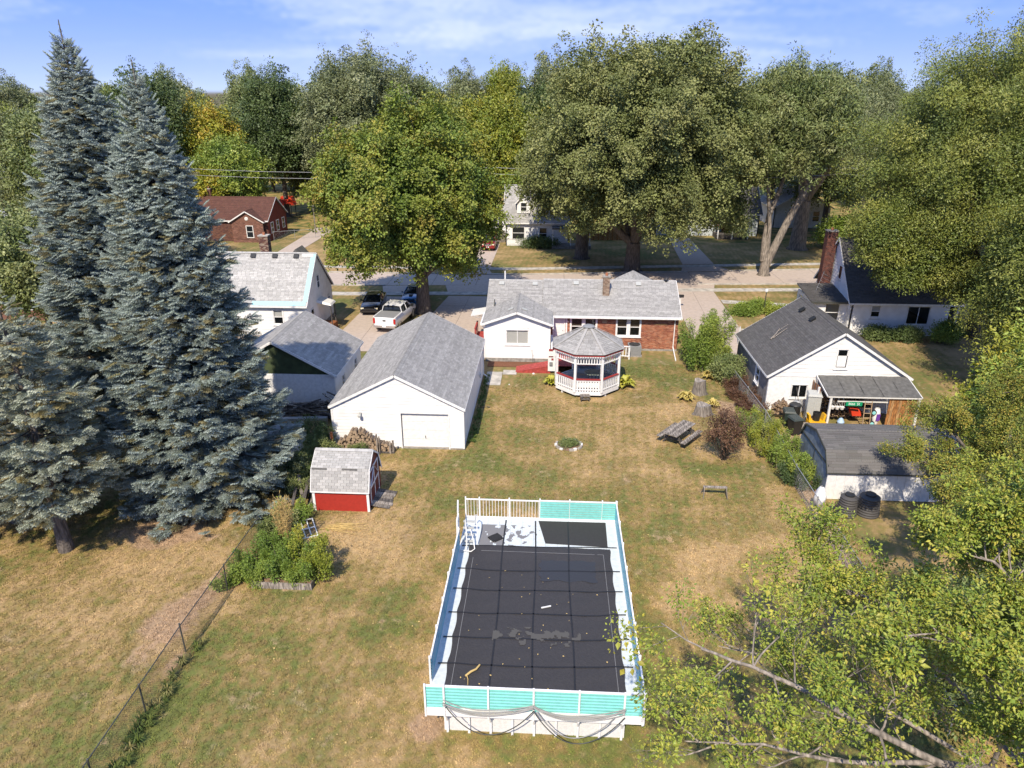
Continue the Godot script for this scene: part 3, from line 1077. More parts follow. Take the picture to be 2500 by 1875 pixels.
func main_house() -> void:
	var o := thing("brick_house", "single storey red brick house with grey shingle roof and white sided wing behind the gazebo", "house")
	var zb := -52.4
	var wl := Rect2(1.62, 1.25, 1.9, 1.27)
	var wr := Rect2(5.12, 1.2, 1.74, 1.37)
	var dr := Rect2(0.3, 0.62, 0.78, 1.95)
	var tb := frame_z(0.0, 0.0, zb)
	var holes := [wl, wr, dr]
	wall(o, tb, 9.75, 2.78, Vector2.ZERO, holes, M.mortar)
	var hg := [wl.grow(0.07), wr.grow(0.07), dr.grow(0.09)]
	bricks(o, tb, 9.75, 2.62, hg, RED_BRICKS, 0.16)
	bricks(o, frame_right(9.75, 0, zb), 7.0, 2.6, [], RED_BRICKS, 0.16)
	wall(o, frame_right(9.75, 0, zb - 0.14), 6.86, 2.78, Vector2(3.43, 4.6), [], M.mortar)
	var fd := MB.new()
	fd.span(0.0, 9.78, 0.0, 0.16, zb - 0.1, zb + 0.02)
	part(o, "foundation", fd.mesh(), M.block)
	window(o, tb, wl, "pair", 0.1, "curtain", 0.52)
	window(o, tb, wr, "pair", 0.1, "curtain", 0.52)
	door_leaf(o, tb, dr, 3, M.white_trim)
	var st := MB.new()
	tbox(st, tb, 1.2, 1.32, 0.62, 2.6, 0.0, 0.05)
	part(o, "door_trim", st.mesh(), M.white_trim)
	var pt := MB.new()
	tbox(pt, tb, 7.95, 8.9, 2.1, 2.19, 0.0, 0.03)
	part(o, "lintel_patch", pt.mesh(), M.cedar_light)
	var vt := MB.new()
	tbox(vt, tb, 3.98, 4.32, 2.16, 2.4, 0.0, 0.03)
	part(o, "wall_vent", vt.mesh(), M.log_end)
	var lt := MB.new()
	lt.lathe(tb * Vector3(1.38, 2.28, 0.08), [[0.0, -0.09], [0.06, -0.06], [0.07, 0.06], [0.0, 0.1]], 8)
	part(o, "porch_lamp", lt.mesh(), M.chrome)
	# street side and left side
	wall(o, frame_back(9.75, 0, -59.4), 14.5, 2.78, Vector2.ZERO, [], M.mortar)
	wall(o, frame_left(-4.7, 0, -59.4), 10.0, 2.78, Vector2.ZERO, [], M.white_back)
	# white sided wing
	var za := -49.4
	var ta := frame_z(-4.7, 0.0, za)
	var ww := Rect2(1.52, 1.42, 1.62, 1.04)
	wall(o, ta, 4.72, 2.92, Vector2(2.3, 3.86), [ww], M.white_back)
	clapboards(o, ta, 4.72, 2.92, Vector2(2.3, 3.86), [ww.grow(0.08)], 0.13, M.white_siding, 0.3)
	window(o, ta, ww, "slider", 0.09, "blind", 1.0)
	var tr := frame_right(0.02, 0.0, za)
	wall(o, tr, 2.86, 2.92, Vector2.ZERO, [], M.white_back)
	clapboards(o, tr, 2.95, 2.92, Vector2.ZERO, [], 0.13, M.white_siding, 0.3)
	var tl := frame_left(-4.7, 0.0, -59.4)
	clapboards(o, tl, 10.0, 2.78, Vector2.ZERO, [], 0.13, M.white_siding, 0.3)
	var f2 := MB.new()
	f2.span(-4.72, 0.04, 0.0, 0.3, za - 0.05, za + 0.025)
	part(o, "foundation", f2.mesh(), M.block)
	for x: float in [-4.72, 0.0]:
		spans(o, "corner_board", [[x - 0.045, x + 0.05, 0.3, 2.9, za - 0.03, za + 0.04]], M.white_trim)
	# roofs: main ridge along x, lower ridge over the left end, wing gable towards the yard, street gable behind
	var he := 2.8
	var zr := -55.9
	var u := Vector3(0, 4.7 - he, zr + 52.05)
	var ts := slope_frame(Vector3(-0.6, he, -52.05), Vector3.RIGHT, u)
	slope(o, ts, 0, 10.5, 0, 10.5, u.length(), ROOF_GREY)
	var u2 := Vector3(0, 4.7 - he, 59.75 - 55.9)
	slope(o, slope_frame(Vector3(9.9, he, -59.75), Vector3.LEFT, u2), 0, 10.5, 0, 10.5, u2.length(), ROOF_GREY)
	ridge_cap(o, Vector3(-0.6, 4.7, zr), Vector3(9.9, 4.7, zr), ROOF_LIGHT)
	var u3 := Vector3(0, 4.6 - he, zr + 52.05)
	slope(o, slope_frame(Vector3(-4.95, he, -52.05), Vector3.RIGHT, u3), 0, 4.34, 0, 4.34, u3.length(), ROOF_GREY)
	var u4 := Vector3(0, 4.6 - he, 59.75 - 55.9)
	slope(o, slope_frame(Vector3(-0.61, he, -59.75), Vector3.LEFT, u4), 0, 4.34, 0, 4.34, u4.length(), ROOF_GREY)
	ridge_cap(o, Vector3(-4.95, 4.6, zr), Vector3(-0.6, 4.6, zr), ROOF_LIGHT)
	# wing gable: eaves at x -4.95 and 0.18, ridge at -2.4, meets the main slope
	var hw := 3.0
	var hp := 3.92
	var zs := -52.05 - (hw - he) / u.normalized().y * absf(u.normalized().z)
	var ze := -52.05 - (hp - he) / u.normalized().y * absf(u.normalized().z)
	var ur := Vector3(-2.58, hp - hw, 0)
	slope(o, slope_frame(Vector3(0.18, hw, -49.1), Vector3(0, 0, -1), ur), 0, -49.1 - zs, 0, -49.1 - ze, ur.length(), ROOF_GREY * 0.95)
	var ul := Vector3(2.55, hp - hw, 0)
	slope(o, slope_frame(Vector3(-4.95, hw, ze), Vector3(0, 0, 1), ul), ze * -1.0 + zs, ze * -1.0 - 49.1, 0, ze * -1.0 - 49.1, ul.length(), ROOF_GREY * 0.95)
	ridge_cap(o, Vector3(-2.4, hp, -49.1), Vector3(-2.4, hp, ze), ROOF_LIGHT)
	# street gable
	var ux := Vector3(-2.6, 1.25, 0)
	slope(o, slope_frame(Vector3(9.6, 3.15, -57.2), Vector3(0, 0, -1), ux), 0, 3.3, -0.6, 3.3, ux.length(), ROOF_LIGHT)
	var uy := Vector3(2.6, 1.25, 0)
	slope(o, slope_frame(Vector3(4.4, 3.15, -60.5), Vector3(0, 0, 1), uy), 0, 3.3, 0, 3.9, uy.length(), ROOF_LIGHT)
	wall(o, frame_back(9.4, 0, -60.2), 4.8, 3.1, Vector2(2.4, 4.25), [], M.mortar)
	bars(o, "fascia", [[Vector3(-4.97, hw - 0.08, -49.09), Vector3(-2.4, hp - 0.08, -49.09), 0.03, 0.16], [Vector3(0.2, hw - 0.08, -49.09), Vector3(-2.4, hp - 0.08, -49.09), 0.03, 0.16],
		[Vector3(9.915, he - 0.07, -52.05), Vector3(9.915, 4.63, zr), 0.03, 0.15], [Vector3(9.915, he - 0.07, -59.75), Vector3(9.915, 4.63, zr), 0.03, 0.15]], M.white_trim)
	spans(o, "gutter", [[0.24, 9.95, he - 0.14, he + 0.015, -52.03, -51.9], [0.19, 0.27, he - 0.14, he + 0.05, -51.9, -49.2], [-5.06, -4.96, he + 0.05, hw + 0.01, -52.0, -49.15]], M.white_trim)
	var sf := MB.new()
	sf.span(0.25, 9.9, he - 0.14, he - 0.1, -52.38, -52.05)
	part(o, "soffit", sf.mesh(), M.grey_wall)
	downspout(o, PackedVector3Array([Vector3(9.5, he - 0.12, -51.95), Vector3(9.47, 2.5, -52.3), Vector3(9.47, 0.35, -52.3), Vector3(9.5, 0.2, -52.1), Vector3(9.37, 0.06, -50.1)]), M.white_trim)
	downspout(o, PackedVector3Array([Vector3(-4.98, 2.9, -49.2), Vector3(-4.8, 2.6, -49.42), Vector3(-4.8, 0.15, -49.42)]), M.white_trim)
	for q in [-3.9, -1.25]:
		roof_vent(o, slope_frame(Vector3(-4.95, he, -52.05), Vector3.RIGHT, u3), q + 4.95, 3.7, M.grey_plastic)
	for q in [2.0, 6.9]:
		roof_vent(o, ts, q + 0.6, 3.75, M.grey_plastic)
	roof_vent(o, slope_frame(Vector3(0.18, hw, -49.1), Vector3(0, 0, -1), ur), 1.2, 2.2, M.grey_plastic, 0.09)
	roof_vent(o, slope_frame(Vector3(-4.95, hw, ze), Vector3(0, 0, 1), ul), ze * -1.0 - 50.3, 2.2, M.grey_plastic, 0.09)
	pipe_vent(o, Vector3(-4.3, 3.3, -53.0), 0.45, 0.04, M.steel_dark)
	pipe_vent(o, Vector3(9.1, 4.6, -55.8), 0.2, 0.07, M.black_metal, true)
	pipe_vent(o, Vector3(-3.7, 4.45, -56.3), 0.75, 0.06, M.white_trim)
	chimney(o, "chimney", Vector3(4.3, 0, -54.4), 0.5, 0.5, 3.4, 5.3, PALE_BRICKS, M.block)
	settle(o, Vector3(2.5, 0, -52.4))
	# side canopy and red steps on the driveway side
	var c := thing("door_canopy", "small white flat canopy over the side door facing the driveway", "canopy")
	var cb := MB.new()
	cb.hexa(PackedVector3Array([Vector3(-6.2, 2.3, -53.2), Vector3(-4.76, 2.55, -53.2), Vector3(-4.76, 2.55, -55.0), Vector3(-6.2, 2.3, -55.0), Vector3(-6.2, 2.36, -53.2), Vector3(-4.76, 2.62, -53.2), Vector3(-4.76, 2.62, -55.0), Vector3(-6.2, 2.36, -55.0)]))
	part(c, "canopy_sheet", cb.mesh(), M.old_white)
	for z in [-53.25, -54.95]:
		var b := MB.new()
		b.rod(Vector3(-4.8, 2.0, z), Vector3(-6.1, 2.32, z), 0.02)
		part(c, "brace", b.mesh(), M.steel)
	settle(c, Vector3(-4.9, 2.3, -54.1))
	var s := thing("side_steps", "red painted wooden side porch steps between driveway and white wing", "steps")
	for i in 3:
		bpart(s, "tread", Vector3(-5.2 - i * 0.0, 0.2 + i * 0.2, -51.3 + i * -0.3), Vector3(0.9, 0.05, 0.32), M.red_deck)
	bpart(s, "platform", Vector3(-5.3, 0.75, -53.2), Vector3(1.0, 0.06, 1.9), M.red_deck)
	for z in [-52.3, -53.2, -54.1]:
		bpart(s, "post", Vector3(-5.78, 0.8, z), Vector3(0.09, 1.6, 0.09), M.red_deck)
	bpart(s, "rail", Vector3(-5.78, 1.62, -53.2), Vector3(0.12, 0.05, 1.95), M.red_deck)
	bpart(s, "skirt", Vector3(-5.5, 0.5, -50.98), Vector3(0.5, 0.95, 0.05), M.red_deck)
	for k in 7:
		bpart(s, "baluster", Vector3(-5.78, 1.18, -52.5 - k * 0.23), Vector3(0.035, 0.82, 0.035), M.weathered_light)
	bpart(s, "stringer", Vector3(-5.68, 0.36, -51.6), Vector3(0.06, 0.72, 1.2), M.red_deck)
	settle(s, Vector3(-5.3, 0, -52.4))

func big_garage() -> void:
	var o := thing("garage", "long white sided garage with grey gable roof and closed white overhead door", "garage")
	var x0 := -11.95
	var w := 7.3
	var z0 := -35.2
	var z1 := -46.9
	var t := frame_z(x0, 0, z0)
	var pk := Vector2(3.62, 4.36)
	var dr := Rect2(3.85, 0.03, 2.62, 2.14)
	wall(o, t, w, 2.5, pk, [dr], M.white_back)
	clapboards(o, t, w, 2.5, pk, [dr.grow(0.07)], 0.2, M.white_siding, 0.1)
	var tr := frame_right(x0 + w, 0, z0)
	wall(o, frame_right(x0 + w, 0, z0 - 0.15), -z1 + z0 - 0.3, 2.5, Vector2.ZERO, [], M.white_back)
	clapboards(o, tr, z0 - z1, 2.42, Vector2.ZERO, [], 0.2, M.white_siding, 0.1)
	wall(o, frame_left(x0, 0, z1 + 0.15), z0 - z1 - 0.3, 2.5, Vector2.ZERO, [], M.white_back)
	clapboards(o, frame_left(x0, 0, z1), z0 - z1, 2.42, Vector2.ZERO, [], 0.2, M.white_siding, 0.1)
	wall(o, frame_back(x0 + w, 0, z1), w, 2.5, Vector2(w - 3.62, 4.36), [], M.white_back)
	for x: float in [x0, x0 + w]:
		spans(o, "corner_board", [[x - 0.05, x + 0.05, 0.08, 2.46, z0 - 0.03, z0 + 0.04]], M.white_trim)
	var fm := MB.new()
	tbox(fm, t, dr.position.x - 0.07, dr.position.x, 0.02, dr.end.y + 0.07, -0.1, 0.05)
	tbox(fm, t, dr.end.x, dr.end.x + 0.07, 0.02, dr.end.y + 0.07, -0.1, 0.05)
	tbox(fm, t, dr.position.x, dr.end.x, dr.end.y, dr.end.y + 0.07, -0.1, 0.05)
	part(o, "door_frame", fm.mesh(), M.white_trim)
	var d := MB.new()
	tbox(d, t, dr.position.x, dr.end.x, 0.03, dr.end.y, -0.16, -0.13)
	var leaf := part(o, "overhead_door", d.mesh(), M.white_paint)
	for i in 4:
		var p := MB.new()
		tbox(p, t, dr.position.x + 0.01, dr.end.x - 0.01, 0.05 + i * 0.53, 0.05 + i * 0.53 + 0.515, -0.13, -0.105)
		part(leaf, "door_panel", p.mesh(), M.white_paint)
	var h := MB.new()
	h.rod(t * Vector3(5.15, 0.72, -0.11), t * Vector3(5.15, 0.72, -0.05), 0.02)
	h.rod(t * Vector3(5.15, 0.64, -0.05), t * Vector3(5.15, 0.8, -0.05), 0.015)
	part(leaf, "handle", h.mesh(), M.steel_dark)
	gable_roof(o, x0 - 0.13, x0 + w + 0.12, z0 + 0.12, z1 - 0.1, 2.54, 4.46, "z", ROOF_GREY * 0.92, 0.3, 0.145, null, -8.33)
	var la := MB.new()
	la.box(Vector3(-10.35, 2.12, z0 + 0.07), Vector3(0.12, 0.12, 0.1))
	la.lathe(Vector3(-10.35, 2.1, z0 + 0.24), [[0.09, -0.12], [0.1, -0.02], [0.06, 0.05], [0.0, 0.07]], 10)
	la.rod(Vector3(-10.35, 2.13, z0 + 0.08), Vector3(-10.35, 2.13, z0 + 0.24), 0.02)
	part(o, "wall_lamp", la.mesh(), M.grey_plastic)
	spans(o, "foundation", [[x0 - 0.02, x0 + w + 0.02, 0.0, 0.09, z0 - 0.1, z0 + 0.01], [x0 + w - 0.06, x0 + w + 0.012, 0.0, 0.09, z1, z0 - 0.1]], M.block)
	downspout(o, PackedVector3Array([Vector3(-4.5, 2.45, -46.3), Vector3(-4.58, 2.2, -46.3), Vector3(-4.58, 0.2, -46.3), Vector3(-4.35, 0.08, -46.2)]), M.white_trim)
	var bx := MB.new()
	bx.box(Vector3(-4.56, 1.0, -44.0), Vector3(0.1, 0.3, 0.22))
	bx.rod(Vector3(-4.57, 1.1, -44.0), Vector3(-4.57, 2.4, -44.0), 0.02)
	bx.rod(Vector3(-4.57, 1.3, -44.0), Vector3(-4.57, 1.6, -42.4), 0.015)
	part(o, "conduit_box", bx.mesh(), M.old_white)
	settle(o, Vector3(-8.3, 0, -41.0))

func left_garage() -> void:
	var o := thing("garage", "white neighbouring garage with dark green gable and grey shingles behind the spruces", "garage")
	var x0 := -20.4
	var w := 7.25
	var z0 := -39.9
	var z1 := -46.0
	var t := frame_z(x0, 0, z0)
	var pk := Vector2(3.62, 4.5)
	wall(o, t, w, 2.5, pk, [], M.white_paint)
	var gb := MB.new()
	gb.prism(PackedVector2Array([Vector2(0.02, 2.48), Vector2(w - 0.02, 2.48), Vector2(3.62, 4.46)]), t * Transform3D(Basis.IDENTITY, Vector3(0, 0, 0.02)), 0.018)
	part(o, "gable_panel", gb.mesh(), M.green_gable)
	for k in 18:
		bpart(o, "vertical_board", t * Vector3(0.2 + k * 0.403, 1.22, 0.012), Vector3(0.39, 2.42, 0.022), M.white_paint)
	var wd := [Rect2(1.3, 1.0, 0.55, 0.8), Rect2(4.3, 1.0, 0.55, 0.8)]
	var tr := frame_right(x0 + w, 0, z0 - 0.14)
	wall(o, tr, 5.96, 2.5, Vector2.ZERO, wd, M.white_back)
	clapboards(o, tr, 5.96, 2.5, Vector2.ZERO, [wd[0].grow(0.06), wd[1].grow(0.06)], 0.2, M.white_siding, 0.05)
	window(o, tr, wd[0], "hung", 0.06)
	window(o, tr, wd[1], "hung", 0.06)
	wall(o, frame_left(x0, 0, z1), 6.0, 2.5, Vector2.ZERO, [], M.white_paint)
	wall(o, frame_back(x0 + w, 0, z1), w, 2.5, Vector2(w - 3.62, 4.5), [], M.white_paint)
	gable_roof(o, x0 - 0.2, x0 + w + 0.2, z0 + 0.25, z1 - 0.2, 2.5, 4.64, "z", ROOF_GREY * 0.95, 0.33, 0.15, null, -16.78)
	settle(o, Vector3(-16.8, 0, -42.9))

func left_house() -> void:
	var o := thing("house", "white cape house with steep pale grey roof beyond the green gabled garage", "house")
	var z0 := -53.2
	var z1 := -59.9
	var x1 := -19.2
	var x0 := -30.2
	var win := [Rect2(8.25, 1.4, 0.75, 1.15), Rect2(3.0, 1.4, 0.75, 1.15)]
	var t := frame_z(x0, 0, z0)
	wall(o, t, 11.0, 2.95, Vector2.ZERO, win, M.white_back)
	clapboards(o, t, 11.0, 2.92, Vector2.ZERO, [win[0].grow(0.08), win[1].grow(0.08)], 0.25, M.white_siding, 0.45)
	window(o, t, win[0], "hung", 0.08, "blind", 0.5)
	window(o, t, win[1], "hung", 0.08, "blind", 0.5)
	var tr := frame_right(x1, 0, z0)
	var pk := Vector2(3.35, 6.3)
	var w2 := [Rect2(3.0, 3.6, 0.55, 1.0), Rect2(5.4, 1.3, 0.5, 0.9), Rect2(0.9, 1.3, 0.6, 1.0)]
	wall(o, frame_right(x1, 0, z0 - 0.14), 6.56, 2.95, Vector2(3.28, 6.2), [], M.white_back)
	clapboards(o, tr, 6.7, 2.95, pk, [w2[0].grow(0.07), w2[1].grow(0.07), w2[2].grow(0.07)], 0.25, M.white_siding, 0.45)
	for r in w2:
		var q := MB.new()
		tbox(q, tr, r.position.x, r.end.x, r.position.y, r.end.y, 0.003, 0.012)
		part(o, "window_pane", q.mesh(), M.car_glass)
		var fr := MB.new()
		ring(fr, tr, r, 0.06, 0.0, 0.04)
		tbox(fr, tr, r.position.x, r.end.x, r.get_center().y - 0.02, r.get_center().y + 0.02, 0.012, 0.03)
		part(o, "window", fr.mesh(), M.white_trim)
	wall(o, frame_left(x0, 0, z1), 6.7, 2.95, pk, [], M.white_back)
	wall(o, frame_back(x1, 0, z1), 11.0, 2.95, Vector2.ZERO, [], M.white_back)
	var fd := MB.new()
	fd.span(x0, x1 + 0.02, 0, 0.45, z0 - 0.1, z0 + 0.02)
	fd.span(x1 - 0.1, x1 + 0.02, 0, 0.45, z1, z0 - 0.1)
	part(o, "foundation", fd.mesh(), M.mortar)
	gable_roof(o, x0 - 0.2, x1 + 0.12, z0 + 0.3, z1 - 0.25, 2.97, 6.45, "x", ROOF_LIGHT * 1.12, 0.33, 0.16, null, -56.5)
	var u := Vector3(0, 6.45 - 2.97, -56.5 + 52.9)
	var ts := slope_frame(Vector3(x0 - 0.2, 2.97, z0 + 0.3), Vector3.RIGHT, u)
	for x in [6.2, 8.0, 9.75]:
		roof_vent(o, ts, x, 4.6, M.black_plastic, 0.16)
	var bl := MB.new()
	tbox(bl, ts, 6.9, 11.2, 0.03, 0.4, 0.02, 0.03)
	part(o, "underlayment", bl.mesh(), M.blue_wrap)
	var b2 := MB.new()
	tbox(b2, ts, 10.95, 11.3, 0.4, 4.95, 0.02, 0.028)
	part(o, "drip_edge", b2.mesh(), M.blue_wrap)
	var b3 := MB.new()
	tbox(b3, ts, 10.2, 11.1, 4.62, 4.9, 0.02, 0.03)
	part(o, "roof_patch", b3.mesh(), M.old_white)
	chimney(o, "chimney", Vector3(-23.6, 0, -57.4), 0.75, 0.6, 5.0, 7.6, BROWN_BRICKS + PALE_BRICKS, M.concrete_light)
	# dark dormer on the street slope
	var dm := MB.new()
	dm.prism(PackedVector2Array([Vector2(-0.9, 0), Vector2(0.9, 0), Vector2(0, 1.0)]), frame_z(-21.0, 5.6, -57.0), 1.8)
	part(o, "dormer_roof", dm.mesh(), M.tarpaper)
	# side porch canopy with rail
	var cn := MB.new()
	cn.hexa(PackedVector3Array([Vector3(-19.2, 2.5, -55.6), Vector3(-18.0, 2.25, -55.6), Vector3(-18.0, 2.25, -57.0), Vector3(-19.2, 2.5, -57.0), Vector3(-19.2, 2.72, -55.7), Vector3(-18.1, 2.4, -55.7), Vector3(-18.1, 2.4, -56.9), Vector3(-19.2, 2.72, -56.9)]))
	part(o, "porch_canopy", cn.mesh(), M.old_white)
	for z in [-55.75, -56.85]:
		bpart(o, "porch_post", Vector3(-18.1, 1.4, z), Vector3(0.07, 1.8, 0.07), M.weathered_dark)
	bpart(o, "porch_step", Vector3(-18.6, 0.3, -56.3), Vector3(1.15, 0.6, 1.4), M.rust)
	bpart(o, "porch_rail", Vector3(-18.05, 1.2, -56.3), Vector3(0.05, 0.07, 1.2), M.weathered_dark)
	settle(o, Vector3(-24.7, 0, -56.5))

func right_garage() -> void:
	var o := thing("garage", "white gabled garage with dark shingles and an open lean to shelter on its front", "garage")
	var x0 := 13.55
	var w := 8.3
	var z0 := -41.5
	var z1 := -49.3
	var t := frame_z(x0, 0, z0)
	var pk := Vector2(4.05, 5.12)
	var wa := Rect2(3.85, 3.0, 0.62, 1.15)
	var wb := Rect2(1.45, 0.95, 0.95, 0.85)
	wall(o, t, w, 2.42, pk, [wa, wb], M.white_paint)
	clapboards(o, t, w, 2.42, pk, [wa.grow(0.09)], 0.27, M.white_siding, 2.36)
	window(o, t, wa, "hung", 0.09, "blind", 0.0, M.white_trim)
	var bd := MB.new()
	tbox(bd, t, wa.position.x, wa.end.x, wa.position.y, wa.position.y + 0.75, -0.02, 0.0)
	part(o, "window_board", bd.mesh(), M.white_paint)
	window(o, t, wb, "slider", 0.05, "", 0.0, M.old_white)
	var tl := frame_left(x0, 0, z1)
	var wl := Rect2(5.0, 1.0, 0.8, 0.95)
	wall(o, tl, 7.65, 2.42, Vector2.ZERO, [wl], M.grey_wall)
	window(o, tl, wl, "hung", 0.07)
	wall(o, frame_right(x0 + w, 0, z0 - 0.15), 7.6, 2.42, Vector2.ZERO, [], M.white_paint)
	wall(o, frame_back(x0 + w, 0, z1), w, 2.42, Vector2(w - 4.05, 5.12), [], M.white_paint)
	gable_roof(o, x0 - 0.2, x0 + w + 0.2, z0 + 0.2, z1 - 0.2, 2.42, 5.26, "z", ROOF_DARK, 0.3, 0.145, null, 17.6)
	var u := Vector3(4.25, 5.26 - 2.42, 0)
	var ts := slope_frame(Vector3(x0 - 0.2, 2.42, z1 - 0.2), Vector3(0, 0, 1), u)
	roof_vent(o, ts, 2.2, 4.4, M.black_plastic, 0.16)
	roof_vent(o, ts, 4.3, 4.4, M.black_plastic, 0.16)
	# lean-to shelter
	var lx0 := 16.5
	var lx1 := 21.6
	var zf := -39.35
	var ur := Vector3(0, 0.5, -2.1)
	var lt := slope_frame(Vector3(lx0 - 0.1, 2.02, zf + 0.1), Vector3.RIGHT, ur)
	var sheet := 1.06
	for i in 5:
		var q := MB.new()
		var a := i * sheet
		var rows := []
		for s in 9:
			var row := []
			for e in 5:
				row.append(lt * Vector3(a + 0.01 + (sheet - 0.02) * e / 4.0, 2.16 * s / 8.0, 0.012 * sin(s * 1.3 + i * 2.0) + 0.01 * sin(e * 2.1 + i) + 0.02))
			rows.append(row)
		q.grid(rows, true)
		tbox(q, lt, a + 0.01, a + sheet - 0.01, 0, 2.16, -0.04, -0.02)
		part(o, "roofing_sheet", q.mesh(), M.tarpaper)
	var fr := MB.new()
	fr.bar(Vector3(lx0 - 0.1, 1.98, zf + 0.08), Vector3(lx1 + 0.1, 1.98, zf + 0.08), 0.05, 0.08)
	fr.bar(Vector3(lx1 + 0.15, 2.0, zf + 0.1), Vector3(lx1 + 0.15, 2.5, z0), 0.05, 0.08)
	fr.bar(Vector3(lx0 - 0.15, 2.0, zf + 0.1), Vector3(lx0 - 0.15, 2.5, z0), 0.05, 0.08)
	part(o, "shelter_beam", fr.mesh(), M.old_white)
	for x in [lx0 + 0.1, lx1 + 0.05]:
		bpart(o, "shelter_post", Vector3(x, 0.97, zf), Vector3(0.12, 1.94, 0.12), M.old_white)
	bpart(o, "shelter_post", Vector3(lx0 - 0.35, 1.1, -40.2), Vector3(0.12, 2.2, 0.12), M.old_white)
	for k in 11:
		bpart(o, "plank", Vector3(20.05 + k * 0.145, 0.98, zf - 0.05), Vector3(0.14, 1.95 - rf(0, 0.06), 0.025), [M.cedar, M.cedar_light, M.cedar][k % 3])
	for k in 9:
		bpart(o, "plank", Vector3(lx0 - 0.3, 1.1, -41.3 + k * 0.145), Vector3(0.025, 2.1 + rf(-0.05, 0.15), 0.14), [M.cedar, M.weathered, M.rust][k % 3])
	bpart(o, "shelf", Vector3(18.2, 1.5, -40.9), Vector3(3.2, 0.04, 0.5), M.weathered_dark)
	bpart(o, "shelf", Vector3(18.1, 0.75, -40.9), Vector3(3.2, 0.04, 0.5), M.weathered_dark)
	bpart(o, "ledger_pipe", Vector3(18.5, 1.62, zf - 0.15), Vector3(2.9, 0.07, 0.07), M.old_white)
	settle(o, Vector3(17.7, 0, -45.4))

func right_house() -> void:
	var o := thing("house", "white sided house with dark roofs and a tall red brick chimney under the locust tree", "house")
	var zw := -57.3
	var t := frame_z(24.6, 0, zw)
	var wn := [Rect2(1.45, 1.55, 0.72, 0.95), Rect2(4.35, 0.98, 1.75, 1.5)]
	wall(o, t, 7.6, 2.75, Vector2.ZERO, wn, M.white_back)
	clapboards(o, t, 7.6, 2.72, Vector2.ZERO, [wn[0].grow(0.09), wn[1].grow(0.09)], 0.25, M.white_siding, 0.3)
	window(o, t, wn[0], "hung", 0.08, "blind", 0.5)
	window(o, t, wn[1], "slider", 0.08)
	# porch room left of it, set forward of the gable
	var tp := frame_z(21.6, 0, -57.9)
	var wp := [Rect2(1.0, 0.95, 1.15, 1.5)]
	wall(o, tp, 2.95, 2.6, Vector2.ZERO, wp, M.white_back)
	clapboards(o, tp, 2.95, 2.6, Vector2.ZERO, [wp[0].grow(0.07)], 0.25, M.white_siding, 0.3)
	window(o, tp, wp[0], "hung", 0.06)
	wall(o, frame_left(21.6, 0, -62.0), 4.0, 2.6, Vector2.ZERO, [Rect2(0.5, 0.9, 0.9, 1.4), Rect2(1.7, 0.9, 0.9, 1.4)], M.white_paint)
	var u := Vector3(0, 0.55, -4.0)
	slope(o, slope_frame(Vector3(21.3, 2.68, -57.6), Vector3.RIGHT, u), 0, 3.5, 0, 3.5, u.length(), ROOF_DARK * 0.8)
	var gp := MB.new()
	gp.span(21.3, 24.85, 2.55, 2.7, -57.58, -57.5)
	part(o, "gutter", gp.mesh(), M.steel_dark)
	downspout(o, PackedVector3Array([Vector3(24.45, 2.6, -57.5), Vector3(24.4, 2.4, -57.8), Vector3(24.4, 0.2, -57.8)]), M.steel_dark)
	# main block: gable end faces left
	var tg := frame_left(24.3, 0, -65.3)
	wall(o, tg, 8.0, 2.75, Vector2(4.0, 7.1), [], M.white_back)
	clapboards(o, tg, 8.0, 2.75, Vector2(4.0, 7.1), [Rect2(4.6, 3.9, 0.75, 1.2)], 0.25, M.white_siding, 2.2)
	var gw := MB.new()
	tbox(gw, tg, 4.68, 5.27, 3.98, 5.02, 0.003, 0.012)
	part(o, "window_pane", gw.mesh(), M.car_glass)
	var gf := MB.new()
	ring(gf, tg, Rect2(4.68, 3.98, 0.59, 1.04), 0.08, 0.0, 0.04)
	part(o, "window", gf.mesh(), M.white_trim)
	wall(o, frame_right(33.0, 0, -57.4), 7.9, 2.75, Vector2(3.95, 7.1), [], M.white_back)
	wall(o, frame_back(33.0, 0, -65.3), 8.7, 2.75, Vector2.ZERO, [], M.white_back)
	gable_roof(o, 24.1, 33.2, -57.0, -65.6, 2.75, 7.25, "x", ROOF_DARK * 0.8, 0.33, 0.16, M.white_trim, -61.3)
	chimney(o, "chimney", Vector3(23.75, 0, -62.2), 0.85, 0.7, 0.0, 7.6, [Color(0.15, 0.05, 0.035), Color(0.19, 0.062, 0.042), Color(0.11, 0.042, 0.034)], M.block)
	var an := MB.new()
	an.rod(Vector3(22.4, 3.0, -60.0), Vector3(22.9, 4.6, -60.2), 0.015)
	for k in 5:
		an.rod(Vector3(22.45 + k * 0.1, 3.3 + k * 0.28, -60.05), Vector3(23.1 + k * 0.1, 3.0 + k * 0.28, -59.8), 0.008)
	part(o, "aerial", an.mesh(), M.steel)
	settle(o, Vector3(27.5, 0, -60.0))

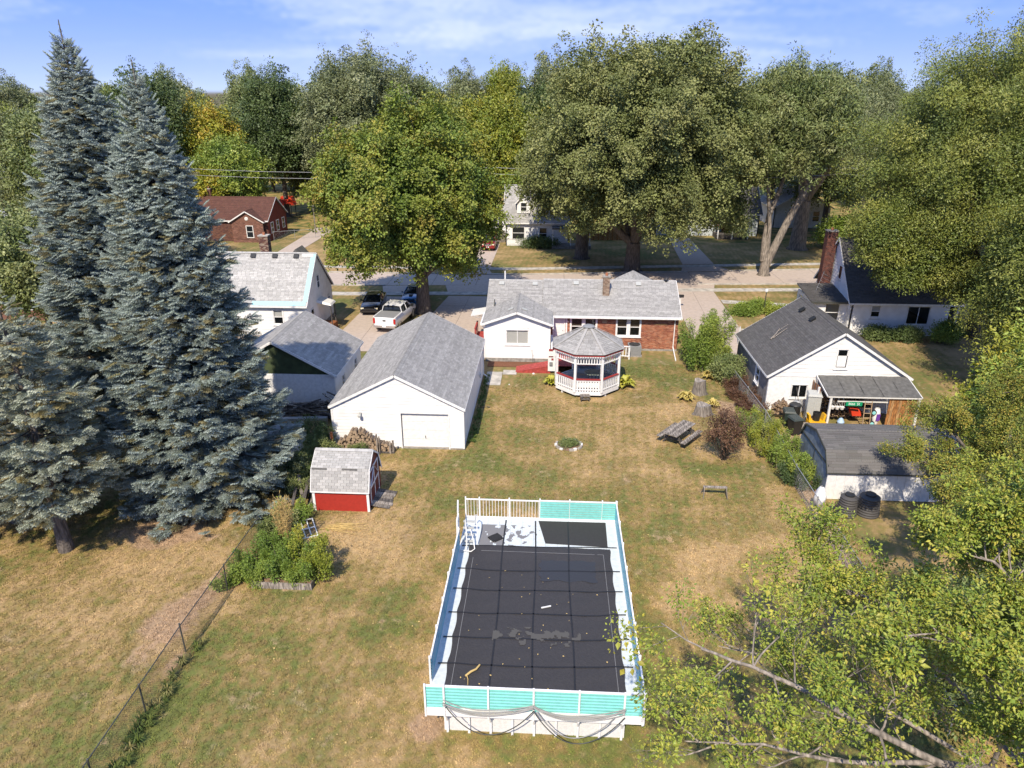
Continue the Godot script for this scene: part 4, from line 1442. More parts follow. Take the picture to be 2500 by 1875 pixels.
func gambrel(called: String, label: String, x0: float, x1: float, prof: Array, front: Material, side: Material, roof: Color, trim: Material, tabw: float, expo: float, single: bool) -> Node3D:
	# prof: z and height of eave, kink and ridge on the near side; the far side mirrors it
	var o := thing(called, label, "shed")
	var ze: float = prof[0][0]
	var zr: float = prof[2][0]
	var zb := 2.0 * zr - ze
	var he: float = prof[0][1]
	var t := frame_z(x0, 0, ze - 0.08)
	wall(o, t, x1 - x0, he - 0.02, Vector2.ZERO, [], front, 0.05, "front_wall")
	wall(o, frame_back(x1, 0, zb + 0.08), x1 - x0, he - 0.02, Vector2.ZERO, [], front, 0.05, "back_wall")
	for s in 2:
		var mb := MB.new()
		var ts := frame_right(x1, 0, ze - 0.135) if s == 0 else frame_left(x0, 0, zb + 0.135)
		var dpt := ze - zb - 0.27
		var ky: float = prof[1][1]
		var kx: float = ze - prof[1][0] - 0.135
		mb.prism(PackedVector2Array([Vector2(0, 0), Vector2(dpt, 0), Vector2(dpt, he - 0.02), Vector2(dpt - kx - 0.03, ky - 0.05), Vector2(dpt * 0.5, prof[2][1] - 0.05), Vector2(kx + 0.03, ky - 0.05), Vector2(0, he - 0.02)]), ts, 0.05)
		part(o, "end_wall", mb.mesh(), side)
		var fm := MB.new()
		var pts := [[ze, he], prof[1], prof[2], [2.0 * zr - prof[1][0], ky], [zb, he]]
		var xx := x1 + 0.07 if s == 0 else x0 - 0.07
		for k in 4:
			fm.bar(Vector3(xx, pts[k][1] - 0.06, pts[k][0]), Vector3(xx, pts[k + 1][1] - 0.06, pts[k + 1][0]), 0.03, 0.09)
		part(o, "rake_trim", fm.mesh(), trim)
	for k in 2:
		var a: Array = prof[k]
		var b: Array = prof[k + 1]
		var u := Vector3(0, b[1] - a[1], b[0] - a[0])
		slope(o, slope_frame(Vector3(x0 - 0.06, a[1], a[0]), Vector3.RIGHT, u), 0, x1 - x0 + 0.12, 0, x1 - x0 + 0.12, u.length(), roof, tabw, expo, single, 0.04)
		var u2 := Vector3(0, b[1] - a[1], a[0] - b[0])
		slope(o, slope_frame(Vector3(x1 + 0.06, a[1], 2.0 * zr - a[0]), Vector3.LEFT, u2), 0, x1 - x0 + 0.12, 0, x1 - x0 + 0.12, u2.length(), roof, tabw, expo, false, 0.04)
	ridge_cap(o, Vector3(x0 - 0.06, prof[2][1], zr), Vector3(x1 + 0.06, prof[2][1], zr), roof * 1.1)
	var bt := MB.new()
	bt.span(x0 - 0.06, x1 + 0.06, he - 0.07, he - 0.0, ze - 0.0, ze + 0.03)
	part(o, "eave_board", bt.mesh(), trim)
	return o

func red_shed() -> void:
	var o := gambrel("red_shed", "small red gambrel shed with white trim and grey tab shingles beside the pool yard", -11.05, -8.4, [[-28.55, 1.1], [-28.98, 2.12], [-29.85, 2.7]], M.red_paint, M.maroon, ROOF_LIGHT, M.white_paint, 0.285, 0.145, true)  # ends in maroon, not the front red: shade painted into their colour
	for x: float in [-11.05, -8.45]:
		spans(o, "corner_board", [[x - 0.03, x + 0.09, 0.0, 1.05, -28.62, -28.595]], M.white_paint)
	var ts := slope_frame(Vector3(-11.11, 1.1, -28.55), Vector3.RIGHT, Vector3(0, 1.02, -0.43))
	for x in [0.0, 1.45]:
		var v := MB.new()
		tbox(v, ts, x + 0.02, x + 0.75, 1.02, 1.1, 0.02, 0.035)
		part(o, "bare_strip", v.mesh(), M.tarpaper)
	# double door with white battens on the right end
	var tr := frame_right(-8.4, 0, -28.69)
	var bd := MB.new()
	for q in [[0.35, 0.43, 0.1, 1.85], [1.14, 1.22, 0.1, 1.9], [1.93, 2.01, 0.1, 1.85], [0.43, 1.93, 0.1, 0.18], [0.43, 1.14, 0.95, 1.05], [1.22, 1.93, 0.95, 1.05], [0.43, 1.93, 1.78, 1.86]]:
		tbox(bd, tr, q[0], q[1], q[2], q[3], 0.0, 0.03)
	bd.bar(tr * Vector3(0.45, 1.1, 0.034), tr * Vector3(1.12, 1.76, 0.034), 0.008, 0.07, Vector3.RIGHT)
	bd.bar(tr * Vector3(1.24, 1.76, 0.034), tr * Vector3(1.91, 1.1, 0.034), 0.008, 0.07, Vector3.RIGHT)
	part(o, "door_battens", bd.mesh(), M.white_paint)
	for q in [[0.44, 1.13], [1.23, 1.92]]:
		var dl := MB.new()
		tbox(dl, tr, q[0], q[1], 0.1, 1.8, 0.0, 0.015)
		part(o, "door_leaf", dl.mesh(), M.maroon)  # same darkened red as the end wall, shade included
	settle(o, Vector3(-9.7, 0, -29.85))
	var r := thing("ramp", "weathered grey plank ramp leaning at the red shed doors", "ramp")
	for k in 6:
		bpart(r, "plank", Vector3(-7.95, 0.12, -29.0 - k * 0.27), Vector3(0.95 + rf(-0.1, 0.15), 0.035, 0.24), [M.weathered, M.weathered_light, M.weathered_dark][k % 3], Basis(Vector3(0, 0, 1), -0.16) * Basis(Vector3.UP, rf(-0.06, 0.06)))
	settle(r, Vector3(-7.9, 0, -29.7))

func blue_shed() -> void:
	var o := gambrel("blue_shed", "blue grey and white gambrel shed with charcoal roof behind the right fence", 13.6, 19.4, [[-30.95, 1.5], [-31.6, 2.42], [-33.1, 2.78]], M.white_paint, M.blue_grey, ROOF_DARK * 1.3, M.steel_dark, 0.6, 0.145, false)
	var ts := frame_left(13.6, 0, -35.1)
	var bt := MB.new()
	tbox(bt, ts, 0.05, 4.0, 1.75, 1.83, 0.0, 0.03)
	tbox(bt, ts, 2.05, 2.09, 0.1, 1.75, 0.0, 0.02)
	part(o, "batten", bt.mesh(), M.steel_dark)
	for k in 14:
		bpart(o, "vertical_board", Vector3(13.82 + k * 0.41, 0.72, -31.02), Vector3(0.395, 1.4, 0.02), M.white_paint)
	settle(o, Vector3(16.5, 0, -33.1))

func small_shed() -> void:
	var o := thing("lean_to_shed", "low grey metal lean to shed half hidden under the spruce branches", "shed")
	var mb := MB.new()
	mb.hexa(PackedVector3Array([Vector3(-16.4, 0, -32.2), Vector3(-13.3, 0, -32.2), Vector3(-13.3, 0, -33.9), Vector3(-16.4, 0, -33.9), Vector3(-16.4, 1.35, -32.2), Vector3(-13.3, 1.35, -32.2), Vector3(-13.3, 1.9, -33.9), Vector3(-16.4, 1.9, -33.9)]))
	part(o, "shed_body", mb.mesh(), M.old_white)
	var u := Vector3(0, 0.55, -1.7)
	var ts := slope_frame(Vector3(-16.5, 1.37, -32.05), Vector3.RIGHT, u)
	for k in 11:
		var q := MB.new()
		tbox(q, ts, k * 0.3, k * 0.3 + 0.29, 0, 1.95, 0.0, 0.03)
		tbox(q, ts, k * 0.3, k * 0.3 + 0.04, 0, 1.95, 0.03, 0.05)
		part(o, "roof_panel", q.mesh(), M.grey_metal)
	settle(o, Vector3(-14.8, 0, -33.0))

func gazebo() -> void:
	var C := Vector3(2.55, 0, -44.95)
	var o := thing("gazebo", "white octagonal gazebo with grey shingle roof and red fascia on the lawn", "gazebo")
	var P := func(i: int, r: float, y: float) -> Vector3:
		var a := PI / 8.0 + i * PI / 4.0
		return C + Vector3(sin(a) * r, y, cos(a) * r)
	var R := 2.22
	var yf := 0.42
	var fl := MB.new()
	var low := PackedVector3Array()
	for i in 8:
		fl.tri(C + Vector3(0, yf, 0), P.call(i, R, yf), P.call(i + 1, R, yf))
		fl.tri(C + Vector3(0, yf - 0.06, 0), P.call(i + 1, R, yf - 0.06), P.call(i, R, yf - 0.06))
	part(o, "floor", fl.mesh(), M.grey_metal)
	for i in 8:
		var a: Vector3 = P.call(i, R, 0)
		var b: Vector3 = P.call(i + 1, R, 0)
		var d := (b - a).normalized()
		var out := ((a + b) * 0.5 - C).normalized()
		var tt := Transform3D(Basis(d, Vector3.UP, d.cross(Vector3.UP)), a)
		var wd := a.distance_to(b)
		# corner post and pier
		var ps := MB.new()
		ps.box(a + Vector3(0, 1.66, 0), Vector3(0.15, 2.5, 0.15), Basis(Vector3.UP, PI / 8.0 + i * PI / 4.0))
		part(o, "post", ps.mesh(), M.white_paint)
		var pr := MB.new()
		pr.box((a * 0.7 + b * 0.3) - out * 0.08 + Vector3(0, 0.11, 0), Vector3(0.12, 0.22, 0.12), tt.basis)
		part(o, "pier", pr.mesh(), M.old_white)
		var open := i == 4 or i == 3
		var sk := MB.new()
		tbox(sk, tt, 0.0, wd, 0.2, 0.44, 0.0, 0.04)
		part(o, "rim_board", sk.mesh(), M.white_paint)
		if not open:
			var rl := MB.new()
			tbox(rl, tt, 0.07, wd - 0.07, 1.27, 1.34, -0.05, 0.09)
			part(o, "rail", rl.mesh(), M.red_trim)
			var lw := MB.new()
			tbox(lw, tt, 0.07, wd - 0.07, 0.55, 0.62, -0.02, 0.06)
			tbox(lw, tt, 0.07, wd - 0.07, 1.17, 1.25, 0.0, 0.05)
			part(o, "lower_rail", lw.mesh(), M.white_paint)
			var nb := 9
			for k in nb:
				bpart(o, "baluster", tt * Vector3(0.16 + (wd - 0.32) * k / (nb - 1.0), 0.82, 0.03), Vector3(0.1, 0.78, 0.022), M.white_paint, tt.basis)
			if i == 7:
				var pn := MB.new()
				tbox(pn, tt, 0.1, wd - 0.1, 0.72, 1.06, -0.04, -0.02)
				part(o, "bench_back", pn.mesh(), M.white_paint)
		# head: beam, fret spindles and scallops under a red fascia
		var hd := MB.new()
		tbox(hd, tt, 0.05, wd - 0.05, 2.72, 2.9, -0.03, 0.04)
		tbox(hd, tt, 0.05, wd - 0.05, 2.34, 2.4, -0.02, 0.03)
		part(o, "header", hd.mesh(), M.white_paint)
		for k in 9:
			bpart(o, "spindle", tt * Vector3(0.16 + (wd - 0.32) * k / 8.0, 2.56, 0.005), Vector3(0.07, 0.33, 0.025), M.white_paint, tt.basis)
		var e0: Vector3 = P.call(i, 2.44, 0)
		var e1: Vector3 = P.call(i + 1, 2.44, 0)
		var te := Transform3D(tt.basis, e0)
		var we := e0.distance_to(e1)
		var fa := MB.new()
		tbox(fa, te, -0.005, we + 0.005, 2.93, 3.08, -0.03, 0.0)
		part(o, "fascia", fa.mesh(), M.red_trim)
		var sc := MB.new()
		for k in 12:
			var x := we * (k + 0.5) / 12.0
			sc.prism(PackedVector2Array([Vector2(x - 0.06, 2.93), Vector2(x - 0.04, 2.86), Vector2(x, 2.835), Vector2(x + 0.04, 2.86), Vector2(x + 0.06, 2.93)]), te * Transform3D(Basis.IDENTITY, Vector3(0, 0, -0.008)), 0.02)
		part(o, "scallop_trim", sc.mesh(), M.white_paint)
		# roof facet
		var top0: Vector3 = P.call(i, 0.34, 4.18)
		var g0: Vector3 = P.call(i, 2.5, 3.08)
		var g1: Vector3 = P.call(i + 1, 2.5, 3.08)
		var mid := (g0 + g1) * 0.5
		var apex := C + Vector3(0, 4.32, 0)
		var u := apex - mid
		var len := u.length()
		var wg := g0.distance_to(g1)
		slope(o, slope_frame(g0, g1 - g0, u), 0.0, wg, wg * 0.43, wg * 0.57, len * 0.86, ROOF_GREY * 0.95, 0.3, 0.145, false, 0.05)
		var hc := MB.new()
		hc.colored = true
		hc.col = ROOF_GREY * 1.02
		hc.bar(g0 + Vector3(0, 0.02, 0), top0 + Vector3(0, 0.05, 0), 0.16, 0.02)
		part(o, "hip_cap", hc.mesh(), M.shingle)
	var cu := MB.new()
	cu.lathe(C, [[0.36, 4.1], [0.36, 4.24], [0.42, 4.24], [0.42, 4.29], [0.2, 4.37], [0.0, 4.4]], 8)
	part(o, "cupola", cu.mesh(), M.grey_metal)
	settle(o, C)
	var tb := thing("round_table", "round green topped patio table inside the gazebo", "table", Vector3(3.0, yf, -44.6))
	var tp := MB.new()
	tp.lathe(Vector3(0, 0.7, 0), [[0.0, 0.0], [0.62, 0.0], [0.64, 0.02], [0.62, 0.04], [0.0, 0.045]], 24)
	part(tb, "table_top", tp.mesh(), mat("table_green", Color(0.2, 0.23, 0.2), 0.4))
	for k in 4:
		var l := MB.new()
		var a := k * PI / 2 + 0.4
		l.rod(Vector3(cos(a) * 0.42, 0, sin(a) * 0.42), Vector3(cos(a) * 0.3, 0.7, sin(a) * 0.3), 0.02)
		part(tb, "leg", l.mesh(), M.black_metal)
	var be := thing("bench", "blue grey bench along the far side of the gazebo floor", "bench", Vector3(2.5, yf, -46.3))
	bpart(be, "seat", Vector3(0, 0.42, 0), Vector3(1.5, 0.06, 0.45), M.blue_grey)
	bpart(be, "backrest", Vector3(0, 0.75, -0.24), Vector3(1.5, 0.5, 0.05), M.blue_grey)
	for x in [-0.68, 0.68]:
		bpart(be, "leg", Vector3(x, 0.2, 0), Vector3(0.06, 0.4, 0.42), M.steel_dark)

func porch() -> void:
	var o := thing("deck", "low red and white wooden deck joining the house door and the gazebo", "deck")
	var y := 0.58
	for k in 22:
		bpart(o, "deck_board", Vector3(0.22 + k * 0.146, y, -49.6), Vector3(0.138, 0.035, 4.9 if k > 1 else 4.6), M.red_deck)
	for q in [[0.16, -47.6], [0.16, -48.8], [0.16, -50.2], [0.16, -51.5], [3.45, -47.6], [3.45, -51.4]]:
		bpart(o, "post", Vector3(q[0], 0.7, q[1]), Vector3(0.1, 1.4, 0.1), M.white_paint)
	bpart(o, "rail", Vector3(0.16, 1.42, -49.5), Vector3(0.12, 0.05, 4.1), M.white_paint)
	bpart(o, "rail", Vector3(3.45, 1.42, -49.5), Vector3(0.12, 0.05, 3.9), M.white_paint)
	for k in 16:
		bpart(o, "baluster", Vector3(3.45, 1.0, -47.7 - k * 0.24), Vector3(0.04, 0.8, 0.04), M.white_paint)
		bpart(o, "baluster", Vector3(0.16, 1.0, -47.7 - k * 0.24), Vector3(0.04, 0.8, 0.04), M.white_paint)
	bpart(o, "skirt", Vector3(0.13, 0.3, -49.5), Vector3(0.04, 0.5, 4.2), M.red_deck)
	# white gate panel with post box and lettered plaque
	bpart(o, "gate_panel", Vector3(0.27, 0.98, -47.12), Vector3(0.72, 1.55, 0.04), M.white_paint)
	bpart(o, "gate_cap", Vector3(0.1, 1.78, -47.12), Vector3(0.28, 0.12, 0.1), M.red_trim)
	bpart(o, "post_box", Vector3(0.12, 0.78, -47.05), Vector3(0.22, 0.24, 0.1), M.grey_metal)
	bpart(o, "plaque", Vector3(0.12, 1.3, -47.085), Vector3(0.32, 0.07, 0.02), M.maroon)
	bpart(o, "plaque", Vector3(0.47, 1.3, -47.085), Vector3(0.16, 0.07, 0.02), M.maroon)
	bpart(o, "plaque", Vector3(0.22, 1.1, -47.085), Vector3(0.15, 0.14, 0.02), M.red_trim)
	settle(o, Vector3(1.8, 0, -49.5))
	var r := thing("ramp", "red painted wooden ramp rising beside the white wing", "ramp")
	for k in 16:
		var f := k / 15.0
		bpart(r, "ramp_board", Vector3(-2.3 + f * 2.3, 0.07 + f * 0.46, -47.75), Vector3(0.15, 0.035, 1.1), M.red_deck, Basis(Vector3(0, 0, 1), 0.2))
	var sd := MB.new()
	sd.prism(PackedVector2Array([Vector2(-2.38, 0.0), Vector2(0.08, 0.0), Vector2(0.08, 0.5), Vector2(-2.38, 0.03)]), frame_z(0, 0, -47.17), 0.04)
	part(r, "ramp_side", sd.mesh(), M.red_deck)
	settle(r, Vector3(-1.1, 0, -47.7))
	var ml := MB.new()
	rng.seed = 31
	var rows := []
	for i in 5:
		var row := []
		for j in 22:
			row.append(Vector3(-4.5 + j * 0.215, 0.03 + rf(0, 0.05) * (1.0 if i > 0 and i < 4 else 0.0), -48.25 - i * 0.27))
		rows.append(row)
	ml.grid(rows, true)
	var mo := struct("mulch_bed", ml.mesh(), M.mulch)
	var hr := thing("handrail", "white slatted wooden handrail panel beside the air conditioner", "railing")
	bpart(hr, "rail", Vector3(5.35, 1.05, -50.35), Vector3(1.25, 0.06, 0.09), M.white_paint, Basis(Vector3(0, 0, 1), -0.08))
	bpart(hr, "rail", Vector3(5.35, 0.3, -50.35), Vector3(1.25, 0.06, 0.06), M.white_paint, Basis(Vector3(0, 0, 1), -0.08))
	for k in 6:
		bpart(hr, "baluster", Vector3(4.85 + k * 0.21, 0.68 - k * 0.016, -50.35), Vector3(0.06, 0.76, 0.03), M.white_paint)
	bpart(hr, "post", Vector3(5.95, 0.5, -50.4), Vector3(0.09, 1.0, 0.09), M.white_paint)
	bpart(hr, "post", Vector3(4.7, 0.6, -50.4), Vector3(0.09, 1.2, 0.09), M.red_trim)
	settle(hr, Vector3(5.35, 0, -50.35))
	var ac := thing("air_conditioner", "grey louvred air conditioning unit against the brick wall", "air conditioner")
	var body := MB.new()
	body.span(5.95, 6.9, 0.1, 0.84, -51.85, -50.95)
	part(ac, "casing", body.mesh(), M.grey_metal)
	for k in 12:
		bpart(ac, "louvre", Vector3(6.0 + k * 0.077, 0.46, -50.94), Vector3(0.05, 0.68, 0.03), M.grey_metal)
	var fan := MB.new()
	fan.lathe(Vector3(6.42, 0.845, -51.4), [[0.0, -0.0], [0.36, 0.0], [0.38, 0.035], [0.42, 0.035], [0.42, 0.0]], 20)
	part(ac, "fan_grille", fan.mesh(), M.black_metal)
	bpart(ac, "slab_base", Vector3(6.42, 0.05, -51.4), Vector3(1.1, 0.1, 1.05), M.block)
	settle(ac, Vector3(6.42, 0, -51.4))

# ---------------------------------------------------------------- pool and things in the yards

func pool() -> void:
	var o := thing("above_ground_pool", "rectangular above ground pool with black winter cover and teal fenced white deck", "pool")
	var X0 := -3.5
	var X1 := 3.0
	var Z0 := -15.98
	var Z1 := -26.5
	var H := 1.25
	rng.seed = 51
	# walls of upright white panels with ribs
	var k := 0
	var x := -2.9
	while x < 2.45:
		bpart(o, "wall_panel", Vector3(x + 0.334, 0.58, -16.4), Vector3(0.66, 1.16, 0.03), M.old_white)
		bpart(o, "wall_panel", Vector3(x + 0.334, 0.58, -24.6), Vector3(0.66, 1.16, 0.03), M.old_white)
		x += 0.671
	for i in 9:
		var px := -2.92 + i * 0.672
		bpart(o, "rib", Vector3(px, 0.58, -16.34), Vector3(0.07, 1.16, 0.1), M.white_trim)
		if i % 2 == 0:
			var br := MB.new()
			br.bar(Vector3(px, 1.1, -16.05), Vector3(px, 0.45, -16.33), 0.05, 0.05)
			part(o, "brace", br.mesh(), M.white_trim)
	for z in 12:
		for sx in [-2.93, 2.45]:
			bpart(o, "wall_panel", Vector3(sx, 0.58, -16.76 - z * 0.684), Vector3(0.03, 1.16, 0.67), M.old_white)
			bpart(o, "rib", Vector3(sx + (-0.05 if sx < 0 else 0.05), 0.58, -16.42 - z * 0.684), Vector3(0.1, 1.16, 0.07), M.white_trim)
	for q in [[X0 + 0.1, Z1 + 0.15], [X1 - 0.1, Z1 + 0.15], [-0.3, Z1 + 0.15], [X0 + 0.1, -21.0], [X1 - 0.1, -21.0], [0.9, Z1 + 0.15], [-1.6, Z1 + 0.15]]:
		bpart(o, "leg", Vector3(q[0], 0.58, q[1]), Vector3(0.09, 1.16, 0.09), M.white_trim)
	# deck boards: side walks crosswise, front strip and the wider back deck
	var z := Z0
	while z > -24.35:
		bpart(o, "deck_board", Vector3(X0 + 0.34, H - 0.03, z - 0.2), Vector3(0.68, 0.05, 0.396), M.pool_deck)
		bpart(o, "deck_board", Vector3(X1 - 0.34, H - 0.03, z - 0.2), Vector3(0.68, 0.05, 0.396), M.pool_deck)
		z -= 0.4
	for i in 5:
		bpart(o, "deck_board", Vector3(-2.3 + i * 1.026, H - 0.03, Z0 - 0.36), Vector3(1.02, 0.05, 0.7), M.pool_deck)
	for i in 13:
		bpart(o, "deck_board", Vector3(X0 + 0.25 + i * 0.5, H - 0.03, -25.43), Vector3(0.494, 0.05, 2.12), M.pool_deck)
	# patches where the deck's coating has worn off to the grey sheet below
	var worn := FastNoiseLite.new()
	worn.seed = 4
	worn.frequency = 1.6
	var wm := MB.new()
	for i in 58:
		for j in 34:
			var wx := -2.75 + i * 0.045
			var wz := -26.0 + j * 0.045
			var s := worn.get_noise_2d(wx * 1.2, wz * 0.9) + 0.30 * sin(wx * 16.0) * 0.35 + (-1.5 - wx) * 0.42
			if s > 0.0:
				wm.quad(Vector3(wx, H - 0.001, wz + 0.045), Vector3(wx + 0.045, H - 0.001, wz + 0.045), Vector3(wx + 0.045, H - 0.001, wz), Vector3(wx, H - 0.001, wz))
	part(o, "worn_coating", wm.mesh(), mat("worn_grey", Color(0.17, 0.17, 0.175), 0.8))
	# rim boards round the deck
	for q in [[Vector3(X0, H - 0.11, Z0), Vector3(X1, H - 0.11, Z0)], [Vector3(X0, H - 0.11, Z1), Vector3(X1, H - 0.11, Z1)], [Vector3(X0, H - 0.11, Z0), Vector3(X0, H - 0.11, Z1)], [Vector3(X1, H - 0.11, Z0), Vector3(X1, H - 0.11, Z1)]]:
		var rb := MB.new()
		rb.bar(q[0], q[1], 0.05, 0.2)
		part(o, "rim_board", rb.mesh(), M.white_trim)
	# fence: slats between posts
	fence_run(o, Vector3(X0, H, Z0), Vector3(X1, H, Z0), [0.0, 0.57, 1.9, 3.25, 4.6, 5.93, 6.5], M.teal, Vector3(0, 0, 1))
	fence_run(o, Vector3(X1, H, Z0), Vector3(X1, H, Z1), [0.0, 1.5, 3.0, 4.5, 6.0, 7.5, 9.0, 10.52], M.teal_shaded, Vector3(1, 0, 0))
	fence_run(o, Vector3(X0, H, Z0 - 1.1), Vector3(X0, H, -24.2), [0.0, 1.4, 2.8, 4.2, 5.6, 7.1], M.teal_shaded, Vector3(-1, 0, 0))
	fence_run(o, Vector3(-0.27, H, Z1), Vector3(X1, H, Z1), [0.0, 1.28, 2.68, 3.27], M.teal, Vector3(0, 0, -1))
	for y in [0.05, 0.93]:
		var rl := MB.new()
		rl.bar(Vector3(X0, H + y, Z1), Vector3(-0.27, H + y, Z1), 0.04, 0.05)
		part(o, "rail", rl.mesh(), M.white_trim)
	for px in [-3.5, -2.9, -1.6]:
		bpart(o, "post", Vector3(px, H + 0.52, Z1), Vector3(0.055, 1.04, 0.055), M.white_trim)
	for i in 24:
		var bx := -3.4 + i * 0.133
		bpart(o, "picket", Vector3(bx, H + 0.49, Z1), Vector3(0.018, 0.86, 0.018), M.white_trim)
	# open gate: two white leaves by the steps at the far left corner
	bpart(o, "gate_leaf", Vector3(-3.62, H + 0.2, -24.75), Vector3(0.06, 1.9, 0.5), M.white_trim)
	bpart(o, "gate_leaf", Vector3(-3.72, H + 0.35, -25.6), Vector3(0.06, 1.6, 0.9), M.white_trim, Basis(Vector3.UP, 0.12))
	var lad := MB.new()
	for sx in [-3.35, -2.95]:
		var zz := -24.2 if sx < -3.1 else -24.6
		lad.tube(PackedVector3Array([Vector3(sx - 0.1, H, zz - 1.3), Vector3(sx - 0.05, H + 0.55, zz - 1.2), Vector3(sx + 0.02, H + 0.85, zz - 0.8), Vector3(sx + 0.1, H + 0.75, zz - 0.3), Vector3(sx + 0.15, H + 0.3, zz + 0.0), Vector3(sx + 0.16, H + 0.05, zz + 0.12)]), PackedFloat32Array([0.022, 0.022, 0.022, 0.022, 0.022, 0.022]), 8)
	part(o, "ladder_rail", lad.mesh(), M.old_white)
	var lp := MB.new()
	lp.tube(PackedVector3Array([Vector3(-3.45, H + 0.06, -24.0), Vector3(-3.0, H + 0.06, -23.92), Vector3(-2.86, H + 0.1, -24.05), Vector3(-2.95, H + 0.3, -24.4), Vector3(-3.1, H + 0.5, -24.8)]), PackedFloat32Array([0.025, 0.025, 0.025, 0.025, 0.025]), 8)
	part(o, "ladder_foot", lp.mesh(), M.old_white)
	for i in 4:
		bpart(o, "ladder_tread", Vector3(-3.2, H + 0.12 + i * 0.2, -24.55 - i * 0.18), Vector3(0.45, 0.03, 0.13), M.grey_plastic)
	# mesh cover: sags over the water and laps over the walk with edges drawn in between the straps
	var rows := []
	var nz := 60
	for i in nz + 1:
		var cz := lerpf(-16.1, -24.45, float(i) / nz)
		var wav := 0.06 * absf(sin((cz + 16.6) / 1.28 * PI))
		var row := []
		for j in 41:
			var f := j / 40.0
			var cx := lerpf(-3.13 + wav, 2.66 - wav, f)
			var inx := clampf(minf(cx + 2.85, 2.36 - cx) / 0.5, 0.0, 1.0)
			var inz := clampf(minf(-16.45 - cz, cz + 24.05) / 0.5, 0.0, 1.0)
			var sag := inx * inz
			var y := H + 0.012 - 0.05 * sag - 0.012 * sag * absf(sin((cx + 0.3) / 1.34 * PI)) + 0.008 * sin(cx * 7.0 + cz * 3.0) * sin(cz * 2.3 - cx) + 0.005 * sin(cx * 2.1 + cz * 9.0)
			row.append(Vector3(cx, y, cz))
		rows.append(row)
	var cv := MB.new()
	cv.grid(rows, true)
	var cover := part(o, "mesh_cover", cv.mesh(), M.black_cover)
	# dust dried where a puddle stood, in cells like the worn coating
	var ds := MB.new()
	for i in 76:
		for j in 22:
			var wx := -1.75 + i * 0.04
			var wz := -19.75 + j * 0.04
			if worn.get_noise_2d(wx * 0.9 + 7.0, wz * 1.1) - absf(wz + 19.3) * 0.75 > -0.02:
				ds.quad(Vector3(wx, H - 0.022, wz + 0.04), Vector3(wx + 0.04, H - 0.022, wz + 0.04), Vector3(wx + 0.04, H - 0.022, wz), Vector3(wx, H - 0.022, wz))
	part(cover, "dried_dust", ds.mesh(), mat("dust", Color(0.07, 0.068, 0.064), 0.9))
	for sx in [-1.64, -0.32, 1.02]:
		strap(cover, Vector3(sx, H + 0.02, -16.1), Vector3(sx - 0.1, H + 0.02, -26.35), H)
	for sz in [-17.85, -19.1, -20.35, -21.65, -22.85, -24.38]:
		strap(cover, Vector3(-3.42, H + 0.025, sz), Vector3(2.92, H + 0.025, sz - 0.16), H)
	var seam := MB.new()
	for q in [[Vector3(-2.87, 0, -16.6), Vector3(-2.88, 0, -23.6)], [Vector3(2.37, 0, -16.6), Vector3(2.34, 0, -24.05)], [Vector3(-2.6, 0, -24.08), Vector3(2.34, 0, -24.05)]]:
		seam.bar(q[0] + Vector3(0, H + 0.016, 0), q[1] + Vector3(0, H + 0.016, 0), 0.02, 0.008)
	part(cover, "cover_seam", seam.mesh(), M.strap_light)
	var mt := MB.new()
	mt.hexa(PackedVector3Array([Vector3(0.0, H - 0.0, -24.72), Vector3(2.55, H, -24.6), Vector3(2.58, H, -26.38), Vector3(-0.32, H, -26.36), Vector3(0.0, H + 0.02, -24.72), Vector3(2.55, H + 0.02, -24.6), Vector3(2.58, H + 0.02, -26.38), Vector3(-0.32, H + 0.02, -26.36)]))
	part(cover, "step_cover", mt.mesh(), mat("step_black", Color(0.03, 0.029, 0.028), 0.85, M.black_cover.albedo_texture, 0.7))
	var pd := MB.new()
	var pr := []
	for i in 10:
		var row := []
		for j in 14:
			var f := j / 13.0
			row.append(Vector3(lerpf(-0.2 + 0.08 * sin(i * 1.7), 2.25 - 0.05 * sin(i * 2.3), f), H - 0.03, -22.35 - i * 0.145 + 0.06 * sin(j * 1.3) * (1.0 if i == 0 or i == 9 else 0.3)))
		pr.append(row)
	pd.grid(pr, true)
	var wet := mat("puddle", Color(0.03, 0.029, 0.031), 0.42)
	part(cover, "puddle", pd.mesh(), wet)
	settle(o, Vector3(-0.25, 0, -21.2))
	# things lying on the pool
	var br := thing("fallen_branch", "bare tan stick lying on the black pool cover", "stick")
	var b := MB.new()
	b.tube(PackedVector3Array([Vector3(-2.46, H + 0.02, -17.35), Vector3(-2.3, H + 0.06, -17.5), Vector3(-2.15, H + 0.05, -17.62), Vector3(-2.05, H + 0.02, -17.85)]), PackedFloat32Array([0.035, 0.04, 0.035, 0.03]), 7)
	part(br, "stick", b.mesh(), M.straw)
	b = MB.new()
	b.tube(PackedVector3Array([Vector3(-2.42, H + 0.04, -17.38), Vector3(-2.36, H + 0.03, -17.2), Vector3(-2.34, H + 0.02, -16.98)]), PackedFloat32Array([0.018, 0.015, 0.01]), 5)
	part(br, "side_twig", b.mesh(), M.straw)
	settle(br, Vector3(-2.25, H, -17.5))
	var sm := MB.new()
	sm.box(Vector3(-2.1, H + 0.035, -25.0), Vector3(0.5, 0.05, 0.38), Basis(Vector3.UP, 0.7))
	sm.box(Vector3(-1.95, H + 0.03, -24.86), Vector3(0.42, 0.04, 0.09), Basis(Vector3.UP, 0.7))
	one("rubber_mat", "small black rubber mat lying on the worn pale pool deck", "mat", sm.mesh(), M.rubber)
	var wst := MB.new()
	wst.bar(Vector3(-0.1, H + 0.0, -20.75), Vector3(0.25, H + 0.02, -20.85), 0.05, 0.03)
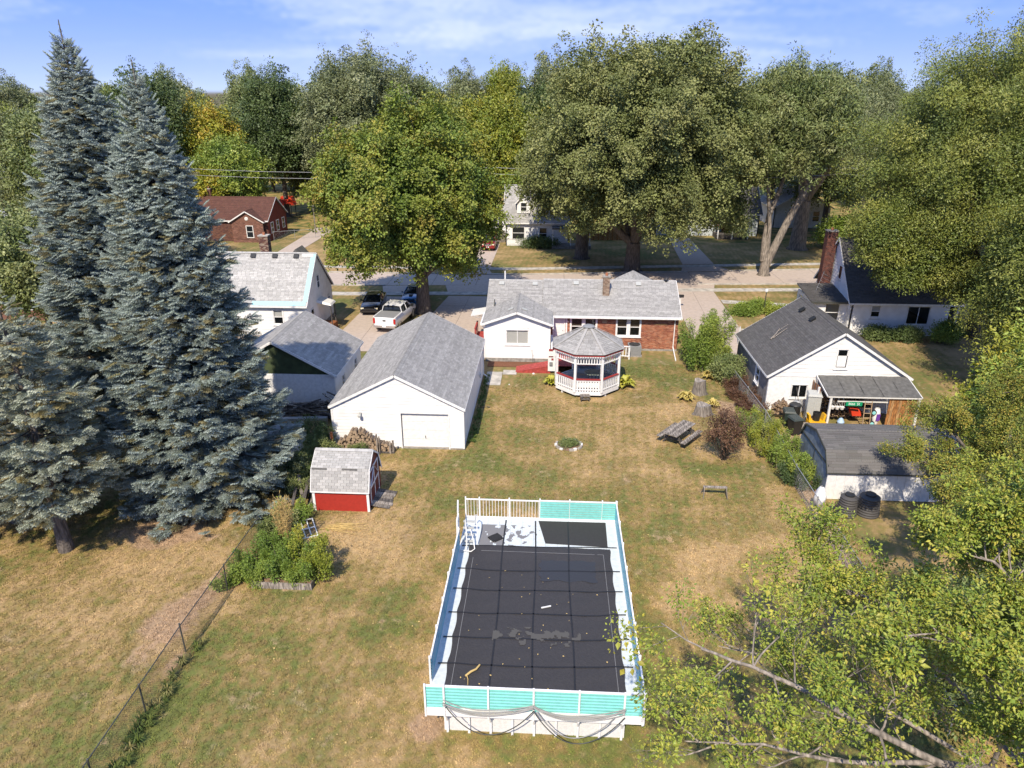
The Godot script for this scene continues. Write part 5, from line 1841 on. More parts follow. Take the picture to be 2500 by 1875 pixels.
	one("white_stick", "short pale stick lying near the middle of the pool cover", "stick", wst.mesh(), M.old_white)
	var lf := MB.new()
	rng.seed = 77
	for i in 46:
		var p := Vector3(rf(-2.7, 2.2), H + 0.012, rf(-23.6, -16.6))
		var q := rf(0, TAU)
		var d := Vector3(cos(q), 0, sin(q)) * rf(0.02, 0.045)
		var s := Vector3(-d.z, 0.2 * d.length(), d.x) * 0.6
		lf.quad(p - d, p + s, p + d, p - s)
	var lo := one("leaf_litter", "scattered pale leaves and scraps on the black pool cover", "leaves", lf.mesh(), M.straw)
	lo.set_meta("kind", "stuff")
	# hoses hung along the near fence
	var ho := thing("hose_bundle", "grey hoses draped in loops along the teal pool fence", "hose")
	var A := Vector3(-2.95, 1.72, -15.86)
	var Bm := Vector3(-0.25, 1.72, -15.85)
	var Cc := Vector3(2.43, 1.72, -15.86)
	for i in 7:
		var sag: float = [0.42, 0.48, 0.55, 0.46, 0.36, 0.6, 0.5][i]
		hose(ho, A + Vector3(rf(-0.04, 0.04), rf(-0.08, 0.08), i * 0.012), Bm + Vector3(0, rf(-0.03, 0.05), i * 0.012), sag * 0.75, M.grey_hose)
		hose(ho, Bm + Vector3(0, rf(-0.03, 0.05), i * 0.012), Cc + Vector3(rf(-0.04, 0.04), rf(-0.12, 0.06), i * 0.012), sag * 0.85, M.grey_hose)
	hose(ho, A + Vector3(0.1, -0.1, 0.1), Bm + Vector3(0, -0.1, 0.1), 1.05, M.steel_dark)
	hose(ho, Bm + Vector3(0, -0.1, 0.1), Cc + Vector3(0, -0.2, 0.1), 1.2, M.steel_dark)
	hose(ho, Bm + Vector3(0.1, -0.1, 0.12), Cc + Vector3(-0.3, -0.2, 0.12), 0.95, M.grey_hose)
	settle(ho, Vector3(-0.25, 1.0, -15.86))

func hose(parent: Node, a: Vector3, b: Vector3, sag: float, mt: Material) -> void:
	var p := PackedVector3Array()
	var r := PackedFloat32Array()
	for i in 17:
		var f := i / 16.0
		p.append(a.lerp(b, f) - Vector3(0, sag * 4.0 * f * (1.0 - f), 0) + Vector3(0, 0, 0.03 * sin(f * 7.0)))
		r.append(0.016)
	var mb := MB.new()
	mb.tube(p, r, 6)
	part(parent, "hose", mb.mesh(), mt)

func strap(parent: Node, a: Vector3, b: Vector3, H: float) -> void:
	var rows := [[], []]
	var d := (b - a).normalized()
	var s := Vector3(-d.z, 0, d.x) * 0.028
	for i in 33:
		var f := i / 32.0
		var p := a.lerp(b, f)
		var inx := clampf(minf(p.x + 2.85, 2.36 - p.x) / 0.5, 0.0, 1.0)
		var inz := clampf(minf(-16.45 - p.z, p.z + 24.05) / 0.5, 0.0, 1.0)
		p.y = H + 0.024 - 0.048 * inx * inz
		p += s.normalized() * 0.025 * sin(f * 9.0 + a.x * 3.0 + a.z)
		rows[0].append(p - s)
		rows[1].append(p + s)
	var mb := MB.new()
	mb.grid(rows)
	part(parent, "strap", mb.mesh(), M.strap)

func fence_run(o: Node, a: Vector3, b: Vector3, at: Array, mt: Material, out: Vector3) -> void:
	var d := (b - a).normalized()
	var l := a.distance_to(b)
	var bs := Basis(d, Vector3.UP, d.cross(Vector3.UP))
	for p in at:
		bpart(o, "post", a + d * p + Vector3(0, 0.4, 0) + out * 0.03, Vector3(0.055, 1.25, 0.055), M.white_trim)
	for i in at.size() - 1:
		var p0: float = at[i] + 0.012
		var p1: float = at[i + 1] - 0.012
		for k in 7:
			var mb := MB.new()
			var y := 0.1 + k * 0.118
			# a slat with a bead along its top, like a clapboard
			var sec := [[0.0, 0.0], [0.016, 0.0], [0.024, 0.07], [0.008, 0.1], [0.0, 0.1]]
			for q in 5:
				var s0: Array = sec[q]
				var s1: Array = sec[(q + 1) % 5]
				var A: Vector3 = a + d * p0 + out * (s0[0] - 0.02) + Vector3(0, y + s0[1], 0)
				var B: Vector3 = a + d * p1 + out * (s0[0] - 0.02) + Vector3(0, y + s0[1], 0)
				var Cq: Vector3 = a + d * p1 + out * (s1[0] - 0.02) + Vector3(0, y + s1[1], 0)
				var D: Vector3 = a + d * p0 + out * (s1[0] - 0.02) + Vector3(0, y + s1[1], 0)
				if (B - A).cross(Cq - A).dot(out if q < 3 else (Vector3.UP if q == 3 else -out)) < 0.0 and q > 0:
					mb.quad(D, Cq, B, A)
				else:
					mb.quad(A, B, Cq, D)
			part(o, "slat", mb.mesh(), mt)
	var rl := MB.new()
	rl.bar(a + Vector3(0, 0.95, 0), b + Vector3(0, 0.95, 0), 0.05, 0.05)
	part(o, "top_rail", rl.mesh(), M.white_trim)
	var bl := MB.new()
	bl.bar(a + Vector3(0, 0.045, 0) + out * 0.01, b + Vector3(0, 0.045, 0) + out * 0.01, 0.045, 0.09)
	part(o, "bottom_rail", bl.mesh(), M.white_trim)

func chain_fence(label: String, pts: Array, h: float, step: float, post: Material, wire: Material, cell := 0.085) -> void:
	var o := thing("chain_link_fence", label, "fence")
	var net := MB.new()
	for i in pts.size() - 1:
		var a: Vector3 = pts[i]
		var b: Vector3 = pts[i + 1]
		var l := a.distance_to(b)
		var d := (b - a) / l
		var n := maxi(1, int(round(l / step)))
		for k in n + (1 if i == pts.size() - 2 else 0):
			var p := a + d * (l * k / n)
			var mb := MB.new()
			var lean := Vector3(rf(-0.03, 0.03), 0, rf(-0.03, 0.03))
			mb.rod(p - Vector3(0, 0.02, 0), p + Vector3(0, h + 0.03, 0) + lean, 0.028, 8)
			mb.lathe(p + Vector3(0, h + 0.02, 0) + lean, [[0.034, 0.0], [0.03, 0.04], [0.0, 0.06]], 8)
			part(o, "post", mb.mesh(), post)
		var rl := MB.new()
		rl.rod(a + Vector3(0, h - 0.02, 0), b + Vector3(0, h - 0.02, 0), 0.019, 8)
		part(o, "top_rail", rl.mesh(), post)
		var s := d.cross(Vector3.UP)
		var u := -h
		while u < l:
			for sg: float in [1.0, -1.0]:
				var x0 := u if sg > 0 else u + h
				var x1 := x0 + sg * h
				var y0 := 0.03
				var y1 := h - 0.03
				var c0 := clampf(x0, 0.0, l)
				var c1 := clampf(x1, 0.0, l)
				if absf(c1 - c0) < 0.01:
					continue
				var ya := lerpf(y0, y1, (c0 - x0) / (x1 - x0))
				var yb := lerpf(y0, y1, (c1 - x0) / (x1 - x0))
				var A := a + d * c0 + Vector3(0, ya, 0) + s * 0.02 * sg
				var B := a + d * c1 + Vector3(0, yb, 0) + s * 0.02 * sg
				net.tube(PackedVector3Array([A, B]), PackedFloat32Array([0.0026, 0.0026]), 3, false)
			u += cell
	part(o, "wire_mesh", net.mesh(), wire)
	settle(o, pts[0])

func log_mesh(split: bool, ends: Color, bark: Color, l: float, r: float) -> ArrayMesh:
	var mb := MB.new()
	mb.colored = true
	var n := 9
	var prof := []
	for i in n:
		var a := TAU * i / n
		if split:
			a = PI * i / (n - 1.0)
		prof.append(Vector2(cos(a), sin(a)) * r * rf(0.9, 1.1))
	for i in n:
		var p: Vector2 = prof[i]
		var q: Vector2 = prof[(i + 1) % n]
		mb.col = (ends * 0.8 if split and i == n - 1 else bark) * rf(0.8, 1.2)
		mb.quad(Vector3(p.x, p.y, l / 2), Vector3(p.x, p.y, -l / 2), Vector3(q.x, q.y, -l / 2), Vector3(q.x, q.y, l / 2))
		mb.col = ends * rf(0.85, 1.1)
		mb.tri(Vector3(0, r * 0.3 if split else 0.0, l / 2), Vector3(p.x, p.y, l / 2), Vector3(q.x, q.y, l / 2))
		mb.tri(Vector3(0, r * 0.3 if split else 0.0, -l / 2), Vector3(q.x, q.y, -l / 2), Vector3(p.x, p.y, -l / 2))
	return mb.mesh()

func firewood() -> void:
	rng.seed = 63
	var logs := []
	for i in 6:
		logs.append(log_mesh(i % 2 == 0, Color(0.5, 0.37, 0.25) * rf(0.7, 1.15), Color(0.24, 0.18, 0.13), 0.42, rf(0.075, 0.11)))
	# stack in front of the long garage, seen on the cut ends
	for row in 8:
		var y := 0.2 + row * 0.155
		var x := -11.55 + (0.08 if row % 2 else 0.0)
		while x < -8.6:
			var most := 0.62 + 0.85 * exp(-pow((x + 10.35) / 0.75, 2.0)) - maxf(0.0, (x + 9.3) * 0.25)
			if y < most + rf(-0.08, 0.08):
				var g := one("firewood_log", "split log in the stack against the long white garage", "log", logs[rng.randi() % 6], M.brick, Vector3(x, y, -34.72 + rf(-0.06, 0.06)), "logs stacked against the garage front")
				g.rotation = Vector3(rf(-0.06, 0.06), rf(-0.12, 0.12), rf(0, TAU))
			x += rf(0.16, 0.2)
	var rk := thing("log_rack", "grey wooden rails and uprights holding the log stack", "rack")
	for z in [-34.55, -34.9]:
		bpart(rk, "rail", Vector3(-10.1, 0.07, z), Vector3(3.3, 0.12, 0.1), M.weathered_dark)
	bpart(rk, "upright", Vector3(-9.35, 0.62, -34.4), Vector3(0.07, 1.24, 0.05), M.weathered_light)
	bpart(rk, "upright", Vector3(-9.22, 0.55, -34.4), Vector3(0.06, 1.1, 0.05), M.weathered)
	bpart(rk, "upright", Vector3(-8.5, 0.4, -34.55), Vector3(0.09, 0.8, 0.09), M.weathered)
	bpart(rk, "upright", Vector3(-8.66, 0.4, -34.5), Vector3(0.09, 0.75, 0.06), M.weathered_light)
	settle(rk, Vector3(-10.0, 0, -34.7))
	var rp := MB.new()
	rp.span(-11.93, -11.8, 0, 1.25, -34.55, -34.42)
	rp.span(-12.02, -11.7, 0.55, 0.62, -34.57, -34.4)
	one("rusty_post", "rusty orange iron post at the left end of the log stack", "post", rp.mesh(), M.rust)
	var lg := MB.new()
	lg.span(-12.08, -12.02, 0, 1.0, -34.9, -34.8)
	one("white_stake", "thin white stake leaning beside the rusty post", "stake", lg.mesh(), M.white_paint)
	# heaped old planks before the green gabled garage
	var pm := []
	for i in 3:
		var q := MB.new()
		q.box(Vector3.ZERO, Vector3(rf(1.0, 1.5), 0.05, rf(0.1, 0.16)))
		pm.append(q.mesh())
	for i in 60:
		var f := i / 60.0
		var x := rf(-16.4, -12.9)
		var hh := 1.15 - 0.2 * absf(x + 14.2)
		var g := one("old_plank", "weathered plank in the heap below the green gable", "plank", pm[i % 3], [M.weathered_dark, M.weathered, M.weathered_light][i % 3], Vector3(x, 0.06 + f * hh, rf(-39.3, -38.6)), "planks heaped below the green gable")
		g.rotation = Vector3(rf(-0.25, 0.25), rf(-0.5, 0.5), rf(-0.22, 0.22))
	for i in 16:
		var g := one("old_plank", "loose plank in the small pile touching the long garage's left wall", "plank", pm[i % 3], [M.weathered_dark, M.weathered, M.weathered_light][i % 3], Vector3(rf(-13.1, -12.4), 0.12 + i * 0.1, rf(-38.7, -38.2)), "planks piled at the long garage wall")
		g.rotation = Vector3(rf(-0.25, 0.25), rf(-0.7, 0.1), rf(-0.35, 0.3))
	var tr := thing("gutter_section", "long grey metal trough on blocks below the plank heap", "trough")
	var tg := MB.new()
	for i in 8:
		tg.box(Vector3(-17.1 + i * 0.52, 0.42, -37.6 - i * 0.05), Vector3(0.5, 0.16, 0.3), Basis(Vector3.UP, 0.09))
	part(tr, "trough", tg.mesh(), M.galvanised)
	for x in [-16.8, -15.0, -13.4]:
		bpart(tr, "block", Vector3(x, 0.17, -37.7 - (x + 17.0) * 0.09), Vector3(0.3, 0.34, 0.3), M.block)
	settle(tr, Vector3(-15.3, 0, -37.8))

func garden() -> void:
	var o := thing("raised_bed", "grey weathered board raised garden bed by the left fence", "garden bed")
	for k in 2:
		bpart(o, "board", Vector3(-10.55, 0.08 + k * 0.155, -22.8), Vector3(2.45, 0.148, 0.045), M.weathered_light)
		bpart(o, "board", Vector3(-10.55, 0.08 + k * 0.155, -24.7), Vector3(2.45, 0.148, 0.045), M.weathered)
		bpart(o, "board", Vector3(-9.34, 0.08 + k * 0.155, -23.75), Vector3(0.045, 0.148, 1.85), M.weathered)
		bpart(o, "board", Vector3(-11.76, 0.08 + k * 0.155, -23.75), Vector3(0.045, 0.148, 1.85), M.weathered)
	var s := MB.new()
	s.span(-11.73, -9.36, 0.02, 0.24, -24.67, -22.83)
	part(o, "soil", s.mesh(), M.dirt)
	settle(o, Vector3(-10.55, 0, -23.75))
	# old window frame lying by the shed
	var wf := thing("old_window_frame", "peeling white window frame lying on the grass left of the red shed", "window frame", Vector3(-10.9, 0.1, -26.9), 0.5)
	wf.rotation.x = 0.12
	for x in [-0.4, -0.13, 0.13, 0.4]:
		bpart(wf, "stile", Vector3(x, 0, 0), Vector3(0.045, 0.035, 1.3), M.old_white)
	for z in [-0.63, 0.0, 0.63]:
		bpart(wf, "crossbar", Vector3(0, 0.004, z), Vector3(0.86, 0.035, 0.06), M.old_white)
	rng.seed = 15
	var pm := MB.new()
	pm.box(Vector3.ZERO, Vector3(1.5, 0.04, 0.14))
	var m := pm.mesh()
	for i in 14:
		var g := one("scrap_board", "grey scrap board leaning in the pile left of the red shed", "board", m, [M.weathered, M.weathered_dark][i % 2], Vector3(rf(-12.2, -11.35), 0.08 + i * 0.05, rf(-30.6, -28.2)), "scrap boards left of the red shed")
		g.rotation = Vector3(rf(-0.2, 0.2), rf(0.8, 2.0), rf(-0.3, 0.3))
	var st := MB.new()
	for i in 42:
		var a := Vector3(rf(-10.4, -9.6), 0.03, rf(-27.4, -27.0))
		var b := a + Vector3(rf(0.8, 2.0), rf(0.0, 0.05), rf(-0.45, 0.5))
		st.tube(PackedVector3Array([a, a.lerp(b, 0.5) + Vector3(0, 0.05, rf(-0.1, 0.1)), b]), PackedFloat32Array([0.006, 0.008, 0.005]), 4)
	var so := one("straw_stalks", "loose yellow dry stalks lying before the red shed", "straw", st.mesh(), M.straw)
	so.set_meta("kind", "stuff")

func yard_things() -> void:
	rng.seed = 88
	# picnic table, turned
	var t := thing("picnic_table", "weathered grey wooden picnic table with attached benches on the lawn", "picnic table", Vector3(7.55, 0, -37.1), 0.93)
	for k in 5:
		bpart(t, "table_plank", Vector3(0, 0.74, -0.32 + k * 0.16), Vector3(2.3, 0.04, 0.148), [M.weathered_light, M.weathered][k % 2])
	for s in [-1.0, 1.0]:
		for k in 2:
			bpart(t, "bench_plank", Vector3(0, 0.43, s * (0.68 + k * 0.15)), Vector3(2.2, 0.04, 0.14), [M.weathered_light, M.weathered][k])
		for x in [-0.75, 0.75]:
			var l := MB.new()
			l.bar(Vector3(x, 0.0, s * 0.62), Vector3(x, 0.72, s * 0.22), 0.045, 0.09)
			part(t, "leg", l.mesh(), M.weathered_dark)
	for x in [-0.75, 0.75]:
		bpart(t, "crossbeam", Vector3(x + 0.046, 0.37, 0), Vector3(0.045, 0.09, 1.6), M.weathered_dark)
		bpart(t, "batten", Vector3(x, 0.7, 0), Vector3(0.045, 0.05, 0.7), M.weathered_dark)
	# low sawhorse bench
	var b := thing("sawhorse", "low grey wooden sawhorse standing on the dry lawn", "sawhorse", Vector3(8.3, 0, -31.0), -0.02)
	bpart(b, "beam", Vector3(0, 0.5, 0), Vector3(1.15, 0.06, 0.16), M.weathered_light)
	for x in [-0.52, 0.52]:
		for s in [-1.0, 1.0]:
			var l := MB.new()
			l.bar(Vector3(x + signf(x) * 0.06, 0, s * 0.28), Vector3(x, 0.5, s * 0.05), 0.04, 0.06)
			part(b, "leg", l.mesh(), M.weathered)
	# stone ring planter
	var r := thing("stone_ring", "whitish broken stone ring planter in the middle of the lawn", "planter", Vector3(1.2, 0, -36.0))
	for i in 18:
		if i == 5 or i == 11:
			continue
		var a := TAU * i / 18.0 + rf(-0.1, 0.1)
		var mb := MB.new()
		mb.box(Vector3.ZERO, Vector3(rf(0.14, 0.26), rf(0.08, 0.19), rf(0.1, 0.16)), Basis.from_euler(Vector3(rf(-0.1, 0.1), rf(-0.1, 0.1), rf(-0.1, 0.1))))
		var p := part(r, "stone", mb.mesh(), M.stone if i % 3 else M.old_white)
		p.transform = Transform3D(Basis(Vector3.UP, -a + PI / 2), Vector3(cos(a) * 0.72, 0.06, sin(a) * 0.62))
	var d := MB.new()
	d.lathe(Vector3(0, 0.02, 0), [[0.0, 0.06], [0.3, 0.055], [0.66, 0.0]], 16)
	part(r, "soil", d.mesh(), M.dirt)
	# stumps
	for q in [["stump", "tall grey tree stump with hollow cut top beside yellow hostas", Vector3(9.95, 0, -44.1), 0.42, 0.95], ["stump", "broad low weathered stump behind the brown shrub", Vector3(9.6, 0, -40.9), 0.5, 0.6]]:
		var s := thing(q[0], q[1], "stump", q[2])
		var mb := MB.new()
		var rows := []
		for i in 6:
			var row := []
			for j in 25:
				var a := TAU * j / 24.0
				var rr: float = q[3] * (1.15 - 0.06 * i) * (1.0 + 0.08 * sin(a * 3.0) + 0.05 * sin(a * 7.0 + 1.0)) + (0.14 * maxf(0.0, sin(a * 5.0)) if i == 0 else 0.0)
				row.append(Vector3(cos(a) * rr, q[4] * i / 5.0 + 0.05 * sin(a * 2.0) * (1.0 if i == 5 else 0.0), sin(a) * rr))
			rows.append(row)
		mb.grid(rows)
		part(s, "bark", mb.mesh(), M.weathered)
		var cp := MB.new()
		for j in 24:
			cp.tri(Vector3(0, q[4] - 0.12, 0), rows[5][j + 1], rows[5][j])
		part(s, "cut_face", cp.mesh(), M.weathered_light)
	# small box by the gazebo
	var sb := thing("step_stool", "little grey weathered wooden step stool before the gazebo", "stool", Vector3(2.35, 0, -42.45), 0.1)
	bpart(sb, "top", Vector3(0, 0.36, 0), Vector3(0.62, 0.05, 0.4), M.weathered)
	for x in [-0.25, 0.25]:
		bpart(sb, "side", Vector3(x, 0.17, 0), Vector3(0.05, 0.34, 0.36), M.weathered_dark)
	bpart(sb, "step", Vector3(0, 0.18, 0.12), Vector3(0.5, 0.04, 0.16), M.weathered)
	# lumps on the grass
	for q in [[-1.1, -47.0, 0.09], [-2.7, -44.9, 0.05]]:
		var mb := MB.new()
		mb.lathe(Vector3.ZERO, [[0.0, 0.0], [q[2], 0.01], [q[2] * 0.8, q[2] * 0.7], [0.0, q[2]]], 8)
		one("pale_stone", "small pale stone lying on the grass near the red ramp", "stone", mb.mesh(), M.white_paint, Vector3(q[0], 0, q[1]), "pale stones near the ramp")
	var hp := thing("garden_hose", "short dark hose end lying on the grass by the long garage", "hose")
	var hm := MB.new()
	hm.tube(PackedVector3Array([Vector3(-4.5, 0.03, -41.0), Vector3(-4.2, 0.02, -40.95), Vector3(-3.9, 0.03, -41.05), Vector3(-3.7, 0.03, -41.0)]), PackedFloat32Array([0.015, 0.015, 0.02, 0.05]), 6)
	part(hp, "hose", hm.mesh(), M.black_plastic)
	settle(hp, Vector3(-4.1, 0, -41.0))
	var lk := thing("sprinkler", "thin metal stake and arm leaning before the white wing", "stake")
	var km := MB.new()
	km.rod(Vector3(-1.15, 0.0, -48.3), Vector3(-1.28, 1.15, -48.9), 0.015)
	km.rod(Vector3(-1.2, 0.15, -48.1), Vector3(-0.75, 0.3, -48.4), 0.03)
	part(lk, "stake", km.mesh(), M.steel_dark)
	settle(lk, Vector3(-1.1, 0, -48.3))
	# things at the right neighbour's
	var jk := -39.9
	trash_bin("trash_bin", "tall dark grey wheeled trash bin with green lid by the right fence", Vector3(14.35, 0, -38.25), 0.3, M.black_plastic, mat("bin_green", Color(0.035, 0.045, 0.038), 0.5))
	trash_bin("trash_bin", "dark green wheeled trash bin behind the tall dark bin", Vector3(14.3, 0, -39.3), -0.1, mat("bin_body", Color(0.02, 0.035, 0.03), 0.5), M.bin_green)
	var cm := MB.new()
	cm.lathe(Vector3.ZERO, [[0.0, 0.0], [0.3, 0.0], [0.34, 1.1], [0.36, 1.12], [0.3, 1.18], [0.0, 1.2]], 16)
	one("barrel", "round black plastic barrel beside the firewood on the right", "barrel", cm.mesh(), M.black_plastic, Vector3(14.85, 0, -40.0))
	var cb := thing("storage_cabinet", "tall light grey plastic storage cabinet beside the lean to", "cabinet", Vector3(15.95, 0, -40.2), -0.15)
	bpart(cb, "body", Vector3(0, 0.85, 0), Vector3(0.75, 1.7, 0.6), M.grey_plastic)
	var rf_ := MB.new()
	rf_.hexa(PackedVector3Array([Vector3(-0.42, 1.7, 0.36), Vector3(0.42, 1.7, 0.36), Vector3(0.42, 1.7, -0.36), Vector3(-0.42, 1.7, -0.36), Vector3(-0.36, 1.82, 0.3), Vector3(0.36, 1.82, 0.3), Vector3(0.36, 1.9, -0.3), Vector3(-0.36, 1.9, -0.3)]))
	part(cb, "lid", rf_.mesh(), M.grey_plastic)
	for x in [-0.18, 0.18]:
		bpart(cb, "door_leaf", Vector3(x, 0.85, 0.305), Vector3(0.34, 1.55, 0.02), M.grey_plastic)
	var gr := thing("kettle_grill", "silver and black barbecue grill before the boarded garage window", "grill", Vector3(15.3, 0, -40.9), 0.0)
	var gm := MB.new()
	gm.lathe(Vector3(0, 0.75, 0), [[0.0, -0.2], [0.22, -0.15], [0.32, 0.0], [0.33, 0.02]], 14)
	part(gr, "bowl", gm.mesh(), M.black_metal)
	gm = MB.new()
	gm.lathe(Vector3(0, 0.77, 0), [[0.33, 0.0], [0.3, 0.12], [0.18, 0.24], [0.0, 0.28]], 14)
	part(gr, "lid", gm.mesh(), M.galvanised)
	for k in 3:
		var l := MB.new()
		l.rod(Vector3(cos(k * 2.1) * 0.3, 0, sin(k * 2.1) * 0.3), Vector3(cos(k * 2.1) * 0.18, 0.65, sin(k * 2.1) * 0.18), 0.014)
		part(gr, "leg", l.mesh(), M.steel)
	var sh := thing("long_handled_shovel", "long wooden handled shovel leaning on the garage wall", "shovel")
	var sm := MB.new()
	sm.rod(Vector3(15.35, 0.1, -40.2), Vector3(15.2, 1.75, -41.2), 0.02)
	part(sh, "handle", sm.mesh(), M.weathered_dark)
	settle(sh, Vector3(15.35, 0, -40.2))
	var yc := thing("yellow_cart", "yellow plastic toy cart holding a black bucket near the lean to", "cart", Vector3(15.9, 0, -39.2), 0.05)
	bpart(yc, "tub", Vector3(0, 0.3, 0), Vector3(0.95, 0.35, 0.6), M.yellow_plastic)
	for x in [-0.42, 0.42]:
		bpart(yc, "side_wing", Vector3(x, 0.62, -0.1), Vector3(0.12, 0.5, 0.4), M.yellow_plastic, Basis(Vector3(0, 0, 1), -0.2 * signf(x)))
		var w := MB.new()
		w.lathe(Vector3(x * 0.9 - 0.05, 0.14, 0.25), [[0.0, 0.0], [0.14, 0.0], [0.14, 0.08], [0.0, 0.08]], 12, Vector3.RIGHT)
		part(yc, "wheel", w.mesh(), M.black_plastic)
	var bk := MB.new()
	bk.lathe(Vector3(0, 0.48, -0.05), [[0.0, 0.0], [0.2, 0.0], [0.23, 0.5], [0.2, 0.5], [0.18, 0.05], [0.0, 0.05]], 14)
	var bko := one("bucket", "black bucket standing in the yellow cart", "bucket", bk.mesh(), M.black_plastic, Vector3(15.9, 0.0, -39.2))
	var pl := thing("pallet", "pale wooden pallet propped between the bins and the cart", "pallet", Vector3(15.1, 0.25, -38.75), 0.1)
	for k in 6:
		bpart(pl, "slat", Vector3(0, 0.06, -0.4 + k * 0.16), Vector3(0.75, 0.025, 0.13), M.weathered_light)
	for x in [-0.32, 0, 0.32]:
		bpart(pl, "runner", Vector3(x, -0.1, 0), Vector3(0.06, 0.29, 0.95), M.weathered)
	# firewood right
	var logs := []
	for i in 4:
		logs.append(log_mesh(true, Color(0.46, 0.32, 0.2) * rf(0.8, 1.1), Color(0.24, 0.16, 0.11), 0.42, rf(0.07, 0.1)))
	for row in 7:
		for c in 7:
			if row > 3 and absf(c - 3.0) > 5.0 - row * 0.7:
				continue
			var g := one("firewood_log", "split log in the small stack at the white garage corner", "log", logs[rng.randi() % 4], M.brick, Vector3(13.75 + c * 0.165 + rf(-0.03, 0.03), 0.35 + row * 0.135, -40.6 + rf(-0.08, 0.08)), "logs stacked at the right garage corner")
			g.rotation = Vector3(rf(-0.1, 0.1), rf(-0.4, 0.4), rf(0, TAU))
	var wr := thing("log_trolley", "dark metal rack under the small log stack", "rack", Vector3(14.25, 0, -40.6))
	for x in [-0.6, 0.6]:
		bpart(wr, "leg", Vector3(x, 0.14, 0), Vector3(0.06, 0.28, 0.4), M.black_metal)
	bpart(wr, "shelf", Vector3(0, 0.25, 0), Vector3(1.35, 0.04, 0.42), M.black_metal)
	for row in 6:
		for c in 14:
			var g := one("firewood_log", "split log on the shelves inside the lean to", "log", logs[rng.randi() % 4], M.brick, Vector3(16.9 + c * 0.17 + rf(-0.03, 0.03), (0.09 if row < 3 else 0.85) + (row % 3) * 0.14, -40.9 + rf(-0.08, 0.08)), "logs inside the lean to")
			g.rotation = Vector3(rf(-0.1, 0.1), rf(-0.3, 0.3), rf(0, TAU))
	# street sign hung in the lean-to
	var sg := thing("street_sign", "green street name plate hanging in the lean to", "sign", Vector3(17.95, 1.55, -39.3), 0.0)
	bpart(sg, "plate", Vector3(0, 0, 0), Vector3(0.95, 0.26, 0.015), M.green_sign)
	var tx := TextMesh.new()
	tx.text = "Mae  St"
	var sf := SystemFont.new()
	sf.font_names = PackedStringArray(["Droid Sans"])
	tx.font = sf
	tx.font_size = 32
	tx.pixel_size = 0.0062
	tx.depth = 0.006
	part(sg, "lettering", tx, M.sign_white, Vector3(0, 0, 0.011))
	for k in 3:
		var hb := thing("hanging_basket", "white hanging flower pot under the lean to beam", "flower pot", Vector3(16.85 + k * 0.27, 1.1, -39.55 + k * 0.02), 0.0, "white pots hanging in the lean to")
		var m := MB.new()
		m.lathe(Vector3.ZERO, [[0.0, 0.0], [0.1, 0.0], [0.15, 0.16], [0.13, 0.16], [0.0, 0.12]], 12)
		part(hb, "pot", m.mesh(), M.white_paint)
		m = MB.new()
		for q in 3:
			m.rod(Vector3(cos(q * 2.1) * 0.14, 0.16, sin(q * 2.1) * 0.14), Vector3(0, 0.78, 0), 0.007, 4)
		part(hb, "hanger", m.mesh(), M.white_paint)
	var ld := thing("wooden_ladder", "short wooden ladder leaning in the lean to opening", "ladder", Vector3(18.85, 0, -39.45), 0.0)
	for x in [-0.2, 0.2]:
		var m := MB.new()
		m.bar(Vector3(x, 0.45, 0.15), Vector3(x, 1.7, -0.05), 0.04, 0.06)
		part(ld, "stile", m.mesh(), M.log_end)
	for k in 4:
		bpart(ld, "rung", Vector3(0, 0.65 + k * 0.28, 0.12 - k * 0.045), Vector3(0.4, 0.035, 0.035), M.log_end)
	var ldl := MB.new()
	for x in [-0.2, 0.2]:
		ldl.bar(Vector3(x, 0.0, 0.2), Vector3(x, 0.45, 0.15), 0.04, 0.06)
	part(ld, "foot", ldl.mesh(), M.log_end)
	var rt := MB.new()
	rt.hexa(PackedVector3Array([Vector3(-0.25, 0, 0.2), Vector3(0.3, 0, 0.2), Vector3(0.3, 0, -0.2), Vector3(-0.25, 0, -0.2), Vector3(-0.4, 0.4, 0.25), Vector3(0.2, 0.25, 0.2), Vector3(0.2, 0.4, -0.25), Vector3(-0.4, 0.45, -0.25)]))
	one("red_tub", "bright red plastic tub on the logs in the lean to", "tub", rt.mesh(), M.red_plastic, Vector3(18.45, 0.55, -40.0))
	var bb := MB.new()
	bb.lathe(Vector3.ZERO, [[0.0, 0.0], [0.16, 0.0], [0.22, 0.2], [0.12, 0.4], [0.03, 0.46], [0.0, 0.46]], 8)
	one("plastic_sack", "pale blue and white plastic sack in the lean to", "sack", bb.mesh(), M.blue_bag, Vector3(17.55, 0.0, -39.7))
	var tc := thing("toy_car", "white and purple ride on toy car tipped up in the lean to", "toy car", Vector3(19.55, 0.0, -39.6), 0.0)
	var tm := MB.new()
	var rows := []
	for i in 9:
		var f := i / 8.0
		var row := []
		for j in 9:
			var a := TAU * j / 8.0
			row.append(Vector3(cos(a) * (0.14 + 0.1 * sin(f * PI)), 0.1 + f * 1.05, sin(a) * (0.1 + 0.08 * sin(f * PI)) - 0.1))
		rows.append(row)
	tm.grid(rows)
	part(tc, "body", tm.mesh(), M.white_paint)
	bpart(tc, "seat", Vector3(0.04, 0.6, 0.06), Vector3(0.2, 0.42, 0.1), M.purple_plastic)
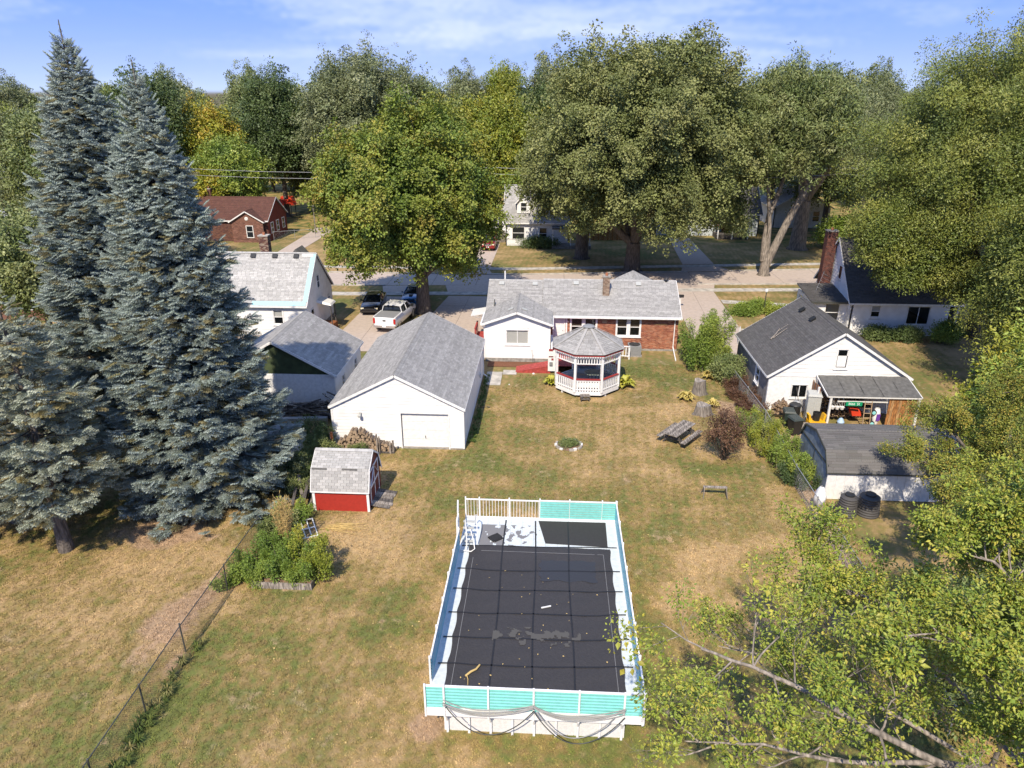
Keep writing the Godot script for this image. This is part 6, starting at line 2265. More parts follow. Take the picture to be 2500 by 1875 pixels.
	for q in [[-0.26, 0.2], [-0.26, 0.92]]:
		var w := MB.new()
		w.lathe(Vector3(q[0], q[1], 0.0), [[0.0, 0.0], [0.17, 0.0], [0.17, 0.1], [0.1, 0.12], [0.0, 0.12]], 14, Vector3(0, 0, 1))
		var wo := part(tc, "wheel", w.mesh(), M.black_plastic)
		w = MB.new()
		w.lathe(Vector3(q[0], q[1], 0.11), [[0.11, 0.0], [0.11, 0.02], [0.0, 0.025]], 14, Vector3(0, 0, 1))
		part(wo, "hub", w.mesh(), M.aqua_plastic)
	# compost drums and bag by the blue shed
	for q in [[14.2, -29.7, 0.44, "ribbed grey plastic composter drum by the right fence"], [15.2, -29.8, 0.52, "larger dark ribbed composter drum below the blue shed"]]:
		var c := thing("composter", q[3], "composter", Vector3(q[0], 0, q[1]))
		var prof := [[0.0, 0.0]]
		for i in 16:
			prof.append([q[2] * (1.0 - 0.012 * i) + (0.03 if i % 2 else 0.0), i * 0.062])
		prof.append([q[2] * 0.5, 1.02])
		prof.append([0.0, 1.05])
		var m := MB.new()
		m.lathe(Vector3.ZERO, prof, 22)
		part(c, "drum", m.mesh(), mat("drum_%d" % int(q[0]), Color(0.06, 0.057, 0.055), 0.7))
		m = MB.new()
		m.lathe(Vector3(0, 1.03, 0), [[q[2] * 0.5, 0.0], [q[2] * 0.48, 0.06], [0.0, 0.08]], 16)
		part(c, "lid", m.mesh(), M.black_plastic)
	var tyre := MB.new()
	tyre.lathe(Vector3.ZERO, [[0.18, -0.09], [0.3, -0.1], [0.34, -0.05], [0.34, 0.05], [0.3, 0.1], [0.18, 0.09]], 18)
	var ty := one("tyre", "old black tyre standing against the fence by the composter", "tyre", tyre.mesh(), M.rubber, Vector3(13.35, 0.34, -29.2))
	ty.rotation = Vector3(0.15, 0.5, 1.45)
	var bag := MB.new()
	var br := []
	for i in 9:
		var f := i / 8.0
		var row := []
		for j in 17:
			var a := TAU * j / 16.0
			var rr := 0.32 * sin(minf(f * 1.25 + 0.12, 1.0) * PI * 0.62) * (1.0 - 0.75 * pow(f, 3.0)) * (1.0 + 0.12 * sin(a * 4.0 + f * 6.0))
			row.append(Vector3(cos(a) * rr, f * 1.1, sin(a) * rr))
		br.append(row)
	bag.grid(br)
	one("plastic_bag", "white plastic bag hung on the right chain link fence", "bag", bag.mesh(), M.white_bag, Vector3(12.95, 0.25, -29.9))
	var bx := MB.new()
	bx.box(Vector3.ZERO, Vector3(1.6, 0.05, 0.3))
	var bxo := one("loose_board", "grey board leaning on the blue shed's left end", "board", bx.mesh(), M.weathered, Vector3(13.7, 0.45, -34.6))
	bxo.rotation = Vector3(0.1, 0.9, 0.5)
	# twiggy branch on the dark roof
	var fb := MB.new()
	var u := Vector3(4.25, 2.84, 0).normalized()
	var base := Vector3(14.6, 2.42 + 1.25 * 0.668 + 0.1, -45.6)
	fb.tube(PackedVector3Array([base, base + u * 0.5 + Vector3(0, 0.04, -0.3), base + u * 0.9 + Vector3(0, 0.04, -0.75)]), PackedFloat32Array([0.04, 0.03, 0.02]), 6)
	fb.tube(PackedVector3Array([base + u * 0.2, base + u * 0.8 + Vector3(0, 0.04, -0.1), base + u * 1.25 + Vector3(0, 0.04, -0.2)]), PackedFloat32Array([0.03, 0.025, 0.015]), 6)
	fb.tube(PackedVector3Array([base + u * 0.7 + Vector3(0, 0.05, -0.5), base + u * 1.5 + Vector3(0, 0.05, -0.65)]), PackedFloat32Array([0.02, 0.01]), 6)
	one("dead_branch", "bleached dead branch lying on the dark garage roof", "branch", fb.mesh(), M.weathered_light)
	# lamp post, mailbox sign and gate in the right front yard
	var lp := thing("lamp_post", "white globe lamp on a slim post in the right front garden", "lamp post", Vector3(19.2, 0, -62.9))
	var lm := MB.new()
	lm.rod(Vector3.ZERO, Vector3(0, 2.0, 0), 0.04, 8)
	part(lp, "post", lm.mesh(), M.steel_dark)
	lm = MB.new()
	lm.lathe(Vector3(0, 2.0, 0), [[0.05, 0.0], [0.14, 0.08], [0.15, 0.2], [0.1, 0.3], [0.0, 0.34]], 12)
	part(lp, "globe", lm.mesh(), M.white_paint)
	var gt := thing("gate", "white metal garden gate between driveway and dark roofed garage", "gate")
	for x in [14.9, 16.6]:
		var m := MB.new()
		m.rod(Vector3(x, 0, -54.2), Vector3(x, 1.5, -54.2), 0.05, 8)
		part(gt, "post", m.mesh(), M.old_white)
	var gm2 := MB.new()
	for y in [0.2, 1.3]:
		gm2.rod(Vector3(14.9, y, -54.2), Vector3(16.6, y, -54.2), 0.025)
	for k in 9:
		gm2.rod(Vector3(15.0 + k * 0.19, 0.2, -54.2), Vector3(15.0 + k * 0.19, 1.3, -54.2), 0.012, 4)
	part(gt, "leaf", gm2.mesh(), M.old_white)
	settle(gt, Vector3(15.7, 0, -54.2))
	var mbx := thing("mailbox", "black mailbox on a short post at the right driveway edge", "mailbox", Vector3(12.0, 0, -64.6))
	bpart(mbx, "box", Vector3(0, 1.1, 0), Vector3(0.55, 0.24, 0.2), M.black_metal)
	bpart(mbx, "post", Vector3(0, 0.5, 0), Vector3(0.09, 1.0, 0.09), M.old_white)

func trash_bin(called: String, label: String, at: Vector3, turn: float, body: Material, lid: Material) -> void:
	var o := thing(called, label, "trash bin", at, turn)
	var m := MB.new()
	m.hexa(PackedVector3Array([Vector3(-0.24, 0.08, 0.26), Vector3(0.24, 0.08, 0.26), Vector3(0.24, 0.08, -0.24), Vector3(-0.24, 0.08, -0.24), Vector3(-0.31, 1.0, 0.34), Vector3(0.31, 1.0, 0.34), Vector3(0.31, 1.0, -0.34), Vector3(-0.31, 1.0, -0.34)]))
	part(o, "body", m.mesh(), body)
	m = MB.new()
	m.hexa(PackedVector3Array([Vector3(-0.34, 1.0, 0.37), Vector3(0.34, 1.0, 0.37), Vector3(0.34, 1.0, -0.38), Vector3(-0.34, 1.0, -0.38), Vector3(-0.28, 1.08, 0.3), Vector3(0.28, 1.08, 0.3), Vector3(0.28, 1.11, -0.34), Vector3(-0.28, 1.11, -0.34)]))
	part(o, "lid", m.mesh(), lid)
	for x in [-0.27, 0.21]:
		m = MB.new()
		m.lathe(Vector3(x, 0.12, -0.27), [[0.0, 0.0], [0.12, 0.0], [0.12, 0.06], [0.0, 0.06]], 12, Vector3.RIGHT)
		part(o, "wheel", m.mesh(), M.rubber)
	m = MB.new()
	m.rod(Vector3(-0.25, 0.98, -0.4), Vector3(0.25, 0.98, -0.4), 0.02)
	part(o, "handle", m.mesh(), body)

func lawn_litter() -> void:
	rng.seed = 19
	var mb := MB.new()
	for i in 700:
		var p := Vector3(rf(-11.5, 11.8), 0.035, rf(-42.0, -11.0))
		if p.x > -3.6 and p.x < 3.1 and p.z > -26.6 and p.z < -15.9:
			continue
		var a := rf(0, TAU)
		var d := Vector3(cos(a), 0, sin(a)) * rf(0.025, 0.05)
		var s := Vector3(-d.z, 0.3 * d.length(), d.x) * 0.65
		mb.quad(p - d, p + s, p + d, p - s)
	var o := one("fallen_leaves", "dry fallen leaves scattered thinly over the lawn", "leaves", mb.mesh(), M.straw)
	o.set_meta("kind", "stuff")

# ---------------------------------------------------------------- trees, shrubs and other plants

var CL := {}

func leaf(mb: MB, p: Vector3, d: Vector3, side: Vector3, l: float, w: float) -> void:
	# a folded kite: two halves meeting at the midrib
	var n := side.cross(d).normalized()
	var tip := p + d * l - n * l * 0.12
	var mid := p + d * l * 0.45 - n * w * 0.22
	var a := p + d * l * 0.42 + side * w * 0.5
	var b := p + d * l * 0.42 - side * w * 0.5
	mb.tri(p, a, mid)
	mb.tri(mid, a, tip)
	mb.tri(p, mid, b)
	mb.tri(mid, tip, b)

func clump(n: int, spread: float, l: float, w: float, flat := 0.55, droop := 0.0, simple := false) -> ArrayMesh:
	var mb := MB.new()
	mb.colored = true
	for i in n:
		var dir := rv(1.0)
		while dir.length() > 1.0 or dir.length() < 0.1:
			dir = rv(1.0)
		var p := dir * spread
		p.y *= flat
		var d := (dir.normalized() + Vector3(0, rf(-0.2, 0.5) - droop, 0) + rv(0.5)).normalized()
		var s := d.cross(Vector3.UP + rv(0.6)).normalized()
		var k := rf(0.75, 1.25)
		mb.col = Color(1, 1, 1) * rf(0.8, 1.2)
		if simple:
			var t := p + d * l * k
			var m := p + d * l * k * 0.45
			var q := s * w * k * 0.5
			mb.tri(p, m + q, t)
			mb.tri(p, t, m - q)
		else:
			leaf(mb, p, d, s, l * k, w * k)
	return mb.mesh()

func spruce_spray() -> ArrayMesh:   # one flat spray of needle covered shoots, growing along +z with tips turned up
	var mb := MB.new()
	mb.colored = true
	var shoots := [[Vector3.ZERO, Vector3(0, 0.12, 1), 0.42]]
	for i in 4:
		for e: float in [-1.0, 1.0]:
			shoots.append([Vector3(0, 0.012 * i, 0.03 + i * 0.085), Vector3(e * rf(0.8, 1.1), rf(0.0, 0.3), rf(0.6, 0.95)), rf(0.2, 0.28) * (1.0 - i * 0.13)])
	for s in shoots:
		var p: Vector3 = s[0]
		var d: Vector3 = s[1].normalized()
		var l: float = s[2]
		var a := d.cross(Vector3.UP).normalized()
		var b := a.cross(d)
		var n := int(l / 0.034)
		mb.col = Color(1, 1, 1) * rf(0.82, 1.15)
		for k in n:
			var q := p + d * (l * k / n)
			var f := float(k) / n
			for e in 5:
				var an := TAU * e / 5.0 + k * 1.1
				var o := (a * cos(an) + b * sin(an)) + d * 0.85
				o = o.normalized() * (0.068 - 0.02 * f)
				var wv := d.cross(o).normalized() * 0.0085
				mb.tri(q - wv, q + wv, q + o)
		mb.col = Color(0.75, 0.6, 0.45)
		mb.tri(p - a * 0.008, p + a * 0.008, p + d * l * 0.8)
	return mb.mesh()

func clumps() -> void:
	rng.seed = 101
	CL.maple = [clump(34, 0.66, 0.21, 0.18, 0.6, 0.15), clump(34, 0.66, 0.2, 0.18, 0.6, 0.1)]
	CL.mid = [clump(26, 0.7, 0.24, 0.17, 0.6, 0.1, true), clump(26, 0.7, 0.24, 0.17, 0.6, 0.2, true)]
	CL.far = [clump(64, 1.1, 0.3, 0.2, 0.65, 0.1, true), clump(64, 1.1, 0.3, 0.2, 0.65, 0.2, true)]
	CL.willow = [clump(26, 0.65, 0.34, 0.09, 0.9, 0.8, true), clump(26, 0.65, 0.34, 0.09, 0.9, 0.9, true)]
	CL.locust = [clump(46, 0.8, 0.17, 0.075, 0.5, 0.35, true), clump(46, 0.8, 0.17, 0.075, 0.5, 0.45, true)]
	CL.shrub = [clump(20, 0.24, 0.1, 0.06, 0.8, 0.0), clump(20, 0.24, 0.11, 0.055, 0.8, 0.1)]
	CL.twig = [clump(20, 0.23, 0.068, 0.04, 0.6, 0.35), clump(20, 0.23, 0.07, 0.04, 0.6, 0.25)]
	CL.big = [clump(7, 0.22, 0.115, 0.075, 0.5, 0.5)]
	CL.spruce = [spruce_spray(), spruce_spray(), spruce_spray()]

func scatter(parent: Node, called: String, meshes: Array, mt: Material, xf: Array, cols: Array) -> void:
	for k in meshes.size():
		var n := 0
		for i in xf.size():
			if i % meshes.size() == k:
				n += 1
		if n == 0:
			continue
		var mm := MultiMesh.new()
		mm.transform_format = MultiMesh.TRANSFORM_3D
		mm.use_colors = true
		mm.mesh = meshes[k]
		mm.instance_count = n
		var j := 0
		for i in range(k, xf.size(), meshes.size()):
			mm.set_instance_transform(j, xf[i])
			mm.set_instance_color(j, cols[i])
			j += 1
		var o := MultiMeshInstance3D.new()
		o.name = called
		o.multimesh = mm
		o.material_override = mt
		o.set_meta("kind", "stuff")
		parent.add_child(o, true)

func face(d: Vector3, roll: float, s: float) -> Basis:   # y towards d
	var y := d.normalized()
	var x := y.cross(Vector3(0.31, 0.2, 0.93)).normalized()
	return Basis(x, y, x.cross(y)).rotated(y, roll).scaled(Vector3.ONE * s)

func pick(cols: Array, t: float) -> Color:
	var f := clampf(t, 0.0, 0.999) * (cols.size() - 1)
	var i := int(f)
	return cols[i].lerp(cols[i + 1], f - i)

func limb(mb: MB, a: Vector3, b: Vector3, r0: float, r1: float, bend: float, sides := 6, seg := 5) -> PackedVector3Array:
	var p := PackedVector3Array()
	var r := PackedFloat32Array()
	var off := rv(bend)
	off.y = absf(off.y)
	for i in seg + 1:
		var f := float(i) / seg
		p.append(a.lerp(b, f) + off * (4.0 * f * (1.0 - f)) + rv(bend * 0.18) * (1.0 if i > 0 and i < seg else 0.0))
		r.append(lerpf(r0, r1, pow(f, 0.8)))
	mb.tube(p, r, sides, true)
	return p

# crown: centre height above the base, radii; puffs are the bunches of foliage that the crown is made of
func leafy(called: String, label: String, at: Vector3, s: Dictionary, group := "") -> Node3D:
	rng.seed = s.seed
	var o := thing(called, label, s.get("cat", "tree"), at, 0.0, group)
	var c: Vector3 = s.c
	var R: Vector3 = s.r
	var puffs := []
	var n: int = s.puffs
	var pr: float = s.pr
	var low: float = s.get("low", -0.55)
	for i in n:
		var yy := 1.0 - (1.0 - low) * (i + 0.5) / n
		var rad := sqrt(maxf(0.0, 1.0 - yy * yy))
		var th := i * 2.399963 + rf(-0.4, 0.4)
		var k := rf(0.62, 0.94) if i % 4 else rf(0.25, 0.6)
		puffs.append(c + Vector3(cos(th) * rad * R.x, yy * R.y, sin(th) * rad * R.z) * k + rv(pr * 0.3))
	for e in s.get("extra", []):
		puffs.append(e)
	var wood := MB.new()
	var fork: float = s.get("fork", c.y * 0.45)
	var tr: float = s.get("tr", 0.35)
	if s.get("trunk", true):
		var lean: Vector3 = s.get("lean", Vector3.ZERO)
		var top := Vector3(lean.x, fork, lean.z)
		var pts := PackedVector3Array([Vector3(0, -0.05, 0), Vector3(0, 0.25, 0) + lean * 0.02, top * 0.5, top])
		wood.tube(pts, PackedFloat32Array([tr * 1.55, tr * 1.12, tr * 0.95, tr * 0.85]), 12)
		var nl: int = s.get("limbs", 6)
		var ends := []
		for i in nl:
			var pf: Vector3 = puffs[int((i + 0.5) * n / nl) % n]
			var mid := top.lerp(pf, 0.55) + Vector3(0, 0.12 * pf.distance_to(top), 0)
			limb(wood, top - Vector3(0, 0.2, 0), mid, tr * 0.55, tr * 0.26, 0.35, 8)
			ends.append(mid)
		for i in n:
			var best := top
			for e in ends:
				if e.distance_to(puffs[i]) < best.distance_to(puffs[i]):
					best = e
			limb(wood, best, puffs[i], tr * 0.2, 0.02, 0.3, 5, 4)
	else:
		for i in n:
			limb(wood, Vector3(rf(-0.15, 0.15), 0, rf(-0.15, 0.15)), puffs[i], tr, 0.008, 0.12, 4, 3)
	part(o, "trunk", wood.mesh(), M[s.get("bark", "bark")])
	var xf := []
	var cols := []
	var pal: Array = s.cols
	var sc: float = s.get("scale", 1.0)
	var nz := FastNoiseLite.new()
	nz.seed = s.seed
	nz.frequency = 1.0
	nz.fractal_octaves = 2
	var open: float = s.get("open", -0.2)
	var fz: float = s.get("lump", 2.7)
	var ext: Array = s.get("extra", [])
	var cnt: int = s.n
	var stems := []
	if s.get("wild", false):
		var sm := MB.new()
		for i in int(10 + 14 * R.x):
			var b0 := Vector3(rf(-1, 1) * R.x, 0.0, rf(-1, 1) * R.z) * 0.95
			var b1 := Vector3(b0.x * 1.25 + rf(-0.2, 0.2), (c.y + R.y) * rf(0.45, 1.15), b0.z * 1.25 + rf(-0.2, 0.2))
			sm.tube(PackedVector3Array([b0, b0.lerp(b1, 0.5) + rv(0.05), b1]), PackedFloat32Array([0.012, 0.009, 0.004]), 4, false)
			stems.append([b0, b1])
		part(o, "stems", sm.mesh(), M.twig)
	while xf.size() < cnt:
		var d := rv(1.0)
		if d.length() > 1.0 or d.length() < 0.05:
			continue
		d = d.normalized()
		if d.y < low:
			continue
		var q: Vector3
		var lump := nz.get_noise_3dv(d * fz)
		if ext.size() > 0 and rng.randf() < 0.018 * ext.size():
			q = ext[rng.randi() % ext.size()] + d * pr * 0.9 * pow(rng.randf(), 0.4)
		else:
			var hole := nz.get_noise_3dv(d * fz * 2.6 + Vector3(9, 4, 1))
			var k := 0.84 + 0.4 * lump + 0.42 * hole
			if not s.get("trunk", true):
				k = 0.78 + 0.55 * lump + 0.6 * hole
			if hole < open and rng.randf() < 0.75:
				cnt -= 1
				continue
			k *= 1.0 - 0.42 * pow(rng.randf(), 1.6)
			q = c + Vector3(d.x * R.x, d.y * R.y, d.z * R.z) * k
		if stems.size() > 0:
			var st: Array = stems[rng.randi() % stems.size()]
			var f := pow(rf(0.04, 1.0), 0.7)
			q = st[0].lerp(st[1], f) + rv(0.07 + 0.12 * (1.0 - f))
		if q.y < 0.1:
			q.y = rf(0.1, 0.3)
		xf.append(Transform3D(face(d + Vector3(0, 0.8, 0) + rv(0.7), rf(0, TAU), sc * rf(0.65, 1.25)), q))
		cols.append(pick(pal, 0.35 + 0.7 * nz.get_noise_3dv(q * 0.32) + 0.3 * lump + rf(-0.12, 0.22)) * rf(0.8, 1.2))
	scatter(o, "crown", CL[s.kind], M.leaf, xf, cols)
	return o

func spruce(called: String, label: String, at: Vector3, h: float, R: float, y0: float, seed_: int, dens := 1.0, thin := 0.0, tint := Color(1, 1, 1)) -> Node3D:
	rng.seed = seed_
	var o := thing(called, label, "spruce tree", at)
	var tk := MB.new()
	tk.tube(PackedVector3Array([Vector3(0, -0.05, 0), Vector3(0, h * 0.25, 0), Vector3(0.05, h * 0.6, 0), Vector3(0, h + 0.8, 0)]), PackedFloat32Array([R * 0.075 + 0.08, R * 0.06, R * 0.035, 0.02]), 10)
	part(o, "trunk", tk.mesh(), M.bark)
	var br := MB.new()
	var xf := []
	var cols := []
	var blue := [Color(0.225, 0.285, 0.25), Color(0.29, 0.355, 0.32), Color(0.36, 0.425, 0.395)]
	var olive := [Color(0.19, 0.18, 0.08), Color(0.26, 0.24, 0.13)]
	var y := y0
	while y < h - 0.15:
		var f := (y - y0) / (h - y0)
		var prof := pow(1.0 - f, 0.82) * (0.92 + 0.08 * sin(y * 3.0)) * (0.9 + 0.1 * smoothstep(0.0, 0.14, f))
		var nb := int(lerpf(11.0, 6.0, f) * dens)
		var a0 := rf(0, TAU)
		for b in nb:
			if rng.randf() < thin:
				continue
			var an := a0 + TAU * b / nb + rf(-0.25, 0.25)
			var l := R * prof * rf(0.78, 1.12) * lerpf(1.0, 0.72, smoothstep(0.75, 1.0, f)) + 0.08
			var dir := Vector3(cos(an), 0, sin(an))
			var side := Vector3(-dir.z, 0, dir.x)
			var rise := lerpf(-0.16, 0.6, pow(f, 1.3))
			var yo := y + rf(-0.15, 0.15)
			var p := PackedVector3Array()
			var rr := PackedFloat32Array()
			for i in 6:
				var t := i / 5.0
				var yy := yo + l * (rise * t - 0.22 * t * (1.0 - f) + 0.26 * t * t * t * (1.0 - f * 0.5))
				p.append(dir * l * t + Vector3(0, yy, 0))
				rr.append(lerpf(0.014 + 0.012 * l, 0.006, t))
			br.tube(p, rr, 4, false)
			var ns := int(maxf(3.0, l * 7.4))
			for i in ns:
				var t := pow((i + rf(0.2, 0.8)) / ns, 0.62)
				if t < 0.22:
					continue
				var seg := t * 5.0
				var i0 := mini(int(seg), 4)
				var q := p[i0].lerp(p[i0 + 1], seg - i0)
				var wdt := minf(l * 0.42, 0.9) * (1.08 - t) + 0.16
				for e: float in [-1.0, 1.0]:
					var off := rf(0.0, 1.0) * wdt
					var dd := (dir * (0.75 + 0.5 * t) + side * e * (0.35 + off) + Vector3(0, rf(-0.55, 0.15), 0)).normalized()
					var pos: Vector3 = q + side * e * off + Vector3(0, -off * 0.25 + rf(-0.26, 0.06), 0)
					if pos.y < 0.2:
						continue
					var zb := dd
					var xb := Vector3.UP.cross(zb).normalized()
					var bs := Basis(xb, zb.cross(xb), zb).rotated(zb, rf(-0.6, 0.6)).scaled(Vector3.ONE * rf(0.9, 1.5) * lerpf(1.0, 0.5, smoothstep(0.8, 1.0, f)))
					xf.append(Transform3D(bs, pos))
					var cc: Color = pick(olive, rng.randf()) if rng.randf() < 0.17 else pick(blue, rng.randf())
					cols.append(cc * tint)
			# tip
			var zb2 := (p[5] - p[4]).normalized()
			var xb2 := Vector3.UP.cross(zb2).normalized()
			xf.append(Transform3D(Basis(xb2, zb2.cross(xb2), zb2).scaled(Vector3.ONE * rf(0.9, 1.3)), p[5]))
			cols.append(pick(blue, rng.randf()) * tint)
		y += lerpf(0.4, 0.26, f)
	# leader
	for i in 4:
		xf.append(Transform3D(face(Vector3(rf(-0.2, 0.2), 1, rf(-0.2, 0.2)), rf(0, TAU), 0.55 + 0.1 * i) * Basis(Vector3.RIGHT, -PI / 2), Vector3(0, h + 0.5 - i * 0.3, 0)))
		cols.append(blue[1])
	part(o, "branches", br.mesh(), M.bark_dark)
	scatter(o, "crown", CL.spruce, M.needle, xf, cols)
	return o

const OLIVE := [Color(0.105, 0.15, 0.0374), Color(0.18, 0.217, 0.068), Color(0.262, 0.277, 0.102)]
const MAPLE := [Color(0.12, 0.15, 0.04), Color(0.195, 0.22, 0.068), Color(0.28, 0.285, 0.105)]
const DARKG := [Color(0.0525, 0.09, 0.0255), Color(0.09, 0.135, 0.0374), Color(0.135, 0.18, 0.051)]
const YGREEN := [Color(0.15, 0.21, 0.0204), Color(0.255, 0.285, 0.0306), Color(0.36, 0.315, 0.034)]
const GOLD := [Color(0.21, 0.255, 0.0204), Color(0.36, 0.33, 0.0255), Color(0.51, 0.33, 0.051)]
const AUTUMN := [Color(0.10, 0.16, 0.02), Color(0.17, 0.225, 0.028), Color(0.24, 0.26, 0.035), Color(0.33, 0.27, 0.045)]
const LOCUST := [Color(0.10, 0.14, 0.024), Color(0.195, 0.23, 0.04), Color(0.30, 0.295, 0.06)]
const GREYG := [Color(0.12, 0.15, 0.0595), Color(0.188, 0.217, 0.0935), Color(0.255, 0.27, 0.136)]
const BRIGHT := [Color(0.12, 0.195, 0.0255), Color(0.21, 0.285, 0.0425), Color(0.33, 0.36, 0.051)]
const BROWN := [Color(0.07, 0.035, 0.02), Color(0.14, 0.07, 0.04), Color(0.2, 0.11, 0.06)]

func grow(wood: MB, xf: Array, p: Vector3, d: Vector3, l: float, r: float, depth: int, up: float, dens: float) -> void:
	var pts := PackedVector3Array([p])
	var rr := PackedFloat32Array([r])
	var q := p
	var dd := d.normalized()
	for i in 4:
		dd = (dd + rv(0.22) + Vector3(0, up * 0.12, 0)).normalized()
		q += dd * l / 4.0
		pts.append(q)
		rr.append(lerpf(r, r * 0.55, (i + 1) / 4.0))
	wood.tube(pts, rr, 7 if r > 0.05 else (5 if r > 0.015 else 3), false)
	if depth <= 1:
		for i in 7:
			if rng.randf() < dens:
				var t := rf(0.15, 1.0) * 4.0
				var i0 := mini(int(t), 3)
				xf.append([pts[i0].lerp(pts[i0 + 1], t - i0) + rv(0.06), dd])
	if depth <= 0:
		return
	var n := 3 if depth > 2 else 4
	for i in n:
		var t := lerpf(0.3, 1.0, (i + rf(0.3, 1.0)) / n) * 4.0
		var i0 := mini(int(t), 3)
		var a := pts[i0].lerp(pts[i0 + 1], t - i0)
		var s := (dd + rv(1.0)).normalized()
		s = (s - dd * s.dot(dd) * 0.5).normalized()
		grow(wood, xf, a, (dd * 0.75 + s * 0.75 + Vector3(0, 0.1, 0)).normalized(), l * rf(0.52, 0.72), r * rf(0.42, 0.56), depth - 1, up, dens)

func branchy(called: String, label: String, base: Vector3, trunk: Array, limbs: Array, seed_: int, cols: Array, dens: float, bark: String, kinds: Array, sc := 1.0) -> Node3D:
	# trunk: points with radii; limbs: lists of points with a start radius, grown out into twigs with leaves
	rng.seed = seed_
	var o := thing(called, label, "tree", base)
	var wood := MB.new()
	var p := PackedVector3Array()
	var r := PackedFloat32Array()
	for q in trunk:
		p.append(q[0] - base)
		r.append(q[1])
	wood.tube(p, r, 12)
	var xs := []
	for L in limbs:
		var pts := PackedVector3Array()
		var rr := PackedFloat32Array()
		var m: int = L.p.size()
		for i in m:
			pts.append(L.p[i] - base)
			rr.append(lerpf(L.r, L.r * 0.22, float(i) / (m - 1)))
		# smooth the limb a little
		var cp := PackedVector3Array()
		var cr := PackedFloat32Array()
		for i in m - 1:
			for k in 4:
				var f := k / 4.0
				var a := pts[maxi(i - 1, 0)]
				var dn := pts[mini(i + 2, m - 1)]
				cp.append(pts[i].cubic_interpolate(pts[i + 1], a, dn, f) + rv(0.03))
				cr.append(lerpf(rr[i], rr[i + 1], f))
		cp.append(pts[m - 1])
		cr.append(rr[m - 1])
		wood.tube(cp, cr, 9, false)
		var from: float = L.get("from", 0.25)
		var nsub: int = L.get("n", 10)
		for i in nsub:
			var f := lerpf(from, 1.0, (i + rf(0.0, 0.9)) / nsub)
			var t := f * (cp.size() - 1)
			var i0 := mini(int(t), cp.size() - 2)
			var d := (cp[i0 + 1] - cp[i0]).normalized()
			var s := (d * 0.5 + rv(1.0) + Vector3(0, L.get("up", 0.35), 0)).normalized()
			grow(wood, xs, cp[i0], s, L.get("l", 2.0) * rf(0.6, 1.15), maxf(cr[i0] * 0.42, 0.02), L.get("depth", 2), 0.4, L.get("dens", dens))
	part(o, "trunk", wood.mesh(), M[bark])
	var groups := [[], []]
	var gcol := [[], []]
	for e in xs:
		var k := 1 if kinds.size() > 1 and rng.randf() < 0.09 else 0
		var d: Vector3 = e[1]
		groups[k].append(Transform3D(face(Vector3.UP + d * 0.6 + rv(0.5), rf(0, TAU), sc * rf(0.75, 1.3)), e[0]))
		gcol[k].append(pick(cols, rng.randf()) * rf(0.85, 1.2))
	for k in kinds.size():
		if groups[k].size() > 0:
			scatter(o, "crown", CL[kinds[k]], M.leaf, groups[k], gcol[k])
	return o

func hosta(label: String, at: Vector3, r: float, n: int, cols: Array, seed_: int) -> void:
	rng.seed = seed_
	var o := thing("hosta", label, "plant", at)
	var mb := MB.new()
	mb.colored = true
	for i in n:
		var a := rf(0, TAU)
		var d := Vector3(cos(a), 0, sin(a))
		var s := Vector3(-d.z, 0, d.x)
		var l := r * rf(0.5, 1.05)
		var h := r * rf(0.5, 0.95) * (1.25 - l / r)
		var w := r * rf(0.13, 0.22)
		mb.col = pick(cols, rng.randf()) * rf(0.85, 1.15)
		var rows := []
		for k in 6:
			var f := k / 5.0
			var c := d * l * f + Vector3(0, h * sin(f * PI * 0.8) + 0.05, 0) + Vector3(0, 0.05, 0)
			var ww := w * sin(minf(f * 1.15 + 0.05, 1.0) * PI)
			rows.append([c - s * ww + Vector3(0, ww * 0.3, 0), c, c + s * ww + Vector3(0, ww * 0.3, 0)])
		mb.grid(rows)
	part(o, "leaves", mb.mesh(), M.leaf)

